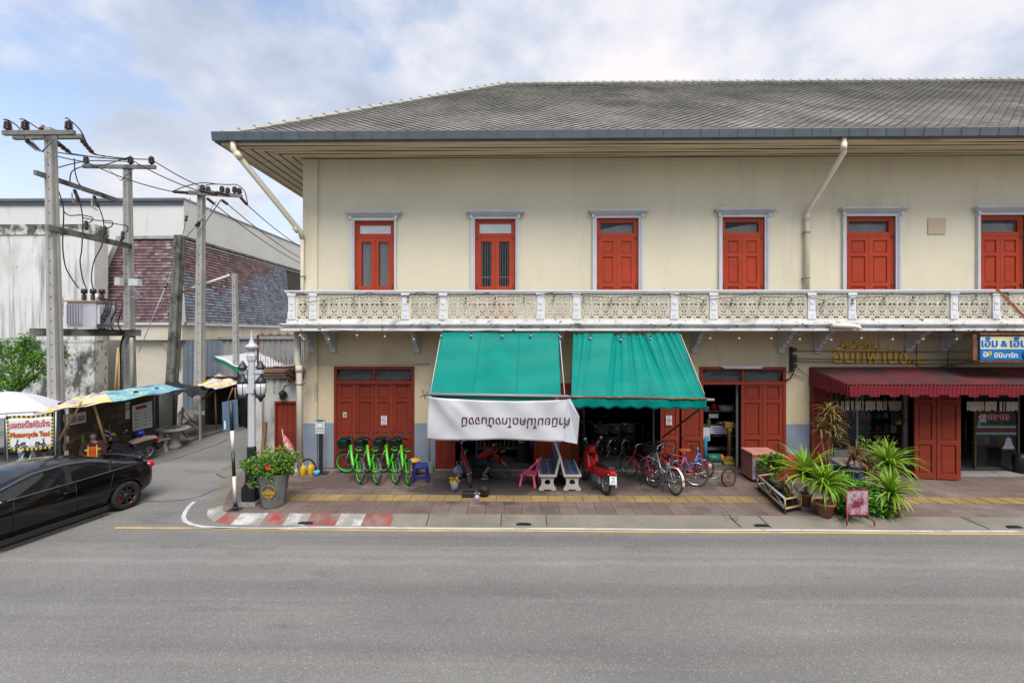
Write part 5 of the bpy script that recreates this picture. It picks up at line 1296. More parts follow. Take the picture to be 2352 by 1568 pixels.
# concrete benches with tiled seats, back to back
M['bluetile'] = grid_mat('blue_glazed_tile', (.035,.085,.16), .2, .2, (0,0), .006, (.3,.3,.3), .25, .25)
M['benchc'] = pmat('pale_terrazzo', (.52,.48,.40), .8, .1, 4, .1, grain=.15, gscale=80, dirt=[((.26,.22,.17), 4, .55, .7, (1,1,1), .6)])
def bench(x, y, mir, label, ln=1.5):
    t = thing('concrete_bench', label, 'bench', (x,y,0), 0, 'concrete benches back to back')
    for yy in (.06, ln-.16):
        lg = MB(); n = 14
        outer_ = [(-.24,0),(-.22,.05),(-.16,.14),(-.15,.24),(-.19,.36),(.19,.36),(.15,.24),(.16,.14),(.22,.05),(.24,0),(.10,0),(.08,.03),(-.08,.03),(-.10,0)]
        hole = [(.075*math.cos(2*math.pi*i/n),.21+.075*math.sin(2*math.pi*i/n)) for i in range(n)]
        # ring of quads between outline (resampled) and the round hole
        def outline(a):
            best = None
            dx, dz = math.cos(a), math.sin(a)
            for (xa,za),(xb,zb) in zip(outer_, outer_[1:]+outer_[:1]):
                za_, zb_ = za-.21, zb-.21; den = dx*(zb_-za_)-dz*(xb-xa)
                if abs(den) < 1e-9: continue
                s = (xa*(zb_-za_)-za_*(xb-xa))/den; 
                tt = ((xa*dz-za_*dx))/den if den else 0
                if s > 0 and -1e-6 <= tt <= 1+1e-6 and (best is None or s < best): best = s
            return (dx*(best or .2), .21+dz*(best or .2))
        m = 48; vs = []
        for yv in (0,.09):
            for i in range(m):
                a = 2*math.pi*i/m; ox, oz = outline(a); vs += [(ox*mir,yy+yv,oz),(.075*math.cos(a)*mir,yy+yv,.21+.075*math.sin(a))]
        fs = []
        for i in range(m):
            j = (i+1)%m; A_ = lambda s_,k_,q_: s_*2*m+2*k_+q_
            fs += [(A_(0,i,0),A_(0,j,0),A_(0,j,1),A_(0,i,1)),(A_(1,i,1),A_(1,j,1),A_(1,j,0),A_(1,i,0)),(A_(0,i,0),A_(1,i,0),A_(1,j,0),A_(0,j,0)),(A_(0,i,1),A_(0,j,1),A_(1,j,1),A_(1,i,1))]
        lg.add(vs, fs); lg.build('leg', M['benchc'], t)
    b = MB(); b.box((-.23,0,.361),(.23,ln,.42)); b.build('seat', M['benchc'], t, bevel=.01)
    b = MB(); b.box((-.19,.04,.4205),(.19,ln-.04,.424)); b.build('seat_tiles', M['bluetile'], t)
    b = MB(); s = mir
    b.prism([(s*.17,.40),(s*.235,.40),(s*.34,.86),(s*.29,.88)], 0, ln); b.build('backrest', M['benchc'], t, bevel=.012)
    b = MB(); b.prism([(s*.163,.45),(s*.169,.45),(s*.279,.85),(s*.273,.85)], .04, ln-.04); b.build('backrest_tiles', M['bluetile'], t)
    return t
pb = G(1258,1128); bench(pb.x, pb.y, 1, 'blue-tiled concrete bench next to the pink chair'); pb = G(1315,1128); bench(pb.x, pb.y, -1, 'blue-tiled concrete bench next to the red motorcycle')
# ladder against the leaf
t = thing('ladder', 'dark steel ladder leaning behind the right-hand bench', 'ladder', (WX(1328,12.95),12.95,0))
b = MB(); b.bar((-.17,0,.02),(-.17,.05,2.45),.04,.03); b.bar((.17,0,.02),(.17,.05,2.45),.04,.03); b.build('ladder_rail', M['blackm'], t)
for i in range(6): b = MB(); b.bar((-.15,.0,.35+.4*i),(.15,.0,.35+.4*i),.03,.03); b.build('rung', M['blackm'], t)
# signs on the doors
def paper_sign(x, y, w, h, Y, label, kind):
    t = thing('paper_notice', label, 'notice', W(x,y,Y))
    k_ = Y/1045; b = MB(); b.box((-w*k_/2,-.004,-h*k_/2),(w*k_/2,0,h*k_/2)); b.build('notice_sheet', M['paper'], t)
    s = min(w*k_*.36, h*k_*.3)
    if kind == 'smoke':
        b = MB(); b.tube([(s*math.cos(a),-.008,s*math.sin(a)) for a in [6.283*i/24 for i in range(24)]], s*.10, 5, True); b.bar((-s*.7,-.008,s*.7),(s*.7,-.008,-s*.7),.004,s*.16); b.build('ban_ring', M['redink'], t)
        b = MB(); b.box((-s*.62,-.0065,-s*.14),(s*.5,-.0045,s*.1)); b.build('cigarette_mark', M['blkink'], t)
        b = MB()
        for zz in (h*k_*.40, -h*k_*.40): b.box((-w*k_*.34,-.006,zz-.008),(w*k_*.34,-.0045,zz+.008))
        b.build('notice_line', M['blkink'], t)
    elif kind == 'camera':
        b = MB(); b.box((-w*k_*.42,-.006,-h*k_*.44),(w*k_*.42,-.0045,-h*k_*.20)); b.build('red_band', M['redink'], t)
        b = MB(); b.prism([(-.05,.06),(.05,.03),(.05,-.0),(.0,.0),(-.02,-.03),(-.03,.01)], -.0065, -.0045); b.build('camera_mark', M['blkink'], t)
    return t
paper_sign(792,953,8.5,12.5,YW-.012,'small red and white camera notice on the leftmost door leaf','camera')
paper_sign(882,965,13.5,21,YW-.012,'torn white notice with a smoking mark on the third door leaf','smoke')
paper_sign(1536.5,965,13.5,22,13.18,'white no smoking notice on the open red leaf under the scalloped awning','smoke')
# lamp post
p = G(578,1156)
t = thing('lamp_post', 'white ornamental lamp post with a black base and two hanging lanterns', 'street lamp', (p.x,p.y,0))
M['lampw'] = pmat('white_lamp_paint', (.52,.53,.56), .4, .05, 3, dirt=[((.35,.35,.36), 4, .62, .74, (1,1,.4), .5)])
M['lampk'] = pmat('dark_blue_black_paint', (.018,.022,.028), .45, .2, 4)
b = MB(); b.box((-.19,-.19,0),(.19,.19,.09)); b.build('plinth', M['conc'], t)
b = MB(); b.box((-.155,-.155,.0905),(.155,.155,.42)); b.prism([(-.155,0),(.155,0),(.11,.08),(-.11,.08)], -.11, .11, lambda x,z,tt: (x,tt,.42+z)); b.lathe([(.145,.50),(.13,.95),(.16,.98),(.165,1.04),(.12,1.08),(.10,1.12),(.105,1.30),(.09,1.36)], (0,0,0), 8, a0=R(22.5), smooth=False); b.build('lamp_base', M['lampk'], t)
b = MB(); b.lathe([(.088,1.3605),(.082,3.0),(.078,3.02),(.08,3.35),(.10,3.40),(.11,3.50),(.08,3.56),(.08,3.60)], (0,0,0), 8, a0=R(22.5), smooth=False); b.box((-.09,-.09,2.62),(.09,.09,2.72)); b.build('column', M['lampw'], t)
b = MB(); b.lathe([(.07,3.605),(.065,3.64),(.14,3.68),(.15,3.72),(.08,3.78),(.05,3.80),(.06,3.84),(.03,3.88),(.035,3.92),(.0,4.13)], (0,0,0), 12); b.build('finial', M['lampw'], t)
for sx, yy in ((-1,-.04),(1,.04)):
    b = MB(); b.box((.10 if sx > 0 else -.27,-.05,3.08),(.27 if sx > 0 else -.10,.05,3.17)); b.prism([(sx*.10,3.07),(sx*.24,3.07),(sx*.10,2.9)], -.03, .03); b.build('lamp_arm', M['lampw'], t)
    x = sx*.19
    b = MB(); b.lathe([(.09,3.1705),(.09,3.2),(.12,3.22),(.06,3.30),(.015,3.38),(0,3.39)], (x,yy,0), 8, smooth=False); b.lathe([(.04,3.06),(.05,3.0),(.105,2.93),(.125,2.88),(.125,2.85)], (x,yy,0), 12); b.lathe([(.10,2.55),(.11,2.52),(.05,2.47),(.03,2.42),(.0,2.38)], (x,yy,0), 12); lc = b.build('lantern_cap', M['lampk'], t)
    b = MB()
    for a in range(6): b.tube([(x+.125*math.cos(a*1.047),yy+.125*math.sin(a*1.047),2.85),(x+.138*math.cos(a*1.047),yy+.138*math.sin(a*1.047),2.74),(x+.10*math.cos(a*1.047),yy+.10*math.sin(a*1.047),2.53)], .008, 4)
    b.build('lantern_rib', M['lampk'], lc)
    b = MB(); b.lathe([(.115,2.85),(.13,2.75),(.11,2.62),(.075,2.55)], (x,yy,0), 16); b.build('lantern_globe', pmat('milky_glass', (.62,.62,.60), .25, .05), lc)
# striped sign post seen from behind
p = G(541,1170); top_ = W(530,922,10.35)
t = thing('sign_post', 'black and white striped post holding the blue-grey back of a traffic sign', 'sign post', (p.x,p.y,0))
e = Vector((top_.x-p.x,top_.y-p.y,top_.z)); sgm = [0,.035,.27,.475,.69,.97,1.0]
for i, (f0_, f1_) in enumerate(((.03,.08),(.08,.31),(.31,.53),(.53,.73),(.73,1.0))):
    b = MB(); b.tube([e*f0_, e*f1_], .036, 12); b.build('post_band', M['blackm'] if i%2 == 0 else M['white'], t)
b = MB(); b.box((-.13,-.10,0),(.13,.10,.012)); b.lathe([(.05,.012),(.05,.07)], (0,0,0), 10); b.build('base_plate', M['blackm'], t)
b = MB(); c0 = [W(506,924,10.42),W(542,917,10.36),W(544,983,10.36),W(509,992,10.42)]; b.add([q-p+Vector((0,.055,0)) for q in c0]+[q-p+Vector((0,.06,0)) for q in c0], [(0,1,2,3),(7,6,5,4),(0,4,5,1),(1,5,6,2),(2,6,7,3),(3,7,4,0)]); sb = b.build('sign_plate', pmat('blue_grey_sign_back', (.13,.20,.30), .5, .08, 3, metal=.2, dirt=[((.09,.13,.19), 3, .55, .7, (1,1,1), .6)]), t)
b = MB(); c1 = [W(511,967,10.42),W(519,965,10.41),W(519,983,10.41),W(512,987,10.42)]; b.poly([q-p+Vector((0,.049,0)) for q in c1]); b.build('torn_sticker', M['paper'], sb)
# jugs, pipes and the scan stand by the corner
def jug(x, y, mat, label):
    q = G(x,y); t = thing('plastic_jug', label, 'jug', (q.x,q.y,0), R(15), 'jugs by the wall')
    b = MB(); b.lathe([(.075,0),(.085,.02),(.085,.19),(.07,.24),(.035,.28),(.028,.31)], (0,0,0), 12); b.tube([(.03,0,.27),(.085,0,.25),(.095,0,.17),(.08,0,.12)], .014, 6); b.build('jug_body', mat, t)
    b = MB(); b.lathe([(.03,.3105),(.03,.345),(0,.35)], (0,0,0), 10); b.build('jug_cap', mat, t)
jug(681,1090,M['whiteP'],'white plastic jug next to the planter bush'); jug(695,1091,M['yellowP'],'yellow plastic jug between the white jug and the other yellow one'); jug(713,1089,M['yellowP'],'yellow plastic jug nearest to the black scan stand')
p = G(737,1087)
t = thing('information_stand', 'black metal stand holding a small white and teal bicycle-hire notice', 'sign stand', (p.x,p.y,0))
b = MB(); b.box((-.20,-.12,0),(.20,.12,.03)); b.box((-.05,-.02,.03),(.05,.02,1.28)); b.build('stand_post', M['blackm'], t)
b = MB(); b.box((-.145,-.06,1.15),(.145,-.04,1.56)); bd = b.build('notice_board', pmat('teal_frame', (.05,.30,.30), .5, .05), t)
b = MB(); b.box((-.13,-.064,1.165),(.13,-.0605,1.52)); b.build('notice_sheet', M['paper'], bd)
b = MB(); b.box((-.09,-.068,1.505),(.09,-.0645,1.535)); b.box((-.085,-.068,1.34),(-.075,-.0645,1.47)); b.box((.075,-.068,1.34),(.085,-.0645,1.47)); b.box((-.085,-.068,1.471),(.085,-.0645,1.482)); b.box((-.085,-.068,1.325),(.085,-.0645,1.336)); b.build('phone_outline', M['blkink'], bd)
b = MB()
for i in range(4): b.box((-.115+i*.062,-.068,1.20),(-.075+i*.062,-.0645,1.26))
b.build('step_picture', pmat('grey_picture', (.25,.28,.30), .6, .3, 40), bd)
b = MB(); b.box((-.125,-.068,1.285),(.125,-.0645,1.31)); b.build('orange_band', pmat('orange_green_print', (.35,.40,.15), .6, .3, 20), bd)
t = thing('water_valve', 'blue water pipes and a black hose at the foot of the cream downpipe', 'pipe', (WX(703,13.1),13.1,0))
b = MB(); b.tube([(-.25,-.1,.22),(.0,-.1,.22),(.12,-.1,.22)], .03, 8); b.tube([(-.02,-.1,.0),(-.02,-.1,.30)], .035, 8); b.ball((-.02,-.1,.22),.06,8,6); b.build('blue_pipe', pmat('blue_pvc', (.03,.20,.42), .4, .1, 5), t)
b = MB(); b.tube([(.08+.26*math.cos(a)*.9,-.06,.08+.33*math.sin(a)) for a in [math.pi*(1-i/12)*1.0 for i in range(13)]], .028, 8); b.build('hose', M['rubber'], t)
b = MB(); b.lathe([(.075,0),(.09,.12),(.085,.13),(.07,.01)], (.42,-.25,0), 14); tag(b.build('paint_tin', pmat('light_blue_tin', (.10,.42,.55), .4, .05), None, (WX(703,13.1),13.1,0)), 'small light blue tin beside the black scan stand', 'tin')
# big concrete pot with emblem
p = G(627,1172)
t = thing('concrete_planter', 'grey faceted concrete planter with a round gilded emblem', 'planter', (WX(628,p.y+.30),p.y+.30,0), R(8))
b = MB(); pr = [(.235,0),(.25,.04),(.345,.74),(.35,.77),(.31,.77),(.30,.70),(0,.68)]
b.lathe(pr, (0,0,0), 10, smooth=False, a0=R(18)); b.build('planter_body', pmat('wet_grey_concrete', (.17,.175,.175), .75, .18, 2.5, .3, 40, grain=.1, gscale=60, dirt=[((.07,.07,.068), 2.5, .52, .68, (1,1,.5), .7),((.33,.33,.32), 4, .62, .74, (1,1,.4), .5)]), t)
Rm = Matrix.Rotation(R(90+9.5),3,'X')
b = MB(); cz = .42; ydisc = -.292
b.tube([(.145*math.cos(a),ydisc-.002-.165*math.sin(a)*.16,cz+.155*math.sin(a)) for a in [6.283*i/28 for i in range(28)]], .010, 6, True); b.build('emblem_ring', pmat('gilt', (.50,.32,.06), .45, .2, 10, metal=.3), t)
b = MB(); n = 12; b.add([(.135*math.cos(math.pi+math.pi*i/n),ydisc-.012-.165*math.sin(math.pi+math.pi*i/n)*.16,cz+.145*math.sin(math.pi+math.pi*i/n)) for i in range(n+1)]+[(.07,ydisc-.02,cz+.03),(0,ydisc-.025,cz+.07),(-.07,ydisc-.02,cz+.03)], [tuple(range(n+4))])
for i in range(5): b.tube([(-.10+.05*i-.03,ydisc-.02,cz-.05-.02*(i%2)),(-.10+.05*i,ydisc-.03,cz-.03),(-.10+.05*i+.03,ydisc-.02,cz-.05)], .008, 4)
b.build('emblem_relief', pmat('gilt_relief', (.52,.34,.05), .5, .3, 14, metal=.2), t)

# freezer chest
p = G(1751,1108)
t = thing('freezer_chest', 'faded red chest freezer standing in front of the closed red leaves', 'freezer', (p.x,p.y,0), R(0))
M['freez'] = pmat('faded_red_freezer', (.42,.16,.12), .5, .14, 2, dirt=[((.36,.06,.04), 1.2, .46, .62, (1,1,1), .8), ((.55,.50,.46), 3, .66, .74, (1,1,.5), .6)])
wl0, wr0 = WX(1728,p.y)-p.x, WX(1792,p.y)-p.x
b = MB(); b.box((wl0,0,.06),(wr0,.62,.72)); b.build('chest_body', M['freez'], t, bevel=.02)
b = MB(); b.box((wl0-.01,-.02,.725),(wr0+.01,.64,.80)); b.build('chest_lid', pmat('faded_pink_lid', (.50,.22,.18), .45, .1, 2), t, bevel=.02)
b = MB(); b.box(((wl0+wr0)/2-.1,-.035,.70),((wl0+wr0)/2+.1,-.021,.73)); b.build('lid_handle', M['redP'], t)
for x, z, s_, tx_ in ((.02,.50,.085,'L-7053'),(.0,.33,.085,'C53 - 51')):
    text_mesh('chest_marking', tx_, s_, M['paper'], t, Matrix.Translation((x,-.003,z)) @ Matrix.Rotation(R(90),4,'X'), .001)
for i,(x,z) in enumerate(((.26,.42),(.27,.22))): text_mesh('chest_marking', '51', .08, M['paper'], t, Matrix.Translation((x,-.003,z)) @ Matrix.Rotation(R(90),4,'X'), .001)
b = MB(); b.box((wl0+.004,-.003,.10),(wl0+.09,-.0005,.62)); b.build('peeling_sticker', pmat('torn_blue_white_sticker', (.55,.58,.60), .5, .1, 3, dirt=[((.08,.25,.42), 8, .52, .58, (1,1,.5), .9)]), t)
for x in (wl0+.08, wr0-.08):
    for y in (.08,.54): b = MB(); b.lathe([(.03,0),(.03,.06)], (x,y,0), 8); b.build('chest_foot', M['blackP'], t)
# red tub and blue barrel behind the plants
p = G(1812,1103)
b = MB(); b.box((-.26,0,0),(.28,.5,.62)); tag(b.build('plastic_crate', M['redP'], None, (p.x,p.y,0), bevel=.03), 'bright red plastic box between the freezer and the sword-leaf plants', 'box')
p = G(1966,1108)
t = thing('plastic_tub', 'round blue plastic tub covered with old boards behind the plants', 'tub', (p.x,p.y+.3,0))
b = MB(); b.lathe([(.30,0),(.36,.08),(.40,.42),(.43,.43),(.43,.47),(.38,.47),(.33,.1),(0,.1)], (0,0,0), 24); b.build('tub_body', pmat('blue_plastic_tub', (.01,.06,.34), .4, .1, 4), t)
b = MB()
for i in range(5): b.box((-.42+.02*i,-.38+i*.15,.475+.006*i),(.42-.03*(i%2),-.25+i*.15,.49+.006*i))
b.build('board_cover', pmat('grey_old_boards', (.34,.29,.24), .85, .2, 3, stretch=(.3,4,1)), t)
# folding sign, front worn
p = G(1965,1199,-.04)
t = thing('folding_sign', 'worn maroon board sign with flaking pale paint on bent legs', 'sign', (p.x,9.85,-.05))
b = MB(); b.box((-.225,-.012,.20),(.225,.012,.72)); b.build('sign_panel', pmat('flaking_maroon_paint', (.20,.02,.045), .7, .15, 3, dirt=[((.48,.34,.40), 3.5, .44, .56, (1,1,1), .95), ((.25,.06,.04), 12, .58, .64, (1,1,1), .8)]), t)
b = MB()
for sx in (-1,1): b.tube([(sx*.225,-.0,.74),(sx*.225,-.0,.20),(sx*.225,-.03,.17),(sx*.29,-.10,.10),(sx*.29,-.10,.0)], .016, 6)
b.bar((-.235,0,.73),(.235,0,.73),.03,.025); b.bar((-.235,0,.19),(.235,0,.19),.03,.025); b.build('sign_frame', M['maroon'], t)
# bamboo trolley planter
c_ = [G(1740,1122),G(1800,1112),G(1840,1172),G(1803,1180)]
t = thing('bamboo_planter', 'low bamboo planter frame on castors beside the sword-leaf plants', 'planter', (c_[3].x,c_[3].y,0))
A0,B0,C0,D0 = [q-c_[3] for q in c_]; up = Vector((0,0,1))
b = MB()
for z, r_ in ((.34,.03),): b.tube([A0+up*z,D0+up*z], r_, 8); b.tube([B0+up*z,C0+up*z], r_, 8)
b.build('top_pole', M['greybam'], t)
b = MB()
for z in (.12,.33): b.tube([D0+up*z,C0+up*z], .022, 8); b.tube([A0+up*z,B0+up*z], .02, 8)
b.tube([A0+up*.12,D0+up*.12], .022, 8); b.tube([B0+up*.12,C0+up*.12], .022, 8)
for q in (A0,B0,C0,D0,(A0+D0)/2,(B0+C0)/2): b.tube([q+up*.1,q+up*.34], .018, 8)
b.build('frame_pole', M['bamboo'], t)
b = MB(); m_ = (A0+D0)/2; b.tube([A0+up*.33,m_+up*.13], .012, 6); b.tube([m_+up*.33,D0+up*.13], .012, 6); b.tube([m_+up*.13,A0+up*.13], .012, 6); b.build('diagonal_brace', M['greybam'], t)
b = MB(); b.add([q+up*z for z in (.06,.10) for q in (A0,B0,C0,D0)], [(0,3,2,1),(4,5,6,7),(0,1,5,4),(1,2,6,5),(2,3,7,6),(3,0,4,7)]); b.build('trolley_base', M['blackm'], t)
for q in (A0,B0,C0,D0): b = MB(); b.lathe([(.03,-.012),(.035,0),(.03,.012)], q*.93+up*.035, 10, Matrix.Rotation(R(90),3,'X')); b.build('castor', M['rubber'], t)
for f in (.12,.42,.72):
    q = (A0.lerp(D0,f)+B0.lerp(C0,f))/2; b = MB(); b.lathe([(.10,.10),(.13,.26),(.115,.26),(.10,.22),(0,.22)], q, 12); b.build('plant_pot', M['blackP'], t)
# bicycle trailer wheels
def wheel_meshes(parent, c, r, axis, tyre=None, rim=None, t=.02, spokes=18):
    """axis = unit vector of the axle"""
    q = Vector((0,0,1)).rotation_difference(Vector(axis)).to_matrix(); c = Vector(c)
    b = MB(); b.tube([c+q@Vector((r*math.cos(a),r*math.sin(a),0)) for a in [6.283*i/32 for i in range(32)]], t, 6, True); w = b.build('wheel', tyre or M['tyre'], parent)
    b = MB(); b.tube([c+q@Vector(((r-t*1.3)*math.cos(a),(r-t*1.3)*math.sin(a),0)) for a in [6.283*i/32 for i in range(32)]], t*.62, 5, True)
    for i in range(spokes):
        a = 6.283*i/spokes; s = (-1)**i; b.tube([c+q@Vector((.02*math.cos(a+.9*s),.02*math.sin(a+.9*s),.03*s)), c+q@Vector(((r-t*1.4)*math.cos(a),(r-t*1.4)*math.sin(a),0))], .0022, 3)
    b.lathe([(.02,-.045),(.028,-.03),(.018,0),(.028,.03),(.02,.045)], c, 8, q); b.build('rim', rim or M['chrome'], w)
    return w
p = G(1674,1116)
t = thing('bicycle_trailer', 'axle with two spoked wheels of a hand trailer left of the freezer', 'trailer', (p.x,p.y,0), R(22))
wheel_meshes(t, (0,0,.24), .24, (0,1,0), M['rubber'], M['rust'], .022); wheel_meshes(t, (0,.75,.24), .24, (0,1,0), M['rubber'], M['rust'], .022)
b = MB(); b.tube([(0,0,.24),(0,.75,.24)], .015, 6); b.tube([(0,.15,.24),(-.5,.15,.20)], .012, 6); b.tube([(0,.60,.24),(-.5,.60,.20)], .012, 6); b.build('axle', M['steel'], t)
# ================================================================= bicycles
def rot_about(p, axis, ang):
    p = Vector(p); return Matrix.Translation(p) @ Matrix.Rotation(ang, 4, Vector(axis).normalized()) @ Matrix.Translation(-p)
def bicycle(name, label, a, c, frame, style='diamond', steer=0.0, lean=R(4), group=None, basket=None, fender=None, r=.33, tyre=None, rim=None, saddle=None, grips=None, stand=True, z=0.0, wires=18):
    """a, c: where the rear and the front wheel touch the ground"""
    a, c = Vector(a), Vector(c); d = c-a; wb = d.length
    t = thing(name, label, 'bicycle', ((a.x+c.x)/2,(a.y+c.y)/2,z), math.atan2(d.y,d.x), group); t.rotation_euler = (lean,0,math.atan2(d.y,d.x))
    k = r/.33
    RH, FH = Vector((-wb/2,0,r)), Vector((wb/2,0,r)); BB = Vector((-wb*.07,0,.27*k+.01))
    ST, HB, HT = Vector((-wb*.22,0,.74*k)), Vector((wb*.5-.15*k,0,.70*k)), Vector((wb*.5-.20*k,0,.86*k))
    S = rot_about(HB, HT-HB, steer); tr = lambda p: S @ Vector(p)
    tyre, rim = tyre or M['tyre'], rim or M['chrome']; saddle = saddle or M['blackP']; grips = grips or M['blackP']
    th = .021*k if style != 'share' else .023
    wheel_meshes(t, RH, r-th, (0,1,0), tyre, rim, th, wires)
    ax = (S.to_3x3() @ Vector((0,1,0))); wheel_meshes(t, tr(FH), r-th, ax, tyre, rim, th, wires)
    if style == 'share':
        for q, axx in ((RH,Vector((0,1,0))),(tr(FH),ax)):
            qq = Vector((0,0,1)).rotation_difference(axx).to_matrix(); b = MB()
            rr = r-th*2.3; n = 32
            for w_ in (-.013,.013): pass
            b.tube([q+qq@Vector((rr*math.cos(6.283*i/n),rr*math.sin(6.283*i/n),0)) for i in range(n)], .019, 6, True); b.build('green_rim', M['lime'], t)
    b = MB(); f = .019*k
    if style == 'share':
        mid = BB+Vector((.08,0,.06)); b.tube([HT,HT.lerp(mid,.5)+Vector((.01,0,-.03)),mid,BB], [.035,.040,.042,.04], 10); b.tube([BB,ST], .026, 8)
        for s in (-.05,.05): b.tube([RH+Vector((0,s,0)),BB+Vector((0,s*.5,.0))], .014, 6); b.tube([RH+Vector((0,s,0)),ST.lerp(BB,.25)+Vector((0,s*.4,0))], .013, 6)
    elif style == 'step':
        b.tube([HT,HT.lerp(BB,.5)+Vector((0,0,-.04)),BB], f*1.2, 8); b.tube([HB,HB.lerp(BB.lerp(ST,.35),.5)+Vector((0,0,-.05)),BB.lerp(ST,.35)], f, 8); b.tube([BB,ST], f, 8)
    else:
        b.tube([HT-Vector((0,0,.04)),ST], f, 8); b.tube([HB,BB], f*1.2, 8); b.tube([BB,ST], f, 8)
    b.tube([HB,HT], f*1.35, 8)
    if style != 'share':
        for s in (-.05,.05): b.tube([RH+Vector((0,s,0)),BB+Vector((0,s*.4,0))], f*.6, 6); b.tube([RH+Vector((0,s,0)),ST+Vector((0,s*.3,-.05))], f*.6, 6)
    b.build('frame', frame, t)
    b = MB()
    for s in (-.05,.05): b.tube([tr(HB+Vector((0,s*.5,0))),tr(HB.lerp(FH,.3)+Vector((0,s,0))),tr(FH+Vector((0,s,0)))], f*.8, 6)
    b.build('fork', M['silver'] if style == 'share' else frame, t)
    b = MB(); sp = ST+Vector((-.03,0,.16*k)); b.tube([ST,sp], f*.8, 6)
    b.build('seat_post', M['chrome'], t)
    b = MB(); b.add([sp+Vector(p)*k for p in ((-.14,-.08,.0),(-.14,.08,.0),(.0,.06,.0),(.15,.018,.0),(.15,-.018,.0),(.0,-.06,.0),(-.13,-.075,.06),(-.13,.075,.06),(.0,.05,.05),(.14,.015,.045),(.14,-.015,.045),(.0,-.05,.05))], [(0,1,2,3,4,5),(11,10,9,8,7,6)]+[(i,6+i,6+(i+1)%6,(i+1)%6) for i in range(6)]); b.build('saddle', saddle, t, bevel=.015)
    b = MB(); H = HT+Vector((-.03,0,.14*k if style != 'share' else .24)); hb = []
    hw = .28*k if style != 'share' else .29
    for s in (-1,1): hb.append([tr(H),tr(H+Vector((.04,s*hw*.4,.03))),tr(H+Vector((-.02,s*hw*.85,.06))),tr(H+Vector((-.16*k,s*hw,.04)))])
    b.tube([tr(HT),tr(H)], .014, 6)
    for q in hb: b.tube(q, .011 if style != 'share' else .016, 6)
    bar = b.build('handlebar', M['chrome'] if style != 'share' else M['blackm'], t)
    for q in hb: b = MB(); b.tube([q[2].lerp(q[3],.25), q[3]+(q[3]-q[2])*.1], .017 if style != 'share' else .024, 6); b.build('grip', grips, bar)
    b = MB(); cr_ = .17*k
    b.tube([BB+Vector((.075*k*math.cos(i*.4488),-.045,.075*k*math.sin(i*.4488))) for i in range(14)], .007, 4, True)
    b.tube([BB+Vector((0,-.06,0)),BB+Vector((cr_*.5,-.07,-cr_*.75))], .010, 5); b.tube([BB+Vector((0,.06,0)),BB+Vector((-cr_*.5,.07,cr_*.75))], .010, 5); b.tube([BB-Vector((0,.06,0)),BB+Vector((0,.06,0))], .012, 6)
    cr = b.build('crank', M['steel'], t)
    for s in (1,-1): b = MB(); b.cbox(BB+Vector((s*cr_*.5,-s*.11,-s*cr_*.75)),(.09,.07,.02)); b.build('pedal', M['blackP'], cr)
    if fender:
        for hub, mt, a0, a1 in ((RH,None,R(-5),R(165)),(FH,S,R(30),R(150))):
            b = MB(); n = 14; vs = []
            for i in range(n+1):
                an = a0+(a1-a0)*i/n
                an = math.pi-an if hub is RH else an
                for s, dr in ((-.034,.02),(-.025,.035),(.025,.035),(.034,.02)):
                    p = hub+Vector(((r+dr)*math.cos(an),s,(r+dr)*math.sin(an))); vs.append(mt @ p if mt else p)
            b.add(vs, [(i*4+j,i*4+j+1,i*4+j+5,i*4+j+4) for i in range(n) for j in range(3)], True); b.build('mudguard', fender, t, solid=.004)
    if stand: b = MB(); b.tube([BB+Vector((-.12,.03,-.03)),Vector((-.28*k,.16,.0))], .010, 5); b.build('kickstand', M['blackm'], t)
    b = MB(); q = RH+Vector((-r-.03,0,.14)); b.lathe([(.028,0),(.028,.02),(0,.028)], q, 8, Matrix.Rotation(R(-90),3,'Y')); b.build('reflector', M['redP'], t)
    if basket:
        b = MB(); w0, w1, dp, h0, h1 = .15, .19, .26, HT.z-.05, HT.z+.20
        x0 = HT.x+.06
        P = lambda u,v,f: tr(Vector((x0+u*(dp*(.85+.15*f)), (v-.5)*2*(w0+(w1-w0)*f), h0+(h1-h0)*f)))
        for f in (0,.33,.66,1): b.tube([P(0,0,f),P(1,0,f),P(1,1,f),P(0,1,f)], .006 if f < 1 else .009, 4, True)
        for v in range(7):
            for u in (0,1): b.bar(P(u,v/6,0),P(u,v/6,1),.006,.006)
        for u in range(1,5):
            for v in (0,1): b.bar(P(u/5,v,0),P(u/5,v,1),.006,.006)
            b.bar(P(u/5,0,0),P(u/5,1,0),.006,.006)
        o = b.build('basket', basket, t)
        if style == 'share':
            b = MB(); vs = [P(u,v,f) for f in (.02,.9) for u,v in ((.02,.02),(.98,.02),(.98,.98),(.02,.98))]; b.add(vs, [(0,3,2,1),(0,1,5,4),(1,2,6,5),(2,3,7,6),(3,0,4,7)]); b.build('basket_liner', pmat('dark_green_plastic', (.006,.035,.022), .5, .2, 10) if 'bl' not in M else M['bl'], o)
    if style == 'share':
        b = MB(); b.box((-wb*.5-.02,-.03,r+.31),(-wb*.5+.22,.03,r+.33)); b.build('rear_rack', M['blackm'], t)
        b = MB(); b.cbox(HT+Vector((.03,0,.20)),(.16,.10,.10)); b.build('smart_lock', M['blackP'], t, bevel=.02)
        b = MB(); b.cbox(Vector((sp.x-.03,0,sp.z-.035)),(.20,.12,.03)); b.build('green_saddle_base', M['lime'], t, bevel=.01)
    return t
M['bl'] = pmat('dark_green_plastic', (.006,.035,.022), .5, .2, 10)
M['guard'] = pmat('dark_printed_mudguard', (.03,.05,.07), .4, .2, 8, dirt=[((.35,.45,.45), 14, .60, .64, (1,1,1), .8)])
gl = ['leftmost green hire bicycle parked against the red door, nearest to the scan stand', 'second green hire bicycle from the scan stand',
      'third green hire bicycle from the scan stand', 'rightmost green hire bicycle, beside the blue stool']
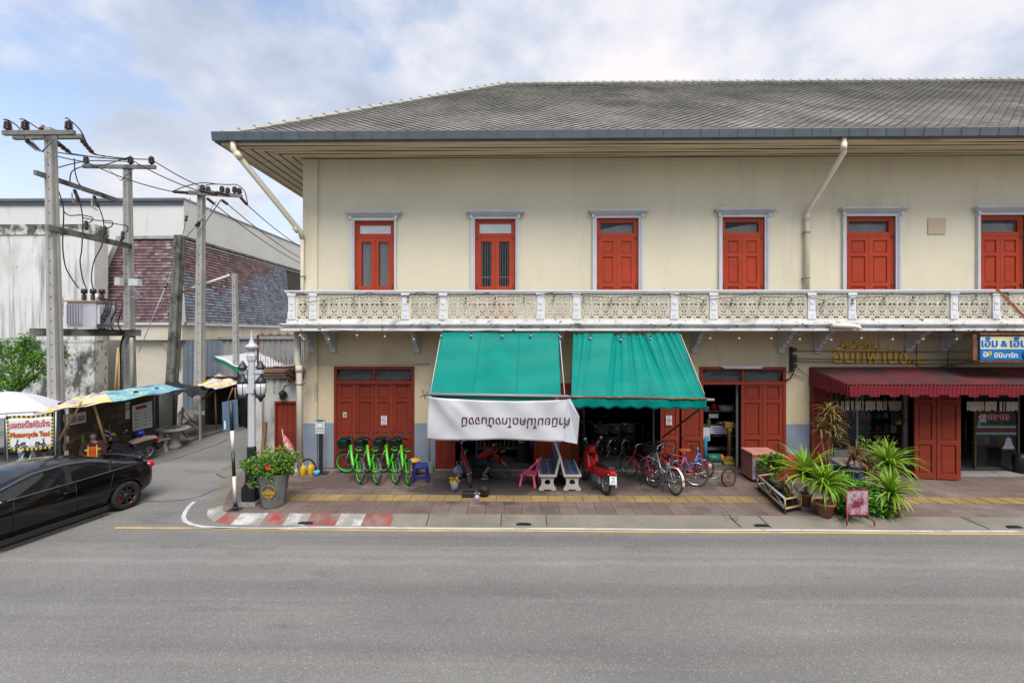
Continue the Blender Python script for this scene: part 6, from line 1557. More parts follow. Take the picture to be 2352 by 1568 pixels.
for i, (xr, yr_, xf) in enumerate(((824.5,1110,796),(863,1111,835),(906,1110,877),(936,1112.5,914))):
    A, C2 = G(xr,yr_), G(xf,1088); A += (C2-A).normalized()*.0
    d = (C2-A).normalized(); C2 = A+d*1.12
    bicycle('hire_bicycle', gl[i], A, C2, M['lime'], 'share', R((52,47,55,42)[i]), R((5,4,6,4)[i]), 'green hire bicycles', basket=M['blackm'], fender=M['guard'], r=.325, rim=M['steel'])
A = G(1498,1118); bicycle('bicycle', 'small red mountain bicycle right of the motorcycle', A, A+Vector((-.42,.88,0)), M['redbike'], 'diamond', R(18), R(7), r=.29)
A = G(1548,1136); bicycle('bicycle', 'silver step-through bicycle with a white mudguard and a dark wire basket', A, A+Vector((-.30,1.02,0)), M['silver'], 'step', R(25), R(5), basket=M['blackm'], fender=M['whiteP'], r=.32)
A = G(1598,1117); bicycle('bicycle', 'red and orange bicycle seen side on behind the silver one', A, A+Vector((-1.0,.28,0)), M['redbike'], 'diamond', R(12), R(6), r=.33, saddle=pmat('orange_saddle', (.40,.14,.03), .6, .1))
A = G(1558,1098); bicycle('bicycle', 'small blue children bicycle in front of the open red leaf', A, A+Vector((.78,.10,0)), M['bluebike'], 'step', R(-20), R(-5), r=.26, saddle=M['redP'])
A = G(1497,1092); bicycle('bicycle', 'black bicycle parked in the doorway behind the silver one', A, A+Vector((.98,.45,0)), M['blackm'], 'step', R(20), R(4), r=.34)
for i, (q, dx, ang_, lb) in enumerate(((1438,-.7,-50,'dark bicycle with a pale wire basket inside the shop, left of three'),(1468,-.7,-48,'dark bicycle with a pale wire basket inside the shop, middle of three'),(1502,-.6,-50,'dark bicycle with a pale wire basket inside the shop, right of three'),(1385,-.5,-80,'black bicycle without a basket deep inside the shop, behind the motorcycle'),(1362,-.4,-85,'black bicycle deep inside the shop close to the ladder'))):
    A = Vector((WX(q,14.6),14.9+.12*i,.08)); d = Vector((math.cos(R(ang_+180+0)),0,0)); d = Vector((-.75,-.62,0)) if i < 3 else Vector((-.25,-1.0,0))
    if i > 2: A.y += .3
    bicycle('bicycle', lb, A, A+d.normalized()*1.06, M['blackm'], 'step', R(-10), R(3), basket=M['steel'] if i < 3 else None, r=.34, z=.08, fender=M['blackm'])
A = G(1080,1117); bicycle('bicycle', 'red bicycle under repair in front of the crouching mechanic', A, A+Vector((-.28,.98,0)), M['redbike'], 'diamond', R(-5), R(-6), r=.33, rim=M['steel'], stand=False)
p = G(1146,1091)
t = thing('bicycle_wheel', 'loose bicycle wheel lying on the pavement behind the mechanic', 'bicycle wheel', (p.x,p.y,.03)); wheel_meshes(t, (0,0,.02), .33, (.12,-.1,1), M['tyre'], M['steel'], .022)

# ================================================================= motorcycles
def extr(b, prof, hw, taper=1.0, top=None):
    """side outline (x,z) with half width hw; the rim is narrower than the middle"""
    n = len(prof); cx = sum(p[0] for p in prof)/n; cz = sum(p[1] for p in prof)/n
    vs = []
    for y, s in ((-hw,.80),(-hw*.72,1),(hw*.72,1),(hw,.80)):
        for x, z in prof: vs.append((cx+(x-cx)*s, y, cz+(z-cz)*s))
    fs = [tuple(range(n)), tuple(reversed(range(3*n,4*n)))] + [(k*n+i,(k+1)*n+i,(k+1)*n+(i+1)%n,k*n+(i+1)%n) for k in range(3) for i in range(n)]
    b.add(vs, fs)
def motorcycle(label, a, ang, lean, body, seat, group=None, plate=None, steer=0.0):
    t = thing('motorcycle', label, 'motorcycle', (a[0],a[1],a[2] if len(a) > 2 else 0), ang, group); t.rotation_euler = (lean,0,ang)
    RH, FH = Vector((0,0,.28)), Vector((1.23,0,.28)); HB = Vector((1.0,0,.72)); HT = Vector((.93,0,.92)); S = rot_about(HB, HT-HB, steer); tr = lambda p: S @ Vector(p)
    wheel_meshes(t, RH, .235, (0,1,0), M['tyre'], M['steel'], .045, 14); wheel_meshes(t, tr(FH), .24, S.to_3x3() @ Vector((0,1,0)), M['tyre'], M['steel'], .038, 14)
    b = MB(); extr(b, [(-.22,.62),(-.25,.70),(.10,.66),(.45,.60),(.52,.42),(.28,.36),(.0,.46)], .13); b.build('tail_cover', body, t, bevel=.015)
    b = MB(); extr(b, [(.42,.42),(.50,.58),(.80,.72),(.88,.60),(.72,.36),(.50,.30)], .10); b.build('centre_cover', body, t, bevel=.015)
    for s in (-1,1):
        b = MB(); b.prism([(.78,.34),(.70,.52),(.86,.80),(1.02,.86),(1.10,.74),(.98,.48)], s*.10, s*.20); b.build('leg_shield', body, t, bevel=.015)
    b = MB(); extr(b, [(-.26,.70),(-.24,.76),(.15,.80),(.38,.74),(.52,.68),(.46,.62),(.1,.67)], .135); b.build('seat', seat, t, bevel=.025)
    b = MB(); extr(b, [(.2,.20),(.2,.38),(.45,.42),(.62,.34),(.58,.18)], .11); b.build('engine', M['steel'], t, bevel=.015)
    b = MB(); b.tube([(.45,-.13,.22),(.1,-.15,.20),(-.28,-.17,.30)], [.025,.045,.045], 8); b.build('exhaust', M['steel'], t)
    b = MB()
    for s in (-.09,.09): b.tube([tr((.98,s,.74)),tr((1.23,s,.28))], .022, 6)
    b.build('front_fork', M['steel'], t)
    b = MB(); n = 10; vs = []
    for i in range(n+1):
        an = R(20)+R(140)*i/n
        for y, dr in ((-.06,.0),(-.04,.03),(.04,.03),(.06,.0)): vs.append(tr(FH+Vector(((.30+dr)*math.cos(an),y,(.30+dr)*math.sin(an)))))
    b.add(vs, [(i*4+j,i*4+j+1,i*4+j+5,i*4+j+4) for i in range(n) for j in range(3)], True); b.build('front_mudguard', body, t, solid=.006)
    b = MB(); extr(b, [(.84,.86),(.86,1.0),(.98,1.05),(1.10,.96),(1.08,.84),(.96,.80)], .13); b.v = [tuple(tr(p)) for p in b.v]; hc = b.build('headlamp_cover', body, t, bevel=.02)
    b = MB(); b.ball(tr((1.07,0,.92)),(.05,.10,.06),10,6); b.build('headlamp', M['chrome'], hc)
    b = MB()
    for s in (-1,1): b.tube([tr((.92,0,1.0)),tr((.88,s*.18,1.03)),tr((.80,s*.34,1.02))], .014, 6)
    hbar = b.build('handlebar', M['blackm'], t)
    for s in (-1,1): b = MB(); b.tube([tr((.85,s*.25,1.03)),tr((.79,s*.36,1.02))], .022, 6); b.build('grip', M['rubber'], hbar)
    for s in (-1,1):
        b = MB(); b.tube([tr((.87,s*.2,1.03)),tr((.88,s*.30,1.20))], .007, 5); b.ball(tr((.88,s*.33,1.24)),(.02,.06,.045),10,6); b.build('mirror', M['chrome'], t)
    b = MB(); b.cbox((-.28,0,.62),(.08,.18,.09)); b.build('tail_lamp', M['redP'], t, bevel=.02)
    b = MB(); extr(b, [(-.24,.60),(-.34,.40),(-.36,.28),(-.30,.30),(-.2,.52)], .07); b.build('rear_mudguard', M['blackP'], t)
    for s in (-1,1): b = MB(); b.ball((-.27,s*.13,.58),(.035,.03,.03),8,5); b.build('indicator', pmat('orange_lens', (.5,.15,.02), .3), t)
    if plate:
        Mx = Matrix.Translation((-.345,0,.46)) @ Matrix.Rotation(R(-90),4,'Z') @ Matrix.Rotation(R(78),4,'X')
        b = MB(); b.box((-.12,-.10,-.004),(.12,.10,.0), Mx); pl = b.build('number_plate', M['paper'], t)
        for tx_, y, s in ((plate[0],.035,.085),(plate[1],-.012,.035),(plate[2],-.085,.10)): text_mesh('plate_lettering', tx_, s, M['blkink'], pl, Mx @ Matrix.Translation((0,y,.003)), .001)
    b = MB(); b.tube([(.35,.1,.2),(.30,.26,.0)], .014, 5); b.build('side_stand', M['blackm'], t)
    return t
p = G(1389,1135); rm_ = motorcycle('red motorcycle seen from behind with a white number plate, beside the bench', (p.x,p.y), R(107), R(6), M['redbike'], M['blackP'], plate=('กรว','ลำพูน','917'), steer=R(10)); rm_.scale = (1,.80,.98)
q = Vector((-12.2,14.75,RZ+.02)); mt = motorcycle('black motorcycle taxi parked beside the seated driver under the roof', q, R(247), R(-8), pmat('glossy_black_paint', (.012,.012,.014), .25, .1, coat=.5), pmat('striped_seat', (.35,.26,.24), .7, .1, 3, stretch=(30,1,1)), 'motorcycles of the taxi stand', steer=R(15))
q2 = Vector((-14.6,13.9,RZ)); motorcycle('motorcycle mostly hidden behind the motorcycle taxi banner', q2, R(290), R(-6), M['greyP'], M['blackP'], 'motorcycles of the taxi stand')
sc_ = Matrix.Rotation(R(247),3,'Z')
def onbike(x, y, z): v = sc_ @ Vector((x,y,z)); return (q.x+v.x, q.y+v.y, q.z+v.z)
b = MB(); b.ball((0,0,.09),(.14,.12,.12),14,9); hm = b.build('helmet', pmat('blue_helmet', (.01,.05,.60), .2, .05, coat=.5), None, onbike(.15,-.06,.78)); tag(hm, 'bright blue helmet lying on the seat of the black motorcycle', 'helmet')
b = MB(); b.box((-.17,-.006,-.12),(.17,.006,.02)); b.build('visor', M['blackP'], hm); kids_of(hm)[0].location = (0,-.10,.09)
fg = thing('hand_flag', 'small red, white and blue striped flag on the front of the black motorcycle', 'flag', onbike(1.15,.25,.85))
b = MB(); b.tube([(0,0,0),(-.10,0,.42)], .006, 5); b.build('flag_stick', M['wood'], fg)
cols = [M['redink'],M['paper'],pmat('flag_blue', (.02,.03,.25), .6, .05),M['paper'],M['redink']]; b = MB(); z0 = 0
for i, h_ in enumerate((1,1,2,1,1)):
    b.mat(i); b.grid(lambda u,v: (-.10+.02*v+u*.26-.02*(z0+h_*v)/6, .03*math.sin(u*5), .40-.24*(z0+h_*v)/6-u*.10), 8, 1); z0 += h_
b.build('flag_cloth', cols, fg)

# ================================================================= the car
CAR = Vector((-9.22,10.62,RZ)); hd = math.atan2(-.97,-.22)
car = thing('parked_car', 'shiny black saloon car with a rear spoiler coming out of the alley', 'car', (0,0,0), hd)
RA, FA, TW = -1.33, 1.37, .775
off = Matrix.Rotation(hd,3,'Z') @ Vector((RA,TW+.10,0)); car.location = (CAR.x-off.x, CAR.y-off.y, RZ)
paint = pmat('black_car_paint', (.0025,.0025,.003), .12, .05, 2, spec=.5, coat=.3)
cglass = pmat('tinted_car_glass', (.008,.009,.010), .06, .0, spec=.7)
#      x    zbot  w    shz  beltz belty  y5   z5   y6   z6   z7
ST_ = [(-2.10,.42,.60,.74,.86,.58,.45,.90,.25,.92,.93),
       (-2.03,.30,.76,.78,.96,.70,.55,1.0,.32,1.015,1.02),
       (-1.86,.25,.84,.80,1.0,.75,.62,1.03,.36,1.045,1.05),
       (-1.62,.22,.875,.80,.99,.775,.66,1.05,.40,1.075,1.085),
       (-1.35,.20,.88,.79,.98,.785,.70,1.08,.50,1.14,1.16),
       (-.75,.19,.88,.78,.965,.79,.715,1.22,.58,1.37,1.405),
       (-.15,.19,.88,.77,.95,.795,.73,1.23,.60,1.41,1.455),
       (.40,.19,.88,.76,.935,.795,.72,1.20,.58,1.37,1.42),
       (1.05,.19,.875,.75,.92,.785,.68,1.02,.52,1.10,1.13),
       (1.40,.20,.87,.74,.90,.775,.62,.95,.36,.985,1.0),
       (1.85,.22,.84,.69,.82,.73,.58,.865,.32,.89,.90),
       (2.15,.25,.76,.60,.70,.64,.50,.74,.28,.76,.77),
       (2.30,.34,.58,.50,.56,.50,.40,.58,.22,.59,.60)]
def ring_(s):
    x, zb, w, sh, bz, by, y5, z5, y6, z6, z7 = s
    half = [(0,zb-.0),(w*.82,zb),(w*.965,zb+.12),(w,(zb+sh)/2+.05),(w*.985,sh),(by,bz),(y5,z5),(y6,z6),(0,z7)]
    return [(x,y,z) for y,z in half] + [(x,-y,z) for y,z in half[-2:0:-1]]
rings = [ring_(s) for s in ST_]; nr = len(rings[0])
vs = [p for r_ in rings for p in r_]; fs, ms_ = [], []
for i in range(len(rings)-1):
    for k_ in range(nr):
        l = (k_+1) % nr; fs.append((i*nr+k_,(i+1)*nr+k_,(i+1)*nr+l,i*nr+l))
        kk = k_ if k_ < 8 else nr-1-k_       # mirrored index of the strip
        m = 0
        if 4 <= i <= 7 and kk in (5,6): m = 1
        if i == 3 and kk in (6,) : m = 0
        if i in (3,4) and kk == 7: m = 2
        if i in (8,) and kk in (6,7): m = 2
        if i == 7 and kk == 7: m = 2
        if i == 4 and kk == 6: m = 0
        if i == 8 and kk == 5: m = 1
        if i == 7 and kk == 6: m = 1
        ms_.append(m)
fs += [tuple(range(nr)), tuple(reversed(range((len(rings)-1)*nr,len(rings)*nr)))]; ms_ += [0,0]
me = bpy.data.meshes.new('body'); me.from_pydata(vs, [], fs)
for m in (paint, cglass, cglass): me.materials.append(m)
me.polygons.foreach_set('material_index', ms_); me.polygons.foreach_set('use_smooth', [True]*len(fs))
tmp = bpy.data.objects.new('body', me); COL.objects.link(tmp)
md = tmp.modifiers.new('s','SUBSURF'); md.levels = md.render_levels = 2
cuts = []
for xw in (RA, FA):
    cb_ = MB(); cb_.lathe([(.37,-1.2),(.37,1.2)], (xw,0,.325), 28, Matrix.Rotation(R(90),3,'X')); cc = cb_.build('cutter', M['blackP']); cuts.append(cc)
    md = tmp.modifiers.new('b','BOOLEAN'); md.operation = 'DIFFERENCE'; md.object = cc; md.solver = 'EXACT'
bpy.context.view_layer.update()
ev = tmp.evaluated_get(bpy.context.evaluated_depsgraph_get()); full = bpy.data.meshes.new_from_object(ev)
for c in cuts + [tmp]: COL.objects.unlink(c); bpy.data.objects.remove(c)
def split_part(name, pick, mat):
    b = MB(); ids = {}
    for p_ in full.polygons:
        if not pick(p_): continue
        f = []
        for v in p_.vertices:
            if v not in ids: ids[v] = len(b.v); b.v.append(tuple(full.vertices[v].co))
            f.append(ids[v])
        b.f.append(tuple(f)); b.m.append(0); b.sm.append(p_.use_smooth)
    return b.build(name, mat, car)
split_part('body', lambda p_: p_.material_index == 0, paint)
split_part('windscreen', lambda p_: p_.material_index == 2 and p_.center.x > 0, cglass)
split_part('rear_window', lambda p_: p_.material_index == 2 and p_.center.x <= 0, cglass)
for s in (-1,1): split_part('side_window', lambda p_: p_.material_index == 1 and p_.center.y*s > 0, cglass)
redc = pmat('red_brake_caliper', (.5,.02,.015), .4, .1)
for xw in (RA, FA):
    for s in (-1,1):
        c = Vector((xw,s*.775,.325)); rx = Matrix.Rotation(R(-90*s),3,'X')
        b = MB(); b.lathe([(.215,-.09),(.235,-.10),(.31,-.10),(.325,-.07),(.325,.07),(.31,.10),(.235,.10),(.215,.09)], c, 32, rx, caps=False); w = b.build('wheel', M['rubber'], car)
        b = MB(); b.lathe([(.225,-.08),(.222,.03),(.232,.095),(.218,.10),(.205,.06)], c, 32, rx, caps=False)
        for i in range(8):
            an = 6.283*i/8; u_ = Vector((math.cos(an),math.sin(an),0)); v_ = Vector((-math.sin(an),math.cos(an),0))
            b.add([c+rx@(u_*.05+v_*q_*.028+Vector((0,0,.075))) for q_ in (-1,1)]+[c+rx@(u_*.215+v_*q_*.016+Vector((0,0,.085))) for q_ in (1,-1)]+[c+rx@(u_*.05+v_*q_*.028+Vector((0,0,.04))) for q_ in (-1,1)]+[c+rx@(u_*.215+v_*q_*.016+Vector((0,0,.05))) for q_ in (1,-1)], [(0,1,2,3),(7,6,5,4),(0,4,5,1),(1,5,6,2),(2,6,7,3),(3,7,4,0)])
        b.lathe([(.06,.03),(.06,.08),(.03,.09),(0,.09)], c, 14, rx); b.build('rim', M['blackm'], w)
        b = MB(); b.lathe([(.15,-.01),(.15,.01)], c, 24, rx); b.build('brake_disc', M['steel'], w)
        b = MB(); b.tube([c+rx@Vector((.205*math.cos(a_),.205*math.sin(a_),.055)) for a_ in [6.283*i/32 for i in range(32)]], .009, 5, True)
        b.tube([c+rx@Vector((.165*math.cos(a_),.165*math.sin(a_),.03)) for a_ in [-.5+.25*i for i in range(6)]], .035, 6); b.build('red_ring', redc, w)
        b = MB(); b.lathe([(.36,-.25),(.36,-.02)], c, 20, rx); b.build('wheel_housing', M['blackP'], car)
for s in (-1,1):
    b = MB(); b.tube([(-1.62,s*.775,.995),(-1.30,s*.795,.985),(-.3,s*.805,.96),(.55,s*.805,.945),(1.15,s*.795,.935)], .006, 5); b.tube([(-1.38,s*.70,1.10),(-.78,s*.655,1.30),(-.2,s*.655,1.355),(.35,s*.655,1.32),(.95,s*.665,1.10),(1.2,s*.72,.98)], .009, 5); b.build('window_trim', pmat('grey_window_trim', (.16,.17,.18), .3, .05), car)
    b = MB(); b.bar((-.22,s*.80,.955),(-.22,s*.665,1.34),.10,.012,up=(0,s,0)); b.bar((-1.0,s*.795,.97),(-1.08,s*.70,1.19),.05,.012,up=(0,s,0)); b.build('door_pillar', M['blackP'], car)
    for x in (-.25,.85): b = MB(); b.tube([(x,s*.885,.80),(x+.03,s*.905,.805),(x+.17,s*.905,.80),(x+.20,s*.88,.795)], .014, 6); b.build('door_handle', paint, car)
    b = MB(); b.ball((.98,s*.95,.98),(.09,.11,.07),12,8); b.tube([(1.02,s*.80,.94),(.99,s*.90,.95)], .025, 6); b.build('wing_mirror', paint, car)
    b = MB(); b.ball((-1.97,s*.64,.88),(.13,.17,.10),12,8); b.build('tail_lamp', pmat('red_tail_lamp', (.42,.008,.012), .15, .05, coat=.6), car)
    b = MB(); b.ball((2.08,s*.60,.66),(.17,.16,.07),12,8); b.build('headlamp', M['chrome'], car)
    b = MB(); b.bar((RA+.42,s*.86,.19),(FA-.42,s*.86,.19),.06,.09); b.build('side_skirt', M['blackP'], car)
    b = MB(); 
    for pts in (((-.30,.93),(-.30,.60),(-.36,.30)),((.72,.92),(.74,.60),(.72,.28)),((-1.05,.95),(-.98,.75),(-.92,.52),(-.98,.42))): b.tube([(x,s*(.882 if z < .8 else .83 if z > .9 else .872),z) for x,z in pts], .004, 4)
    b.build('door_gap', M['blackP'], car)
b = MB(); b.grid(lambda u,v: (-2.02+.22*v+.05*abs(u-.5)*2, (u-.5)*1.36, 1.11+.02*math.cos((u-.5)*3)-.03*v), 20, 4); b.build('rear_spoiler', paint, car, solid=.035)
b = MB()
for s in (-1,1): b.bar((-1.9,s*.58,1.03),(-1.92,s*.60,1.10),.14,.03)
b.build('spoiler_foot', paint, car)
b = MB(); b.box((-2.125,-.22,.62),(-2.112,.22,.74)); b.build('number_plate', M['paper'], car)

t = tag(MB().ball((0,0,.09),(.13,.10,.09),10,7).build('rain_coat_bundle', M['yellowP'], None, onbike(.98,.10,.92)), 'yellow rolled raincoat tucked behind the handlebar of the black motorcycle', 'raincoat')
# ================================================================= plants
def leaf(b, p, d, up, L, w, fold=.25):
    d = d.normalized(); s = d.cross(up)
    if s.length < 1e-3: s = d.cross(Vector((1,0,0)))
    s.normalize(); n = s.cross(d)
    m = p+d*L*.45
    b.add([p, m+s*w*.5+n*w*fold, p+d*L-n*L*.12, m-s*w*.5+n*w*fold], [(0,2,1),(0,3,2)])
def clump(b, c, rad, n, size, shell=.55, flat=.5, wr=.55):
    c = Vector(c)
    for _ in range(n):
        v = Vector((random.gauss(0,1),random.gauss(0,1),random.gauss(0,1))).normalized(); f = shell+(1-shell)*random.random()**.6
        p = c+Vector((v.x*rad[0],v.y*rad[1],v.z*rad[2]))*f
        d = (v*.7+Vector((random.uniform(-1,1),random.uniform(-1,1),random.uniform(-.7,.5)))).normalized()
        s = size*random.uniform(.6,1.25); leaf(b, p, d, Vector((random.uniform(-flat,flat),random.uniform(-flat,flat),1)), s, s*wr)
def rosette(b, c, n, L, w, droop=1.0, up=.35, spread=1.0, seg=7, heading=None):
    """sword leaves springing from one crown, the outer ones arching over"""
    c = Vector(c)
    for i in range(n):
        f = (i+.5)/n; az = i*2.39996+random.uniform(-.4,.4); el = R(82)-(R(82)-R(-12))*f*spread+random.uniform(-.22,.22)
        l = L*random.uniform(.62,1.15)*(.75+.35*math.sin(math.pi*min(1,f*1.1))); p = c+Vector((0,0,up*(1-f)*.25))
        vs = []; e = el; ww = w*random.uniform(.8,1.15); tw = random.uniform(-.3,.3)
        for k in range(seg+1):
            t = k/seg; s = Vector((-math.sin(az+tw),math.cos(az+tw),0)); wd = ww*math.sin(math.pi*(.12+.88*t)**.75)*.5 if k < seg else .0
            wd = max(wd, .0015); nn = Vector((-math.sin(e)*math.cos(az),-math.sin(e)*math.sin(az),math.cos(e)))
            vs += [p+s*wd+nn*wd*.45, p, p-s*wd+nn*wd*.45]
            p = p+Vector((math.cos(e)*math.cos(az),math.cos(e)*math.sin(az),math.sin(e)))*l/seg
            e -= droop*(.10+.34*t)*(1.0 if el < 1.2 else .45)
        b.add(vs, [(3*k+j,3*k+j+1,3*k+4+j,3*k+3+j) for k in range(seg) for j in (0,1)])
def pot_mesh(t, h, r, mat, z=0): b = MB(); b.lathe([(r*.68,z),(r*.92,z+h*.85),(r*1.06,z+h*.86),(r*1.06,z+h),(r*.9,z+h),(r*.85,z+h*.85),(0,z+h*.82)], (0,0,0), 20); return b.build('pot', mat, t)
def stems(t, pts, r, mat): 
    b = MB()
    for q in pts:
        b.tube(q, [r]+[r*.8]*(len(q)-2)+[r*.45], 7)
        if len(pts) <= 4: b.build('stem', mat, t); b = MB()
    if b.v: b.build('stem', mat, t)
M['bark'] = pmat('plant_stem_bark', (.20,.16,.12), .85, .2, 8, .2, 40)
M['greenstem'] = pmat('green_stem', (.10,.18,.04), .7, .2, 8)
# sword-leaf plants
def sword(name, label, base, crown_z, L_, w_, n, mat, pot=None, z0=0.0, trunk=True, droop=1.0, group='sword-leaf plants'):
    t = thing(name, label, 'plant', (base[0],base[1],z0), random.uniform(0,6), group)
    zc = 0.0
    if pot: pot_mesh(t, pot[0], pot[1], M['terra']); zc = pot[0]*.85
    if trunk: stems(t, [[(0,0,zc),(.01,.0,(zc+crown_z)/2),(0,0,crown_z)]], .045, M['bark'])
    b = MB(); rosette(b, (0,0,crown_z), n, L_, w_, droop); b.build('foliage', mat, t)
    return t
p = G(1850,1167); b = MB(); b.box((-.22,-.12,0),(.22,.14,.07)); tag(b.build('paving_slab', M['apron'], None, (p.x,p.y,0)), 'small concrete slab under the pot nearest the bamboo planter', 'slab')
sword('sword_plant', 'bright green sword-leaf plant in a terracotta pot standing on the small concrete slab', (p.x,p.y), .66, .84, .068, 84, M['leafblade'], (.28,.13), .07, droop=.62)
p = G(1905,1190); sword('sword_plant', 'bright yellow-green sword-leaf plant in a terracotta pot left of the worn maroon sign', (p.x,p.y+.15), .64, .74, .064, 80, M['leafblade'], (.30,.20), droop=.9)
p = G(2063,1190); sword('sword_plant', 'low sword-leaf plant whose leaves hang over the kerb right of the maroon sign', (p.x,p.y+.18), .44, .76, .056, 84, M['leafblade'], (.24,.20), droop=.9)
p = G(2072,1165); sword('sword_plant', 'tall sword-leaf plant, rearmost and rightmost of the green ones', (p.x,p.y+.35), .86, .80, .060, 78, M['leafblade'], None, droop=.75)
p = G(1925,1150); t = thing('cordyline', 'tall bare-stemmed plant with bronze and yellow leaves in front of the dark shop window', 'plant', (p.x,p.y+.3,0), 0, 'bronze-leaved plants')
zt1, zt2 = 1.62, 1.55
stems(t, [[(0,0,0),(.03,0,.6),(-.02,.02,1.0),(.02,0,zt1)],[(.02,.05,0),(.10,.05,.7),(.0,.05,1.1),(.07,.03,1.75)],[(-.03,0,.5),(-.12,0,1.0),(-.22,0,1.5)],[(0,0,0),(.06,.03,.8),(.09,.0,1.5)]], .022, M['bark'])
b = MB()
for x, y, z, n in ((.02,0,zt1+.05,34),(.08,.03,1.92,40),(-.22,0,1.62,32),(.14,.02,1.55,30),(.12,.0,1.32,26),(.02,.0,2.05,30),(.10,.02,1.75,26)): rosette(b, (x,y,z), n, .44, .042, 1.1, .3)
b.build('foliage', M['leafred'], t)
p = G(1990,1160); t = thing('cordyline', 'lower bronze-leaved plant behind the worn maroon sign', 'plant', (p.x,p.y+.35,0), 0, 'bronze-leaved plants')
stems(t, [[(-.1,0,0),(-.05,0,.5),(-.02,0,.95)],[(.1,0,0),(.2,0,.5),(.25,0,.8)]], .02, M['bark'])
b = MB()
for x, y, z, n in ((-.02,0,.95,30),(.25,0,.85,34),(.12,.1,1.02,26),(.38,.05,.75,26),(-.1,.1,.75,20),(.2,-.1,.62,24)): rosette(b, (x,y,z), n, .40, .042, 1.0, .3)
b.build('foliage', M['leafcord'], t)
p = G(2005,1195); t = thing('shrub', 'dark green leafy shrub filling the bed behind the maroon sign', 'shrub', (p.x,p.y+.42,0))
stems(t, [[(0,0,0),(-.2,0,.3),(-.25,0,.5)],[(0,0,0),(.2,0,.3),(.3,0,.5)]], .02, M['greenstem'])
b = MB(); clump(b, (.05,.05,.30), (.62,.30,.34), 900, .13, .35); clump(b, (-.30,.05,.62), (.28,.2,.22), 260, .12, .3); clump(b, (.42,-.12,.20), (.45,.22,.2), 350, .11, .3); b.build('foliage', M['leafblade2'], t)
b = MB()
for i in range(9): rosette(b, (-.45+i*.13,-.22+.06*(i%3),.03), 14, .32, .03, 1.3, .2)
b.build('ground_leaves', M['leafdark'], t)
p = G(2058,1150); t = thing('shrub', 'thin pale green flowering shrub behind the tall sword-leaf plant', 'shrub', (p.x,p.y+.55,0))
st_ = [[(random.uniform(-.2,.2),0,.2),(random.uniform(-.3,.3),random.uniform(-.1,.1),.8),(random.uniform(-.5,.5),random.uniform(-.15,.15),random.uniform(1.1,1.45))] for _ in range(22)]
stems(t, st_, .007, M['greenstem']); b = MB()
for q in st_:
    for k in range(26): f = random.random(); pt = Vector(q[1]).lerp(Vector(q[2]), f); leaf(b, pt, Vector((random.uniform(-1,1),random.uniform(-1,1),random.uniform(-.2,.8))), Vector((0,0,1)), .085, .03)
b.build('foliage', M['leafblade'], t)
p = G(1785,1120); t = thing('shrub', 'round-leaved shrub with one orange bloom in front of the faded freezer', 'shrub', (p.x,p.y+.2,0))
st_ = [[(0,0,0),(random.uniform(-.15,.15),0,.4),(random.uniform(-.38,.30),random.uniform(-.2,.1),random.uniform(.55,.85))] for _ in range(12)]
stems(t, st_, .008, M['greenstem']); b = MB()
for q in st_: clump(b, q[2], (.13,.12,.10), 26, .11, .2, .8, .8)
clump(b, (0,0,.4), (.25,.15,.3), 60, .10, .2, .8, .8); b.build('foliage', M['leafbush'], t)
b = MB(); b.ball((-.16,-.2,.55),(.03,.03,.035),8,6); b.build('bloom', pmat('orange_petal', (.60,.30,.02), .5), t)
q = thing('pot_herbs', 'small thin herbs growing in the pots of the bamboo planter', 'plant', (c_[3].x,c_[3].y,0))
b = MB()
for f in (.12,.42,.72):
    c = (A0.lerp(D0,f)+B0.lerp(C0,f))/2
    rosette(b, c+Vector((0,0,.24)), 12, .20, .012, .7, .3); clump(b, c+Vector((0,0,.28)), (.10,.10,.05), 12, .04, .2)
b.build('foliage', M['leafblade2'], q)
b = MB()
for i in range(14): f = random.random(); c = (A0.lerp(D0,f)+B0.lerp(C0,f))/2; b.tube([c+Vector((0,0,.24)),c+Vector((random.uniform(-.1,.1),random.uniform(-.1,.1),random.uniform(.38,.55)))], .004, 4)
b.build('stem', M['bamboo'], q)
# bush in the concrete planter
pp = bpy.data.objects['concrete_planter'].location
t = thing('flowering_bush', 'glossy green bush with one red flower growing in the grey concrete planter', 'bush', (pp.x,pp.y,.68))
st_ = []
for _ in range(34):
    a = random.uniform(0,6.283); l = random.uniform(.3,.62); st_.append([(.1*math.cos(a),.1*math.sin(a),0),(l*.55*math.cos(a),l*.5*math.sin(a),random.uniform(.18,.40)),(l*math.cos(a)-.05,l*.85*math.sin(a),random.uniform(.08,.75)*(1.15-.55*l/.62))])
stems(t, st_, .007, M['greenstem'])
b = MB()
for q in st_: clump(b, q[2], (.12,.12,.10), 34, .085, .2, .9, .6); clump(b, q[1], (.12,.12,.10), 16, .085, .2, .9, .6)
clump(b, (.0,0,.25), (.42,.36,.28), 420, .085, .4, .9, .6); clump(b, (-.30,-.28,-.05), (.12,.08,.14), 50, .08, .2); b.build('foliage', M['leafbush'], t)
def flower(par, c, s):
    b = MB()
    for k in range(5): a = k*1.257; leaf(b, Vector(c), Vector((math.cos(a),-.4,math.sin(a))), Vector((0,-1,0)), s, s*.9)
    b.build('flower', pmat('red_petal', (.60,.015,.02), .5), par)
flower(t, (.10,-.40,.34), .075); flower(t, (-.36,-.34,-.10), .035)
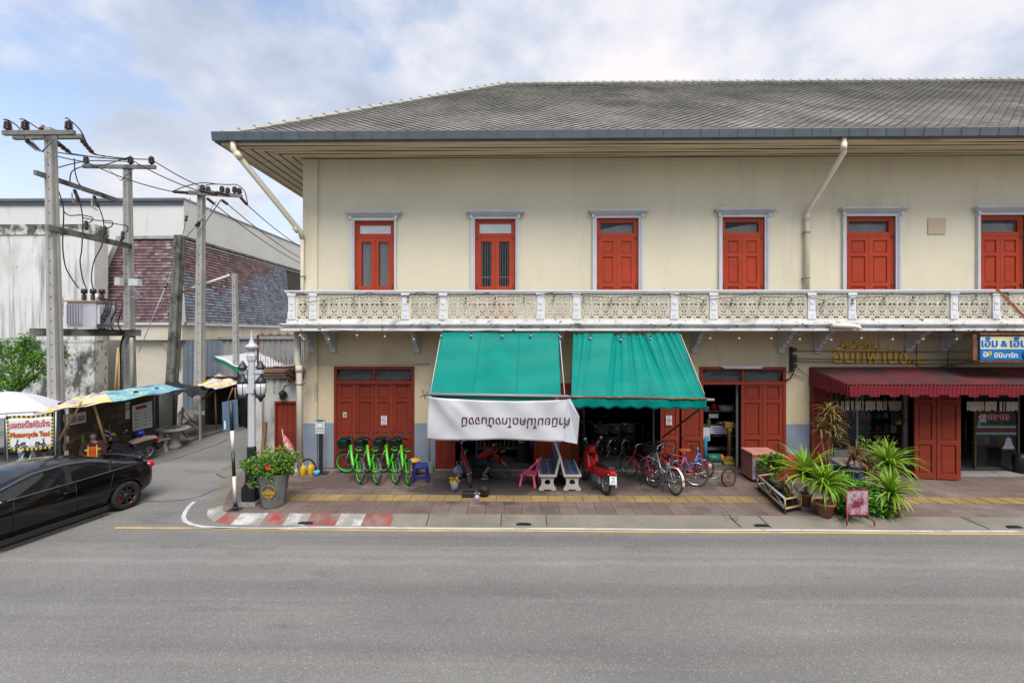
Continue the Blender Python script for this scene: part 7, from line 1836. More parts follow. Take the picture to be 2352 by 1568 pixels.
# fallen petals and leaves on the paving
b = MB()
for _ in range(26): x, y = random.uniform(-6.4,-4.4), random.uniform(10.2,11.0); a = random.uniform(0,6); b.add([(x,y,.007),(x+.03*math.cos(a),y+.03*math.sin(a),.012),(x+.05*math.cos(a+.5),y+.05*math.sin(a+.5),.008),(x+.02*math.cos(a+1.4),y+.02*math.sin(a+1.4),.010)], [(0,1,2,3)])
tag(b.build('fallen_leaves', pmat('dry_leaf', (.42,.22,.03), .7, .3, 9, island=.5)), 'scattered dry yellow leaves on the paving around the concrete planter', 'leaves', kind='stuff')
# tree by the taxi stand
t = thing('tree', 'bright green leafy tree rising behind the white umbrella at the left edge', 'tree', (W(40,840,17.6).x,17.6,RZ))
tc = [(0,0,2.9,.75),(-.7,.2,2.9,.7),(.62,-.1,2.75,.55),(.1,.2,3.45,.55),(-.5,.1,3.6,.5),(.9,.1,3.2,.38),(1.55,.0,3.05,.28),(-1.3,0,3.2,.8),(.3,-.3,2.3,.5),(-.6,-.3,2.2,.55),(-1.5,-.2,2.3,.6),(.2,.1,3.95,.28),(.95,0,2.55,.35),(1.75,.05,3.35,.16)]
b = MB(); b.tube([(0,0,0),(.05,0,1.0),(-.05,.05,1.9)], [.14,.11,.08], 9); b.build('trunk', M['bark'], t)
b = MB()
for x,y,z,r in tc: b.tube([(-.05,.05,1.8),(x*.5,y*.5,(1.8+z)/2+.1),(x,y,z)], [.05,.03,.012], 6)
b.build('limbs', M['bark'], t)
b = MB()
for x,y,z,r in tc:
    for _ in range(int(30*r)+4):
        v = Vector((random.gauss(0,1),random.gauss(0,1),random.gauss(0,.8))).normalized()*r*random.uniform(.4,1.05); clump(b, (x+v.x,y+v.y,z+v.z*.8), (.20,.20,.11), 26, .10, .1, .6)
b.build('crown', M['leaftree'], t)
p = G(517,988,RZ); t = thing('pot_plant', 'dark leafy pot plant at the alley edge beyond the stacked chairs', 'plant', (p.x,p.y+.3,RZ)); pot_mesh(t, .5, .28, M['conc'])
b = MB()
for i in range(7): rosette(b, (random.uniform(-.3,.4),random.uniform(-.2,.2),random.uniform(.6,1.2)), 22, .42, .04, 1.0)
b.build('foliage', M['leafdark'], t)
# little weeds in the kerb joints
b = MB()
for x in (4.55,4.62,4.72,-.3,6.9,9.75,-5.3):
    for k in range(5): clump(b, (x+random.uniform(-.05,.12),KI-.03-k*.05,.015), (.03,.03,.012), 5, .03, .1)
tag(b.build('kerb_weeds', M['leafblade2']), 'tiny green weeds growing in the joints of the kerb', 'weeds', kind='stuff')
b = MB()
for i in range(60): x = random.uniform(-6,15); clump(b, (x,YB-.10,4.31), (.10,.03,.012), 5, .03, .1)
M['moss'] = leaf_mat('black_green_moss', (.02,.022,.015), (.06,.07,.03))
tag(b.build('ledge_moss', M['moss']), 'dark moss and weeds along the ledge of the balcony slab', 'moss', kind='stuff')
b = MB(); clump(b, (WX(676,14.2),14.05,2.75), (.22,.06,.28), 220, .10, .2); clump(b, (WX(700,13.3),13.2,2.9), (.06,.06,.20), 60, .06, .2)
tag(b.build('dry_creeper', leaf_mat('dry_creeper_leaf', (.12,.06,.03), (.26,.16,.08))), 'dry brown creeper hanging on the old wall beside the downpipe', 'creeper')
# ================================================================= the old gate wall at the corner
gy = 14.3
t = thing('gate_wall', 'old stained plaster wall with a plank door between the lamp post and the shophouse', 'wall', (WX(607,gy),gy,0))
ox = t.location.x; xr = BX0-.02-ox; zg = WZ(868,gy)
M['oldpl'] = pmat('stained_old_plaster', (.52,.50,.46), .95, .15, 1.2, .4, 30, dirt=[((.20,.185,.165), 1.3, .46, .60, (1,1,.6), .75), ((.05,.048,.04), 2.0, .56, .66, (1,1,.5), .85), ((.36,.27,.20), 3, .62, .72, (1,1,1), .5)])
dx0, dx1 = WX(631,gy)-ox, WX(686,gy)-ox; zdr = WZ(922,gy)
b = MB(); b.box((0,0,0),(dx0,.3,zg)); b.box((dx1,0,0),(xr,.3,zg)); b.box((dx0,0,zdr),(dx1,.3,zg)); b.build('plaster_wall', M['oldpl'], t)
b = MB(); b.box((WX(586,gy)-ox,-.14,0),(-.001,.4,zg+.15)); b.build('pier', M['oldpl'], t)
b = MB()
for i in range(3): b.box((-.3-.05*(i==2),-.10-.04*i,zg+.001+i*.09),(xr,.32,zg+.085+i*.09))
b.build('brick_coping', pmat('crumbling_brick_coping', (.22,.14,.09), .95, .3, 3, .5, 20, dirt=[((.06,.05,.045), 3, .5, .62, (1,1,1), .8)]), t)
b = MB(); b.box((dx0,-.02,0),(dx0+.06,.1,zdr)); b.box((dx1-.06,-.02,0),(dx1,.1,zdr)); b.box((dx0+.0605,-.02,zdr-.07),(dx1-.0605,.1,zdr)); dr = b.build('door', M['red'], t)
b = MB()
for i in range(4): w_ = (dx1-dx0-.12)/4; b.box((dx0+.06+i*w_+.004,.04,0),(dx0+.06+(i+1)*w_-.004,.07,zdr-.07))
b.build('door_planks', M['red'], dr)
b = MB(); p = Vector(L(t,W(649,908,gy-.12))); b.lathe([(.02,-.14),(.09,-.10),(.12,.06),(.15,.07),(.04,.17),(.0,.19)], p, 6, smooth=False); b.tube([p+Vector((0,0,.1)),p+Vector((.0,.1,.3)),p+Vector((.18,.12,.32))], .012, 5); b.build('wall_lantern', M['blackm'], t)
b = MB(); b.bar((.02,-.2,0),(.06,-.05,1.25),.10,.05); b.build('leaning_plank', M['wood'], t)
t = thing('spiked_fence', 'rusty red iron mesh fence with spikes on top of the old wall', 'fence', (WX(592,15.0),15.0,2.9))
ox = t.location.x; xr = BX0-ox-.05; zt2 = WZ(770,15)-2.9
b = MB(); b.bar((0,0,-.2),(0,0,zt2),.05,.05); b.bar((0,0,zt2),(xr,0,zt2),.05,.04); b.bar((xr*.62,0,-.1),(xr*.62,0,zt2),.04,.04); b.bar((0,0,.0),(xr,0,.0),.05,.04); M['rustred'] = pmat('rusty_red_iron', (.13,.035,.03), .75, .3, 9); b.build('fence_frame', M['rustred'], t)
b = MB(); n = 26
for i in range(n): x = xr*i/n; b.bar((x,0,0),(x+random.uniform(-.02,.02),0,.28+.1*(i%2)),.012,.012)
for i in range(8): x = xr*(i+.5)/8; b.tube([(x-.08,0,zt2+.09),(x-.03,0,zt2+.03),(x,0,zt2),(x,0,zt2+.16)], .010, 4); b.tube([(x+.08,0,zt2+.09),(x+.03,0,zt2+.03),(x,0,zt2)], .010, 4)
b.build('spikes', M['rustred'], t)
b = MB(); n = 24
for i in range(-12,n):
    for s in (1,-1):
        x0 = xr*i/n if s > 0 else xr*(i+12)/n; x1 = x0+s*zt2
        a, c = (x0,0.0), (x1,zt2)
        if s > 0:
            if x0 < 0: a = (0,-x0)
            if x1 > xr: c = (xr,xr-x0)
            if x0 >= xr: continue
        else:
            if x0 > xr: a = (xr,x0-xr)
            if x1 < 0: c = (0,x0)
        if a[1] < zt2 and c[1] > a[1]: b.bar((a[0],.01,a[1]),(c[0],.01,c[1]),.005,.005)
b.build('fence_mesh', M['rust'], t)
t = thing('folded_parasol', 'folded pink and white parasol leaning beside the plank door', 'parasol', (WX(661,13.9),13.9,0))
b = MB(); b.tube([(-.05,.0,0.1),(-.28,.2,1.05)], .014, 6); b.build('parasol_pole', M['whiteP'], t)
b = MB(); b.tube([(.22,-.05,.12),(.05,.03,.45),(-.10,.10,.70),(-.20,.15,.88)], [.05,.13,.10,.02], 9); b.build('parasol_cloth', pmat('pink_striped_cloth', (.55,.16,.16), .8, .3, 6, dirt=[((.62,.50,.42), 6, .5, .54, (1,1,1), .9)]), t)

# ================================================================= taxi stand
KZ = 2.07
def printed(name, cols, sc=1.2):
    m = pmat(name, (.5,.5,.5), .6, .05, 2, space='World'); n, l = nodes_of(m)
    tx = n.new('ShaderNodeTexNoise'); tx.inputs['Scale'].default_value = sc; tx.inputs['Detail'].default_value = 3; tx.inputs['Distortion'].default_value = 1.4
    g = n.new('ShaderNodeNewGeometry'); l.new(g.outputs['Position'], tx.inputs['Vector'])
    r = n.new('ShaderNodeValToRGB'); r.color_ramp.interpolation = 'CONSTANT' if 0 else 'LINEAR'; e = r.color_ramp.elements
    while len(e) < len(cols): e.new(.5)
    for k_, (pos, c) in zip(e, cols): k_.position = pos; k_.color = (*c,1)
    l.new(tx.outputs['Fac'], r.inputs[0]); l.new(r.outputs[0], n['Principled BSDF'].inputs['Base Color']); return m
pr_y = printed('printed_yellow_vinyl', [(.30,(.58,.42,.05)),(.42,(.62,.52,.12)),(.50,(.55,.52,.50)),(.54,(.20,.12,.22)),(.60,(.55,.50,.45)),(.70,(.60,.45,.06))], 1.3)
pr_b = printed('printed_blue_vinyl', [(.30,(.03,.16,.40)),(.42,(.04,.30,.50)),(.50,(.10,.34,.36)),(.55,(.45,.48,.45)),(.60,(.30,.33,.10)),(.72,(.04,.20,.45))], 1.6)
k_ = thing('taxi_shelter', 'low motorcycle taxi shelter roofed with printed yellow and blue vinyl over a brown block wall', 'shelter', (-12.9,14,RZ))
def roofsheet(par, pts, mat, nm='roof_sheet', sag=.08, n=10, th=.012):
    q = [Vector(L(par,p)) for p in pts]; b = MB()
    b.grid(lambda u,v: q[0].lerp(q[1],u).lerp(q[3].lerp(q[2],u),v)-Vector((0,0,sag*math.sin(math.pi*u)*math.sin(math.pi*v)+.02*math.sin(u*13+v*5))), n*2, n); return b.build(nm, mat, par, solid=th)
roofsheet(k_, [G(79,949,KZ),G(262,922,KZ),G(240,899,KZ),G(188,909,KZ)], pr_y); roofsheet(k_, [G(262,922,KZ+.01),G(427,893,KZ),G(372,883,KZ),G(240,899,KZ+.01)], pr_b)
b = MB(); b.bar(L(k_,G(79,949,KZ-.04)),L(k_,G(427,893,KZ-.04)),.04,.04); b.bar(L(k_,G(188,909,KZ-.05)),L(k_,G(372,883,KZ-.05)),.05,.05); b.build('roof_batten', M['wood'], k_)
M['block'] = pmat('brown_board_block', (.12,.078,.05), .9, .2, 2, .2, island=.35, dirt=[((.05,.035,.025), 2, .5, .68, (1,1,1), .6)])
b = MB(); y = 12.75
for j in range(10):
    yy = 12.75 + (j%2)*.2
    while yy < 15.85:
        e = min(yy+.40,15.9)
        if not (15.0 < yy < 15.15): b.box(L(k_,(-12.98+.01*random.random(),yy+.006,RZ+j*.205)), L(k_,(-12.86+.012*random.random(),e-.006,RZ+j*.205+.197)))
        yy += .41
b.build('block_wall', M['block'], k_)
for px, py0, py1, Y in ((140,922,1040,12.75),(312,910,1035,15.4),(360,900,1000,16.4)):
    a = W(px,py0,Y); b = MB(); b.bar(L(k_,(a.x,Y,RZ)),L(k_,(a.x,Y,KZ)),.09,.09); b.build('shelter_post', M['blackm'], k_)
for (x0,y0,x1,y1,Y0,Y1) in ((136,1010,187,922,12.4,12.0),(215,927,243,1019,12.6,13.0)):
    b = MB(); b.tube([Vector(L(k_,W(x0,y0,Y0))),Vector(L(k_,W(x1,y1,Y1)))], .028, 7); b.build('bamboo_prop', M['bamboo'], k_)
def flat_on(par, x0, y0, x1, y1, X_, mat, nm, out=0.0):
    """a sheet fixed on the wall facing the alley, given by its picture corners at wall plane x = X_"""
    Ya, Yb = -X_/( (1190-x0)/1045.0 ), -X_/((1190-x1)/1045.0)
    za, zb = 4-(y0-768)*Ya/1045, 4-(y1-768)*Ya/1045
    b = MB(); b.box(L(par,(X_+out,Ya,zb)),L(par,(X_+out+.006,Yb,za))); o = b.build(nm, mat, par); return o, (Ya,Yb,za,zb)
t = thing('fare_poster', 'white fare poster with a red heading hung under the blue printed roof', 'poster', W(326,955,15.3))
c4 = [W(303,932,14.9),W(349,920,15.5),W(350,980,15.5),W(305,990,14.9)]
def on4(u,v,o=0): return c4[0].lerp(c4[1],u).lerp(c4[3].lerp(c4[2],u),v)+Vector((o,-o,0))
b = MB(); b.grid(lambda u,v: Vector(L(t,on4(u,v))), 6, 6); b.build('poster_sheet', M['paper'], t)
b = MB(); b.grid(lambda u,v: Vector(L(t,on4(.18+.55*u,.08+.12*v,.01))), 2, 2); b.build('red_heading', M['redink'], t)
b = MB()
for i in range(5):
    for (u0,u1) in ((.08,.32),(.42,.48),(.56,.74),(.82,.92)): b.grid(lambda u,v: Vector(L(t,on4(u0+(u1-u0)*u,.32+.13*i+.035*v,.01))), 1, 1)
b.build('fare_lines', M['greyP'], t)
for (x0,y0,x1,y1,mt,lb,nm) in ((138,955,184,981,'paper','white picture notice on the brown blocks behind the seated driver','paper_notice'),(277,926,287,965,'paper','narrow white no smoking notice on the brown block wall','paper_notice'),(175,1003,180,1020,'lime','small lime green card on the brown block wall','paper_notice')):
    t = thing(nm, lb, 'notice', (-12.84,-(-12.84)/((1190-x0)/1045),1.2)); o, dm = flat_on(t, x0, y0, x1, y1, -12.84, M[mt], 'notice_sheet')
    if nm and 'smoking' in lb:
        Ym, Zm = (dm[0]+dm[1])/2, dm[2]-.16; b = MB(); b.tube([Vector(L(t,(-12.828,Ym+.055*math.cos(a),Zm+.10*math.sin(a)*.7))) for a in [6.283*i/16 for i in range(16)]], .008, 5, True); b.box(L(t,(-12.832,dm[0],dm[3]+.3)),L(t,(-12.8285,dm[1],dm[3]+.33))); b.build('ban_ring', M['redink'], t)
    if 'picture' in lb:
        b = MB()
        for i in range(2): f = .1+.45*i; b.box(L(t,(-12.832,dm[0]+(dm[1]-dm[0])*f,dm[3]+.06)),L(t,(-12.829,dm[0]+(dm[1]-dm[0])*(f+.38),dm[2]-.10)))
        b.build('notice_picture', M['greyP'], t)
# motorcycle taxi banner
bY = 12.9
t = thing('taxi_banner', 'white motorcycle taxi banner with red lettering, two scooter pictures and a black and yellow border', 'banner', W(69,995,bY))
tl_, tr_, br_, bl_ = [Vector(L(t,W(*q))) for q in ((14,956,bY),(124,950,bY+.0),(122,1030,bY),(20,1036,bY))]
def onb(u,v,o=0): return tl_.lerp(tr_,u).lerp(bl_.lerp(br_,u),v)+Vector((0,-o,.012*math.sin(u*9)))
b = MB(); b.grid(lambda u,v: onb(u,v), 12, 6); b.build('banner_sheet', M['paper'], t, solid=.004)
bb = MB()
for i in range(20):
    for (f0,f1) in ((i/20,(i+1)/20),):
        bb.k = i % 2
        for (ua,ub,va,vb) in ((f0,f1,0,.07),(f0,f1,.93,1),(0,.045,f0,f1),(.955,1,f0,f1)): bb.grid(lambda u,v: onb(ua+(ub-ua)*u,va+(vb-va)*v,.006), 1, 1)
bb.build('striped_border', [pmat('border_yellow', (.62,.50,.03), .5), M['blkink']], t)
ex = (tr_-tl_).normalized(); wB = (tr_-tl_).length; hB = (tl_-bl_).length
def btext(body, v, size, mat, fit, nm, bold, o=.008):
    c = onb(.5,v,o); return text_mesh(nm, body, size, mat, t, face_matrix(c, ex), .001, fit=fit*wB, bold=bold)
btext('มอเตอร์ไซค์รับจ้าง', .34, .25, M['redink'], .84, 'thai_lettering', .006)
btext('Motorcycle Taxi', .60, .20, pmat('yellow_outline', (.62,.48,.03), .5), .82, 'latin_outline', .022, .007)
btext('Motorcycle Taxi', .60, .20, M['redink'], .80, 'latin_lettering', .007, .014)
for cx in (.28,.72):
    m = 1 if cx > .5 else -1; b = MB(); c = onb(cx,.82,.009); s = .5*wB/1.36
    P_ = lambda x,z: c+ex*(x*m*s)+Vector((0,0,z*s))
    for x in (-.19,.19):
        q_ = [P_(x+.085*math.cos(6.283*i/16),-.075+.085*math.sin(6.283*i/16)) for i in range(16)]; b.tube(q_, .016, 5, True)
    for poly in ([(-.27,.02),(-.28,.07),(-.05,.06),(.02,-.02),(.14,-.02),(.17,.12),(.22,.12),(.25,.0),(.20,-.06),(.05,-.09),(-.12,-.08),(-.16,.0)],[(-.30,.07),(-.28,.10),(-.06,.09),(-.04,.05)],[(.13,.12),(.12,.20),(.20,.21),(.24,.14)]): b.poly([P_(x,z) for x,z in poly])
    b.tube([P_(.16,.20),P_(.10,.27)], .006, 4); b.tube([P_(.18,.20),P_(.22,.28)], .006, 4); b.build('scooter_picture', M['blkink'], t)
b = MB(); b.tube([tl_+Vector((-.03,.03,.05)),Vector((bl_.x-.05,.03,-WZ(995,bY)+RZ))], .02, 6); b.tube([tr_+Vector((.03,.03,.05)),Vector((br_.x+.03,.03,-WZ(995,bY)+RZ))], .02, 6); b.tube([tl_+Vector((-.3,.04,.06)),tr_+Vector((.3,.04,.1))], .018, 6); b.build('banner_frame', M['steel'], t)
# umbrella
uY = 14.7; c = W(12,899,uY)
t = thing('garden_umbrella', 'large white umbrella over the motorcycle taxi stand at the left edge', 'umbrella', (c.x,uY,RZ))
hz = c.z-RZ; ru = 1.60; dz = .66; b = MB(); n = 8
b.grid(lambda u,v: (ru*v*math.cos(6.283*u)*(1-.05*abs(math.sin(4*6.283*u))*v), ru*v*math.sin(6.283*u)*(1-.05*abs(math.sin(4*6.283*u))*v), hz-dz*v**1.7-.03*v*abs(math.sin(4*6.283*u))), 48, 8, False); b.build('canopy', pmat('white_umbrella_cloth', (.58,.58,.62), .7, .04, 2), t)
for i in range(n):
    a = 6.283*i/n; b = MB(); b.tube([(ru*v*math.cos(a),ru*v*math.sin(a),hz-.02-dz*v**1.7) for v in (0,.33,.66,1)], .010, 4); b.build('rib', M['steel'], t)
b = MB(); b.tube([(0,0,0),(0,0,hz+.06)], .022, 8); b.build('umbrella_pole', M['galv'], t)
# stone table, bench, stacked chairs
p = G(372,1012,RZ); M['terr2'] = pmat('pale_terrazzo_table', (.36,.34,.29), .8, .15, 4, .1, grain=.15, gscale=70)
t = thing('stone_table', 'round stone table with a checkerboard top behind the black motorcycle', 'table', (-12.5,16.35,RZ))
b = MB(); b.lathe([(.50,.66),(.52,.68),(.52,.73),(.48,.745)], (0,0,0), 28); b.build('table_top', M['terr2'], t)
b = MB()
for i in range(8):
    for j in range(8):
        if (i+j) % 2: b.box((-.26+i*.065,-.26+j*.065,.7455),(-.195+i*.065,-.195+j*.065,.749))
b.build('checkerboard', pmat('dark_green_squares', (.08,.09,.03), .6, .2, 8), t)
b = MB(); b.lathe([(.26,0),(.24,.1),(.14,.3),(.15,.5),(.26,.66)], (0,0,0), 12); b.build('table_foot', M['terr2'], t)
def stone_bench(px, py, rz, lb):
    p = G(px,py,RZ); t = thing('stone_bench', lb, 'bench', (p.x,p.y,RZ), rz, 'stone benches by the table')
    b = MB(); b.box((-.42,-.15,.40),(.42,.15,.46)); b.build('seat', M['terr2'], t, bevel=.01)
    for s in (-1,1): b = MB(); b.prism([(-.13,0),(-.08,.2),(-.12,.399),(.12,.399),(.08,.2),(.13,0)], s*.28-.05, s*.28+.05, lambda x,z,tt: (tt,x,z)); b.build('leg', M['terr2'], t)
stone_bench(395,1014,R(60),'stone bench right of the round stone table'); stone_bench(357,1040,R(70),'low stone bench at the alley edge in front of the round table')
p = Vector((-13.0,17.7,0))
for i, (mt, lb) in enumerate((('whiteP','white plastic chair leaning at the foot of the leaning pole, lower one of the two'),('mauve','dusty mauve plastic chair tipped onto the white one'))):
    if mt == 'mauve': M['mauve'] = plast('dusty_mauve_plastic', (.20,.10,.11))
    t = thing('plastic_chair', lb, 'chair', (p.x-.05+.12*i,p.y+.3-.05*i,RZ+.16+.14*i), R(-40)); plastic_chair(t, M[mt]); t.rotation_euler = (R(42),R(-12+6*i),R(-50)); t.scale = (1.3,1.3,1.3)
# grey tarpaulin, yellow stall roof, white and green market canopy
tp = thing('tarpaulin_stall', 'small alley stall covered with a sagging dark grey tarpaulin', 'stall', (-13.2,17.6,RZ))
q = [Vector(L(tp,v)) for v in (W(372,898,16.9),W(468,912,17.2),W(482,898,18.6),W(395,876,18.8))]
b = MB(); b.grid(lambda u,v: q[0].lerp(q[1],u).lerp(q[3].lerp(q[2],u),v)+Vector((0,0,.22*math.sin(math.pi*v)*(1-.4*u)+.05*math.sin(u*15+v*6)-.04*math.sin(u*21+2*v))), 40, 16); b.build('tarpaulin', pmat('dark_grey_tarpaulin', (.013,.0135,.015), .5, .2, 3), tp)
b = MB(); b.box(L(tp,(-14.6,17.3,RZ)),L(tp,(-14.2,18.5,2.0))); b.build('stall_panel', M['conc'], tp); b = MB(); b.bar(L(tp,W(460,920,17.4)),L(tp,(W(460,920,17.4).x,17.4,RZ)),.06,.06); b.bar(L(tp,W(425,945,17.3)),L(tp,W(470,948,17.5)),.05,.14); b.build('stall_frame', M['conc'], tp)
ys = thing('vinyl_roof_stall', 'alley stall under a yellow printed vinyl roof behind the concrete pole', 'stall', (-12.6,19.2,RZ))
roofsheet(ys, [W(455,892,18.2),W(490,893,18.2),W(556,880,19.9),W(505,857,20.6)][:0] or [W(452,884,19.2),W(494,893,18.0),W(556,880,19.6),W(505,857,21.0)], pr_y)
b = MB(); b.box(L(ys,(-14.4,20.2,RZ)),L(ys,(-9.5,20.5,2.1))); b.build('stall_shade_back', M['dark'], ys)  # dark panel standing for the shadow under the stall roofs
b = MB()
for (x0,y0,x1,y1) in ((463,918,500,890),(535,890,520,930),(494,893,497,985),(540,890,542,930)): b.tube([Vector(L(ys,W(x0,y0,18.6))),Vector(L(ys,W(x1,y1,18.6)))], .03, 6)
b.build('stall_pole', M['wood'], ys)
mk = thing('market_canopy', 'white market canopy with a green underside at the back of the alley', 'canopy', (-11.5,21.6,RZ))
roofsheet(mk, [W(492,818,20.8),W(566,852,19.8),W(655,838,21.5),W(592,808,23.5)], pmat('white_canopy_sheet', (.62,.63,.64), .6, .06, 2), 'canopy_top', .12)
q = [Vector(L(mk,v)) for v in (W(492,818,20.8),W(566,852,19.8),W(563,862,19.8),W(492,826,20.8))]
b = MB(); b.grid(lambda u,v: q[0].lerp(q[1],u).lerp(q[3].lerp(q[2],u),v)+Vector((0,-.03-.04*math.sin(u*12),0)), 16, 2); b.build('canopy_edge', pmat('green_tarpaulin_edge', (.005,.20,.10), .5, .1), mk)
b = MB(); b.box(L(mk,(-12.6,22.6,RZ)),L(mk,(-8.6,22.9,2.4))); b.tube([Vector(L(mk,W(566,852,19.9))),Vector(L(mk,(W(566,852,19.9).x,19.9,RZ)))], .04, 6); b.build('canopy_frame', M['dark'], mk)
t = thing('bamboo_poles', 'two bamboo poles leaning on the cream annex wall beside the transformer frame', 'pole', W(262,905,22.7))
b = MB(); b.tube([(0,0,-.6),(.12,.1,2.35)], .05, 7); b.tube([(.2,0,-.6),(.22,.1,2.1)], .04, 7); b.build('bamboo_stem', M['bamboo'], t)
b = MB(); b.box((-.12,-.06,-.2),(.18,.06,.06)); tag(b.build('wall_box', M['blackP'], None, W(317,893,18.9)), 'small dark box on the transformer frame pole above the blue roof', 'box')
# ================================================================= inside the shops
def box_thing(name, lo, hi, mat, label, cat, group=None, bevel=.01):
    c = Vector(((lo[0]+hi[0])/2,(lo[1]+hi[1])/2,lo[2])); b = MB(); b.box(Vector(lo)-c, Vector(hi)-c); return tag(b.build(name, mat, None, c, bevel=bevel), label, cat, group)
def shelf(label, x0, x1, Y, zs, dp=.4):
    t = thing('shop_shelf', label, 'shelf', ((x0+x1)/2,Y,.07)); w = (x1-x0)/2
    for z in zs: b = MB(); b.box((-w,0,z-.02),(w,dp,z)); b.build('shelf_board', M['greyP'], t)
    b = MB()
    for s in (-w,w): b.box((s-.02,.0,0),(s+.02,.04,zs[-1]+.3)); b.box((s-.02,dp-.04,0),(s+.02,dp,zs[-1]+.3))
    b.build('shelf_upright', M['steel'], t); return t
def bottle(x, Y, z, h, r, mat, label, group, cat='bottle'):
    b = MB(); b.lathe([(r,0),(r,h*.65),(r*.45,h*.82),(r*.42,h),(0,h)], (0,0,0), 10); return tag(b.build('bottle', mat, None, (x,Y,z)), label, cat, group)
def tin(x, Y, z, h, r, mat, label, group): b = MB(); b.lathe([(r,0),(r,h),(r*.9,h+.005),(0,h+.005)], (0,0,0), 12); return tag(b.build('tin', mat, None, (x,Y,z)), label, 'tin', group)
# repair shop: workbench with oils and tins low behind the banner
xs0, xs1 = WX(1095,14.6), WX(1222,14.6)
shelf('low work shelf crowded with oils and tins at the back of the repair shop', xs0, xs1, 14.5, (.30,.62,.95))
cm = [M['whiteP'],M['yellowP'],M['redP'],M['blueP'],M['greyP'],pmat('clear_bottle', (.45,.50,.52), .2, .1),pmat('green_oil_bottle', (.05,.25,.08), .4, .1),pmat('orange_tin', (.55,.20,.03), .4, .1)]
rb = random.Random(3)
for z in (.37,.69,1.02):
    x = xs0+.08
    while x < xs1-.06:
        r = rb.uniform(.03,.065); x += r
        if rb.random() < .55: bottle(x, 14.62+rb.uniform(-.05,.12), z, rb.uniform(.16,.30), r*.8, rb.choice(cm), 'small oil or water bottle among the clutter of the repair shop', 'bottles in the repair shop')
        else: tin(x, 14.62+rb.uniform(-.05,.12), z, rb.uniform(.10,.22), r, rb.choice(cm), 'small tin among the clutter of the repair shop', 'tins in the repair shop')
        x += r+rb.uniform(.005,.05)
p = G(1198,1045,.4)
t = thing('bucket', 'grey-white bucket with bottles at the right of the repair shop clutter', 'bucket', (WX(1198,14.1),14.1,.65)); b = MB(); b.lathe([(.11,0),(.15,.36),(.14,.36),(.10,.02),(0,.02)], (0,0,0), 16); b.build('bucket_body', M['whiteP'], t)
box_thing('crate', (WX(1188,14.0),14.0,.07), (WX(1212,14.0),14.3,.62), M['dark'], 'dark crate under the bucket in the repair shop', 'crate')
b = MB(); b.grid(lambda u,v: ((u-.5)*.9, (v-.5)*.4, .06*math.sin(u*8)+.05*math.sin(v*7+u*4)), 14, 8); tag(b.build('plastic_sheet', pmat('white_plastic_sheet', (.50,.50,.50), .4, .1), None, (WX(1115,14.2),14.2,1.42), solid=.005), 'crumpled white plastic sheet hanging at the top of the repair shop opening', 'sheet')
p = G(1042,1131)
t = thing('paint_bucket', 'small white printed bucket with yellow rags left of the red bicycle under repair', 'bucket', (p.x,p.y+.1,0)); b = MB(); b.lathe([(.085,0),(.11,.22),(.115,.24),(.10,.24),(.08,.02),(0,.02)], (0,0,0), 16); b.build('bucket_body', pmat('printed_white_bucket', (.42,.46,.50), .5, .1, 4, dirt=[((.06,.16,.34), 9, .52, .56, (1,1,1), .9)]), t)
b = MB(); clump(b, (0,0,.27), (.09,.09,.06), 40, .10, .3); b.build('rag', M['yellowP'], t)
p = G(1111,1146)
b = MB(); b.lathe([(.11,0),(.15,.20),(.155,.21),(.14,.21),(.10,.02),(0,.02)], (0,0,0), 18); tag(b.build('basin', M['blackP'], None, (WX(1112,p.y+.2),p.y+.2,0)), 'black plastic basin of water on the tactile strip side of the mechanic', 'basin')
def bag(px, py, h, mat, label):
    p = G(px,py); b = MB(); rr = random.Random(px); b.ball((0,0,h*.42), (h*.34,h*.30,h*.44), 13, 9)
    b.v = [(x*rr.uniform(.7,1.2)*(1 if z < h*.7 else .6), y*rr.uniform(.7,1.2), max(0,z*rr.uniform(.9,1.1))) for x,y,z in b.v]; b.sm = [False]*len(b.sm)
    for s_ in (-1,1): b.tube([(s_*.03,0,h*.8),(s_*.07,0,h*1.02),(s_*.02,.0,h*1.1)], .012, 4)
    tag(b.build('plastic_bag', mat, None, (p.x,p.y,0)), label, 'bag')
bag(1054,1097,.42,pmat('clear_plastic_bag', (.34,.35,.36), .25, .15, 8),'clear plastic bag hanging full beside the leftmost leaf of the repair shop'); bag(1096,1150,.18,pmat('lilac_bag', (.42,.42,.55), .4, .15, 8),'small crumpled lilac-white plastic bag on the tactile strip')
p = G(1075,1140); b = MB(); b.box((-.14,-.10,0),(.16,.12,.12)); tag(b.build('tool_box', M['blackP'], None, (p.x,p.y,0), bevel=.015), 'low black tool box beside the black basin', 'box')
# middle shop: dark back with shelves of dim goods
shelf('tall dim shelf at the back of the bicycle shop', WX(1340,16.4), WX(1500,16.4), 16.4, (.5,1.0,1.5,2.0))
for i in range(14): box_thing('carton', (WX(1345,16.4)+i%7*.36,16.42,.57+(i//7)*.5*2), (WX(1345,16.4)+i%7*.36+.28,16.7,.57+(i//7)*1.0+.3), pmat('dim_carton', (.07,.055,.045), .9, .3, 3) if i == 0 else bpy.data.materials['dim_carton'], 'dim cardboard carton on the tall shelf of the bicycle shop', 'carton', 'cartons on the tall shelf')
p_ = (WX(1447,14.9),14.9,1.15)
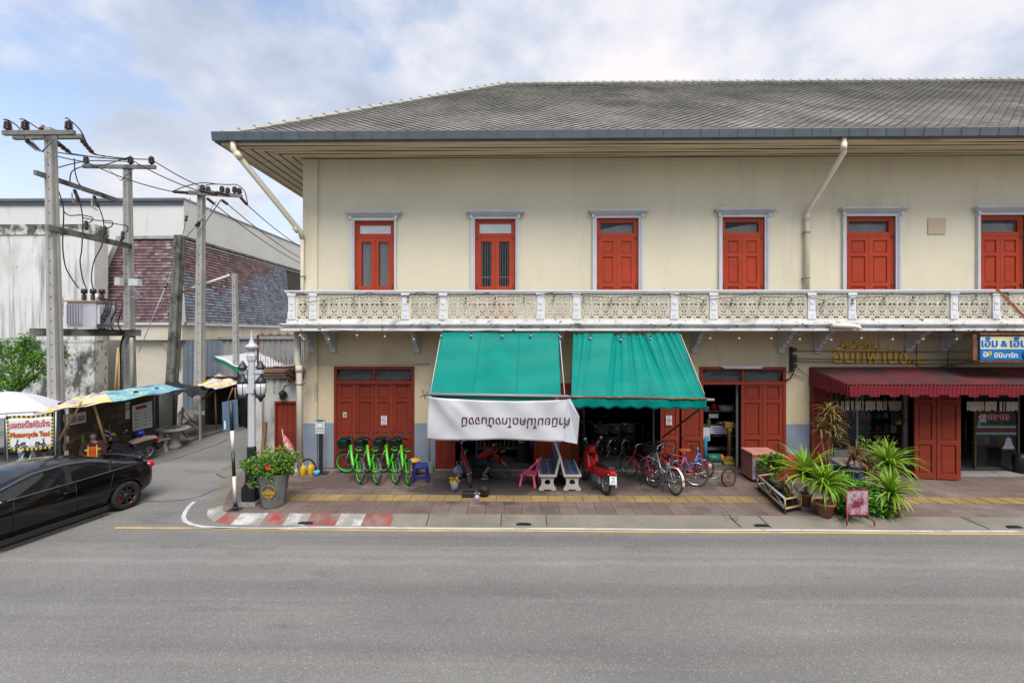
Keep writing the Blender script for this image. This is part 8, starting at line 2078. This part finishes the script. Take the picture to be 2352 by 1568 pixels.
# hardware shop: shelf, pumps, basins
shelf('grey shelf with basins and pump parts inside the hardware shop', WX(1612,14.5), WX(1696,14.5), 14.5, (.30,.72,1.05,1.50))
hz = 14.62
b = MB(); b.lathe([(.17,0),(.23,.05),(.25,.16),(.24,.16),(.22,.06),(0,.05)], (0,0,0), 20); tag(b.build('basin', M['whiteP'], None, (WX(1667,hz),hz,1.57)), 'white basin on the upper shelf of the hardware shop', 'basin')
t = thing('hand_pump', 'tall yellow water pump standing in the hardware shop doorway', 'pump', (WX(1675,13.9),13.9,.07))
b = MB(); b.box((-.22,-.14,0),(.22,.14,.10)); b.prism([(-.18,.10),(.18,.10),(.06,.25),(-.06,.25)], -.08,.08); b.build('pump_foot', M['pumpy'], t, bevel=.02)
b = MB(); b.lathe([(.06,.25),(.05,.95),(.08,1.0),(.09,1.10)], (0,0,0), 12); b.build('pump_column', M['pumpy'], t)
b = MB(); b.box((-.16,-.10,1.1),(.14,.10,1.28)); b.build('pump_head', M['pumpy'], t, bevel=.03)
t = thing('electric_motor', 'green electric motor with an orange end cap on the hardware shop floor', 'motor', (WX(1640,13.95),13.95,.18))
b = MB(); b.lathe([(.10,-.22),(.14,-.2),(.14,.16),(.10,.18)], (0,0,.06), 16, Matrix.Rotation(R(90),3,'Y')); b.build('motor_body', pmat('dark_green_motor', (.015,.12,.085), .45, .15, 6), t)
b = MB(); b.lathe([(.13,.1805),(.12,.26),(.06,.28)], (0,0,.06), 16, Matrix.Rotation(R(90),3,'Y')); b.build('motor_cap', pmat('orange_cap', (.5,.13,.03), .4, .1), t)
b = MB(); b.box((-.18,-.12,-.11),(.18,.12,-.06)); b.build('motor_foot', M['steel'], t)
t = thing('pipe_elbow', 'light blue pump pipe standing at the left of the hardware shop doorway', 'pipe', (WX(1620,13.9),13.9,.07)); b = MB(); b.tube([(0,0,0),(0,0,.72),(.04,0,.80),(.10,0,.80)], .06, 10); b.build('blue_pipe', pmat('light_blue_pipe', (.07,.32,.48), .4, .1), t)
t = thing('paper_notice', 'small white price notice hanging on the hardware shop shelf', 'notice', (WX(1651,14.4),14.4,1.0)); b = MB(); b.box((-.27,-.005,-.12),(.27,0,.12)); b.build('notice_sheet', M['paper'], t)
b = MB()
for i in range(3): b.box((-.20+.03*i,-.008,.05-.065*i),(.20-.03*i,-.0055,.075-.065*i))
b.build('notice_line', pmat('purple_ink', (.15,.06,.3), .6), t)
t = thing('paper_notice', 'narrow white card on the upper shelf of the hardware shop', 'notice', (WX(1639,14.45),14.45,1.44)); b = MB(); b.box((-.15,-.005,-.07),(.15,0,.06)); b.build('notice_sheet', M['paper'], t)
box_thing('white_panel', (WX(1613,14.2),14.2,.70), (WX(1631,14.2),14.23,1.12), M['paper'], 'white card panel leaning at the left edge of the hardware shop shelf', 'panel')
for i,(q,z,h,r,mt) in enumerate(((1640,1.57,.22,.08,'redP'),(1622,1.57,.14,.1,'whiteP'),(1655,1.12,.10,.14,'steel'),(1645,.79,.12,.12,'steel'),(1668,.79,.12,.1,'greyP'),(1628,1.12,.2,.06,'yellowP'))): tin(WX(q,hz), hz, z, h, r, M[mt], 'dim tin or pot on the hardware shop shelf', 'pots on the hardware shop shelf')
for i,(q,mt) in enumerate(((1621,'redP'),(1627,'whiteP'))): tin(WX(q,13.5), 13.42, .07, .22-.08*i, .055, M[mt], ('small red spray tin on the sill of the hardware shop','small white tin on the sill of the hardware shop')[i], 'tins on the hardware shop sill')
t = thing('tube_lamp', 'white fluorescent tube fixed across the top of the hardware shop door', 'lamp', (WX(1706,YW-.1),YW-.09,WZ(844,YW))); b = MB(); b.tube([(-.55,0,0),(.55,0,0)], .022, 8); b.build('lamp_tube', M['paper'], t); b = MB(); b.box((-.62,-.0,.025),(.62,.05,.06)); b.build('lamp_housing', M['whiteP'], t)
# the mini mart
xg0, xg1 = WX(1914,YW+.12), WX(2073,YW+.12)
t = thing('shop_window', 'dark shop window behind the bronze-leaved plant with a fringe of pale strips', 'window', ((xg0+xg1)/2,YW+.12,.07)); w = (xg1-xg0)/2
b = MB(); b.box((-w,0,.55),(w,.012,2.55)); b.build('pane', M['glass'], t)
b = MB(); b.box((-w,-.03,.0),(w,.05,.549)); b.box((-w,-.03,2.551),(w,.05,2.7)); b.box((w,-.05,0),(w+.09,.05,2.7)); b.box((-.35,-.02,.5495),(-.29,.04,2.55)); b.build('window_frame', M['greyP'], t)
def fringe(par, x0, x1, y, z1, ln, n):
    b = MB()
    for i in range(n):
        if random.random() < .16: continue
        x = x0+(x1-x0)*(i+.5)/n; sw_ = random.uniform(-.04,.04) if random.random() < .2 else 0; b.bar((x,y,z1),(x+sw_,y,z1-ln*random.uniform(.85,1.05)),(x1-x0)/n*.75,.006,up=(0,1,0))
    b.build('strip_fringe', pmat('cream_plastic_strip', (.80,.74,.58), .6, .15, 6), par)
fringe(t, -w+.02, w-.08, -.05, 1.98, .28, 46)
t = thing('glass_door', 'sliding glass shop door with a red, white and green stripe and red lettering', 'door', (WX(2288,YW+.15),YW+.15,.07)); x0, x1 = WX(2240,YW+.15)-t.location.x, WX(2336,YW+.15)-t.location.x
b = MB(); b.box((x0,0,.05),(x1,.012,2.4)); b.build('pane', M['glass'], t)
b = MB(); b.box((x0-.04,-.03,0),(x0,.04,2.45)); b.box((x1,-.03,0),(x1+.05,.04,2.45)); b.box((x0,-.03,.0),(x1,.04,.0495)); b.box((x0,-.03,2.4005),(x1,.04,2.45)); b.build('door_frame', M['brass'] if 0 else pmat('bronze_aluminium', (.10,.08,.055), .45, .1), t)
def zpx(y): return WZ(y,YW+.14)-.07
for (ya,yb,mt) in ((972.5,976.5,'gs'),(977,978.5,'paper'),(979,990,'ms'),(990.5,992,'paper'),(992.5,996,'gs')):
    if mt == 'gs' and 'gs' not in M: M['gs'] = pmat('green_stripe', (.02,.22,.14), .5, .05); M['ms'] = pmat('maroon_stripe', (.13,.015,.02), .5, .05)
    b = MB(); b.box((x0+.02,-.008,zpx(yb)),(x1-.03,-.0015,zpx(ya))); b.build('door_stripe', M[mt], t)
for off_, mt, bo in ((0,'paper',.024),(.006,'redink',.010)):
    text_mesh('door_lettering', 'm·m', .34, M[mt], t, Matrix.Translation(((WX(2293,YW+.15)-t.location.x),-.004-off_,zpx(961))) @ Matrix.Rotation(R(90),4,'X'), .001, fit=.58, bold=bo)
b = MB(); c = (WX(2316,YW+.15)-t.location.x, zpx(1013)); ol = [(-.17,-.18),(-.17,-.13),(-.11,-.05),(-.08,.10),(-.04,.16),(.04,.16),(.08,.10),(.11,-.05),(.17,-.13),(.17,-.18)]
b.prism([(c[0]+x,c[1]+z) for x,z in ol], -.006, -.0015); b.build('bell_decal', pmat('pale_decal', (.42,.44,.46), .5, .05), t)
b = MB(); b.tube([(x0+.09,-.05,1.15),(x0+.05,-.05,1.25),(x0+.05,-.05,1.5),(x0+.09,-.05,1.62)], .014, 6); b.build('door_handle', M['chrome'], t)
fringe(t, WX(2212,YW+.2)-t.location.x, x1, -.06, 1.97, .28, 40)
paper_sign(2258,960,13,18,YW+.135,'white no smoking notice on the glass shop door','smoke')
paper_sign(1888,949,0.1,0.1,13.3,'x','none') if 0 else None
b = MB(); b.box((-.10,-.004,-.10),(.10,0,.10)); tag(b.build('yellow_notice', pmat('yellow_notice_print', (.58,.42,.03), .6, .1, 6, dirt=[((.10,.08,.02), 16, .55, .60, (1,1,1), .8)]), None, W(1888,966,13.22)), 'small square yellow notice on the red leaf left of the shop window', 'notice')
shelf('dim shelf of goods behind the shop window', WX(1920,15.6), WX(2070,15.6), 15.6, (.6,1.1,1.6,2.0))
for i in range(24): 
    x = WX(1925,15.6)+(i%8)*.26; z = .67+(i//8)*.5; box_thing('packet', (x,15.65,z), (x+rb.uniform(.12,.2),15.85,z+rb.uniform(.15,.32)), rb.choice(cm), 'small packet of goods on the dim shelf behind the shop window', 'packet', 'packets behind the shop window', .004)
for i in range(10):
    x = WX(2246,15.2)+(i%5)*.22; z = .4+(i//5)*.5; box_thing('packet', (x,15.2,z), (x+.15,15.35,z+.25), rb.choice(cm), 'small packet of goods behind the glass door', 'packet', 'packets behind the glass door', .004)
shelf('low dim shelf behind the glass shop door', WX(2240,15.2), WX(2335,15.2), 15.15, (.33,.83))
t = thing('hanging_basket', 'small hanging plant basket in front of the shop window post', 'plant', W(2063,965,13.2)); b = MB(); b.lathe([(.03,-.12),(.07,-.1),(.09,0),(.08,0),(0,-.02)], (0,0,0), 10); b.build('pot', M['terra'], t); b = MB(); clump(b, (0,0,.08), (.16,.12,.12), 110, .08, .3); b.build('foliage', M['leafdark'], t); b = MB(); b.tube([(0,0,.0),(0,0,.7)], .004, 4); b.build('hanger', M['wire'], t)
t = thing('rubbish_bin', 'black bin bag and bin at the right edge beside the glass door', 'bin', (WX(2343,13.2),13.2,.0)); b = MB(); b.lathe([(.14,0),(.17,.45),(.15,.56),(.08,.62),(.0,.63)], (0,0,0), 14); b.build('bin_body', M['blackP'], t)
b = MB(); b.box((-.5,-.35,0),(3.2,.0,.06)); tag(b.build('door_step', M['conc'], None, (WX(2230,13.2),13.35,.0)), 'low worn concrete step in front of the glass shop door', 'step')

# ================================================================= people
def skin_mesh(chains, radii, pts, sub=2):
    """one continuous surface grown along edges between named joints"""
    names = list(pts); ix = {n: i for i, n in enumerate(names)}
    me = bpy.data.meshes.new('figure'); me.from_pydata([pts[n] for n in names], [(ix[a],ix[c]) for ch in chains for a, c in zip(ch, ch[1:])], [])
    o = bpy.data.objects.new('figure', me); COL.objects.link(o)
    md = o.modifiers.new('skin','SKIN'); md.use_smooth_shade = True; md.branch_smoothing = .3
    for n, v in zip(names, me.skin_vertices[0].data): v.radius = radii[n] if isinstance(radii[n], tuple) else (radii[n],radii[n]); v.use_root = (n == names[0])
    s = o.modifiers.new('sub','SUBSURF'); s.levels = s.render_levels = sub
    bpy.context.view_layer.update()
    out = bpy.data.meshes.new_from_object(o.evaluated_get(bpy.context.evaluated_depsgraph_get())); COL.objects.unlink(o); bpy.data.objects.remove(o)
    b = MB(); b.add([tuple(v.co) for v in out.vertices], [tuple(p.vertices) for p in out.polygons], True); return b
def head_mesh(b, c, look, up=(0,0,1)):
    f = Vector(look).normalized(); u = Vector(up); s = u.cross(f).normalized(); u = f.cross(s); Q = Matrix((f,s,u)).transposed(); c = Vector(c)
    n, m = 18, 14; vs, fs = [], []
    for j in range(m+1):
        t = math.pi*j/m
        for k in range(n):
            a = 2*math.pi*k/n; x, y, z = math.sin(t)*math.cos(a), math.sin(t)*math.sin(a), math.cos(t)
            X, Y, Z = x*.098, y*.077*(1-.22*max(0,-z)), z*.118
            if x > .75 and -.35 < z < .15 and abs(y) < .25: X += .022      # nose
            if x > .6 and -.05 < z < .2 and .2 < abs(y) < .55: X -= .010   # eye sockets
            if z < -.6 and x > 0: X += .012                                 # chin
            vs.append(c+Q@Vector((X,Y,Z)))
    for j in range(m):
        for k in range(n): l = (k+1)%n; fs.append((j*n+k,(j+1)*n+k,(j+1)*n+l,j*n+l))
    b.add(vs, fs, True)
    for sy in (-1,1): b.ball(c+Q@Vector((-.01,sy*.078,-.005)), (.018,.010,.028), 8, 5, Q)
    return Q, c
def hand(chains, radii, pts, side, wrist, d, palm_n):
    """palm, four fingers and a thumb grown from the wrist joint"""
    d = Vector(d).normalized(); nn = Vector(palm_n).normalized(); s = d.cross(nn).normalized(); w = Vector(pts[wrist]); P0 = w+d*.045
    pts[wrist+'p'] = tuple(P0); radii[wrist+'p'] = (.030,.018); chains.append([wrist, wrist+'p'])
    for i, (o, l) in enumerate(((-.027,.065),(-.009,.075),(.009,.070),(.027,.055))):
        a, b_, c_ = P0+s*o+d*.045, P0+s*o*1.1+d*(.045+l*.5)+nn*.012, P0+s*o*1.1+d*(.045+l*.85)+nn*.038
        for q, (nm, v) in enumerate(((f'{wrist}f{i}a',a),(f'{wrist}f{i}b',b_),(f'{wrist}f{i}c',c_))): pts[nm] = tuple(v); radii[nm] = (.0095,.008,.0065)[q]
        chains.append([wrist+'p', f'{wrist}f{i}a', f'{wrist}f{i}b', f'{wrist}f{i}c'])
    a, b_ = w+d*.03+s*side*.035+nn*.01, w+d*.07+s*side*.055+nn*.02
    pts[wrist+'ta'], pts[wrist+'tb'] = tuple(a), tuple(b_); radii[wrist+'ta'], radii[wrist+'tb'] = .011, .008; chains.append([wrist, wrist+'ta', wrist+'tb'])
def plaid(name, a, c, sc=14):
    m = pmat(name, a, .85, .1, 4); n, l = nodes_of(m); bs = n['Principled BSDF']; tc = n.new('ShaderNodeTexCoord'); ck = n.new('ShaderNodeTexChecker'); ck.inputs['Scale'].default_value = sc; ck.inputs['Color1'].default_value = (*a,1); ck.inputs['Color2'].default_value = (*c,1); l.new(tc.outputs['Object'], ck.inputs[0]); l.new(ck.outputs[0], bs.inputs['Base Color']); return m
def person(label, loc, rz, J, look, shirt, trousers, shoes, sleeve=1.0, shin=False, hands=((1,0,-.6),(0,0,-1))):
    t = thing('person', label, 'person', loc, rz)
    pts = dict(J); pts.pop('head')
    rad = dict(pelvis=(.135,.115), spine=(.125,.105), chest=(.15,.115), neck=.052)
    ch = [['pelvis','spine','chest','neck']]
    for s in 'LR':
        ch += [['chest','sh'+s,'el'+s,'wr'+s], ['pelvis','hi'+s,'kn'+s,'an'+s,'to'+s]]
        rad.update({'sh'+s:.060,'el'+s:.043,'wr'+s:.030,'hi'+s:.085,'kn'+s:.060,'an'+s:.040,'to'+s:.038})
    order = ['pelvis'] + [k for k in pts if k != 'pelvis']; pts = {k: pts[k] for k in order}
    base, basr = dict(pts), dict(rad); bch = [list(c) for c in ch]
    for s, sd in (('L',1),('R',-1)): hand(bch, basr, base, -sd, 'wr'+s, hands[0], hands[1])
    nk = Vector(pts['neck']); hc = Vector(J['head']); base['hd'] = tuple(nk.lerp(hc,.6)); basr['hd'] = .050; bch.append(['neck','hd'])
    b = skin_mesh(bch, basr, base); Q, c = head_mesh(b, J['head'], look); body = b.build('body', M['skin'], t)
    h = MB(); n, m = 18, 8; vs, fs = [], []
    for j in range(m+1):
        for k in range(n):
            a = 2*math.pi*k/n; lim = 1.15 if math.cos(a) > .3 else 2.05; tt = lim*j/m
            vs.append(c+Q@Vector((math.sin(tt)*math.cos(a)*.116-.008, math.sin(tt)*math.sin(a)*.096, math.cos(tt)*.142)))
    for j in range(m):
        for k in range(n): l = (k+1)%n; fs.append((j*n+k,(j+1)*n+k,(j+1)*n+l,j*n+l))
    h.add(vs, fs, True); h.build('hair', M['hair'], t)
    for sy in (-1,1): e = MB(); e.ball(c+Q@Vector((.086,sy*.032,.012)), (.010,.014,.008), 8, 5, Q); e.build('eye', M['blkink'], t)
    e = MB(); e.ball(c+Q@Vector((.090,0,-.062)), (.010,.026,.007), 8, 5, Q); e.build('mouth', pmat('lips', (.25,.08,.06), .5), t)
    sp = {k: pts[k] for k in ('spine','pelvis','chest','shL','shR','elL','elR')}; sr = dict(spine=(.155,.135), pelvis=(.155,.135), chest=(.175,.14), shL=.105, shR=.105, elL=.064, elR=.064); sc_ = [['pelvis','spine','chest'],['chest','shL','elL'],['chest','shR','elR']]
    nk2 = Vector(pts['chest']).lerp(nk,.85); sp['col'] = tuple(nk2); sr['col'] = .095; sc_.append(['chest','col'])
    if sleeve == 1.0:
        for s in 'LR': q = Vector(pts['el'+s]).lerp(Vector(pts['wr'+s]),.85); sp['cu'+s] = tuple(q); sr['cu'+s] = .046; sc_.append(['el'+s,'cu'+s])
    skin_mesh(sc_, sr, sp).build('shirt', shirt, t)
    tp_ = {k: pts[k] for k in ('pelvis','hiL','hiR','knL','knR')}; tr_ = dict(pelvis=(.150,.130), hiL=.105, hiR=.105, knL=.078, knR=.078); tc_ = [['pelvis','hiL','knL'],['pelvis','hiR','knR']]
    for s in 'LR': q = Vector(pts['kn'+s]).lerp(Vector(pts['an'+s]), .30 if shin else .92); tp_['hm'+s] = tuple(q); tr_['hm'+s] = .066; tc_.append(['kn'+s,'hm'+s])
    skin_mesh(tc_, tr_, tp_).build('trousers', trousers, t)
    for s in 'LR':
        a, o = Vector(pts['an'+s]), Vector(pts['to'+s]); hl = a-(o-a).normalized()*.05; hl.z = o.z
        b = skin_mesh([['m','h'],['m','t']], dict(m=(.045,.05),h=(.042,.045),t=(.040,.030)), dict(m=tuple((hl+o)/2+Vector((0,0,.02))), h=tuple(hl+Vector((0,0,.02))), t=tuple(o))); sh_ = b.build('shoe', shoes, t)
        b = MB(); b.tube([hl+Vector((0,0,-.03)),o+Vector((0,0,-.035))], .045, 8, flat=.3); b.build('sole', M['whiteP'], sh_)
    return t
sit = dict(pelvis=(0,0,.50), spine=(0,0,.72), chest=(.02,0,.96), neck=(.03,0,1.10), head=(.05,0,1.235), shL=(.02,.18,1.03), shR=(.02,-.18,1.03), elL=(.08,.25,.76), elR=(.08,-.25,.76), wrL=(.28,.08,.62), wrR=(.28,-.08,.62),
           hiL=(.05,.10,.48), hiR=(.05,-.10,.48), knL=(.44,.13,.50), knR=(.44,-.13,.50), anL=(.42,.13,.09), anR=(.42,-.13,.09), toL=(.58,.14,.045), toR=(.58,-.14,.045))
dv = person('seated motorcycle taxi driver in an orange safety vest and dark plaid shirt', (-12.15,12.85,RZ), R(-52), sit, (.95,.25,-.05), plaid('maroon_plaid', (.075,.012,.018), (.03,.012,.02), 18), pmat('jeans', (.10,.17,.28), .85, .15, 8), M['blackP'], hands=((.8,0,-.6),(0,0,-1)))
vb = skin_mesh([['p','s','c','u'],['c','l'],['c','r']], dict(p=(.165,.145),s=(.17,.15),c=(.185,.155),u=.112,l=.112,r=.112), dict(s=(0,0,.74),p=(0,0,.58),c=(.02,0,.95),u=(.03,0,1.04),l=(.02,.13,1.02),r=(.02,-.13,1.02)))
M['orangev'] = pmat('orange_vest', (.72,.11,.012), .7, .1, 6)
v_ = vb.build('safety_vest', M['orangev'], dv)
b = MB()
for sy in (-1,1): b.bar((.20,sy*.09,.62),(.205,sy*.09,1.0),.022,.02,up=(1,0,0)); b.bar((.10,sy*.17,.86),(.20,sy*.08,.86),.02,.05)
b.build('reflective_strip', pmat('lime_reflective', (.55,.62,.10), .4), v_)
b = MB(); b.box((-.20,-.2,0),(.22,.2,.36)); tag(b.build('stool', M['wood'], None, (-12.15,12.85,RZ)), 'low wooden seat under the motorcycle taxi driver', 'stool'); bpy.data.objects['stool'].rotation_euler = (0,0,R(-52))
p = G(1112,1101)
bend = dict(pelvis=(-.06,0,.46), spine=(.10,0,.62), chest=(.32,0,.75), neck=(.46,0,.78), head=(.60,.0,.76), shL=(.37,.17,.74), shR=(.37,-.17,.74), elL=(.46,.20,.50), elR=(.46,-.20,.50), wrL=(.62,.07,.38), wrR=(.62,-.07,.38),
            hiL=(-.02,.10,.44), hiR=(-.02,-.10,.44), knL=(.30,.16,.40), knR=(.30,-.18,.38), anL=(.10,.16,.10), anR=(.05,-.18,.10), toL=(.26,.17,.04), toR=(.20,-.22,.04))
mc = person('mechanic in a red and black plaid shirt sitting low and bending over his work', (p.x-.12,p.y+.25,0), R(8), bend, (.75,-.15,-.65), plaid('red_black_plaid', (.36,.012,.012), (.012,.010,.012), 12), pmat('navy_trousers', (.02,.035,.06), .85, .15, 8), pmat('dark_blue_shoe', (.02,.06,.12), .6, .1, 8), shin=True)
b = MB(); b.box((-.17,-.15,0),(.15,.15,.30)); tag(b.build('stool', M['blackP'], None, (p.x-.18,p.y+.28,0)), 'low black stool under the bending mechanic', 'stool')

# ================================================================= unseen row behind the camera, added to shade the shopfronts
op = thing('unseen_opposite_row', 'plain pale row of shophouses behind the camera, added unseen to block low sky light', 'building', (0,-3.0,RZ))
b = MB(); b.box((-45,-9,0),(45,0,6.4)); b.box((-45,-.001,3.3),(45,.9,3.5)) if 0 else None; b.build('facade', pmat('pale_grey_plaster', (.62,.59,.53), .9, .1, .5), op)
for i in range(20):
    x = -43+i*4.4; b = MB(); b.box((x,.001,.2),(x+3.4,.04,2.9)); b.build('shopfront', M['dark'], op)
    b = MB(); b.box((x+.9,.001,4.4),(x+2.5,.04,6.2)); b.build('window', M['dark'], op)
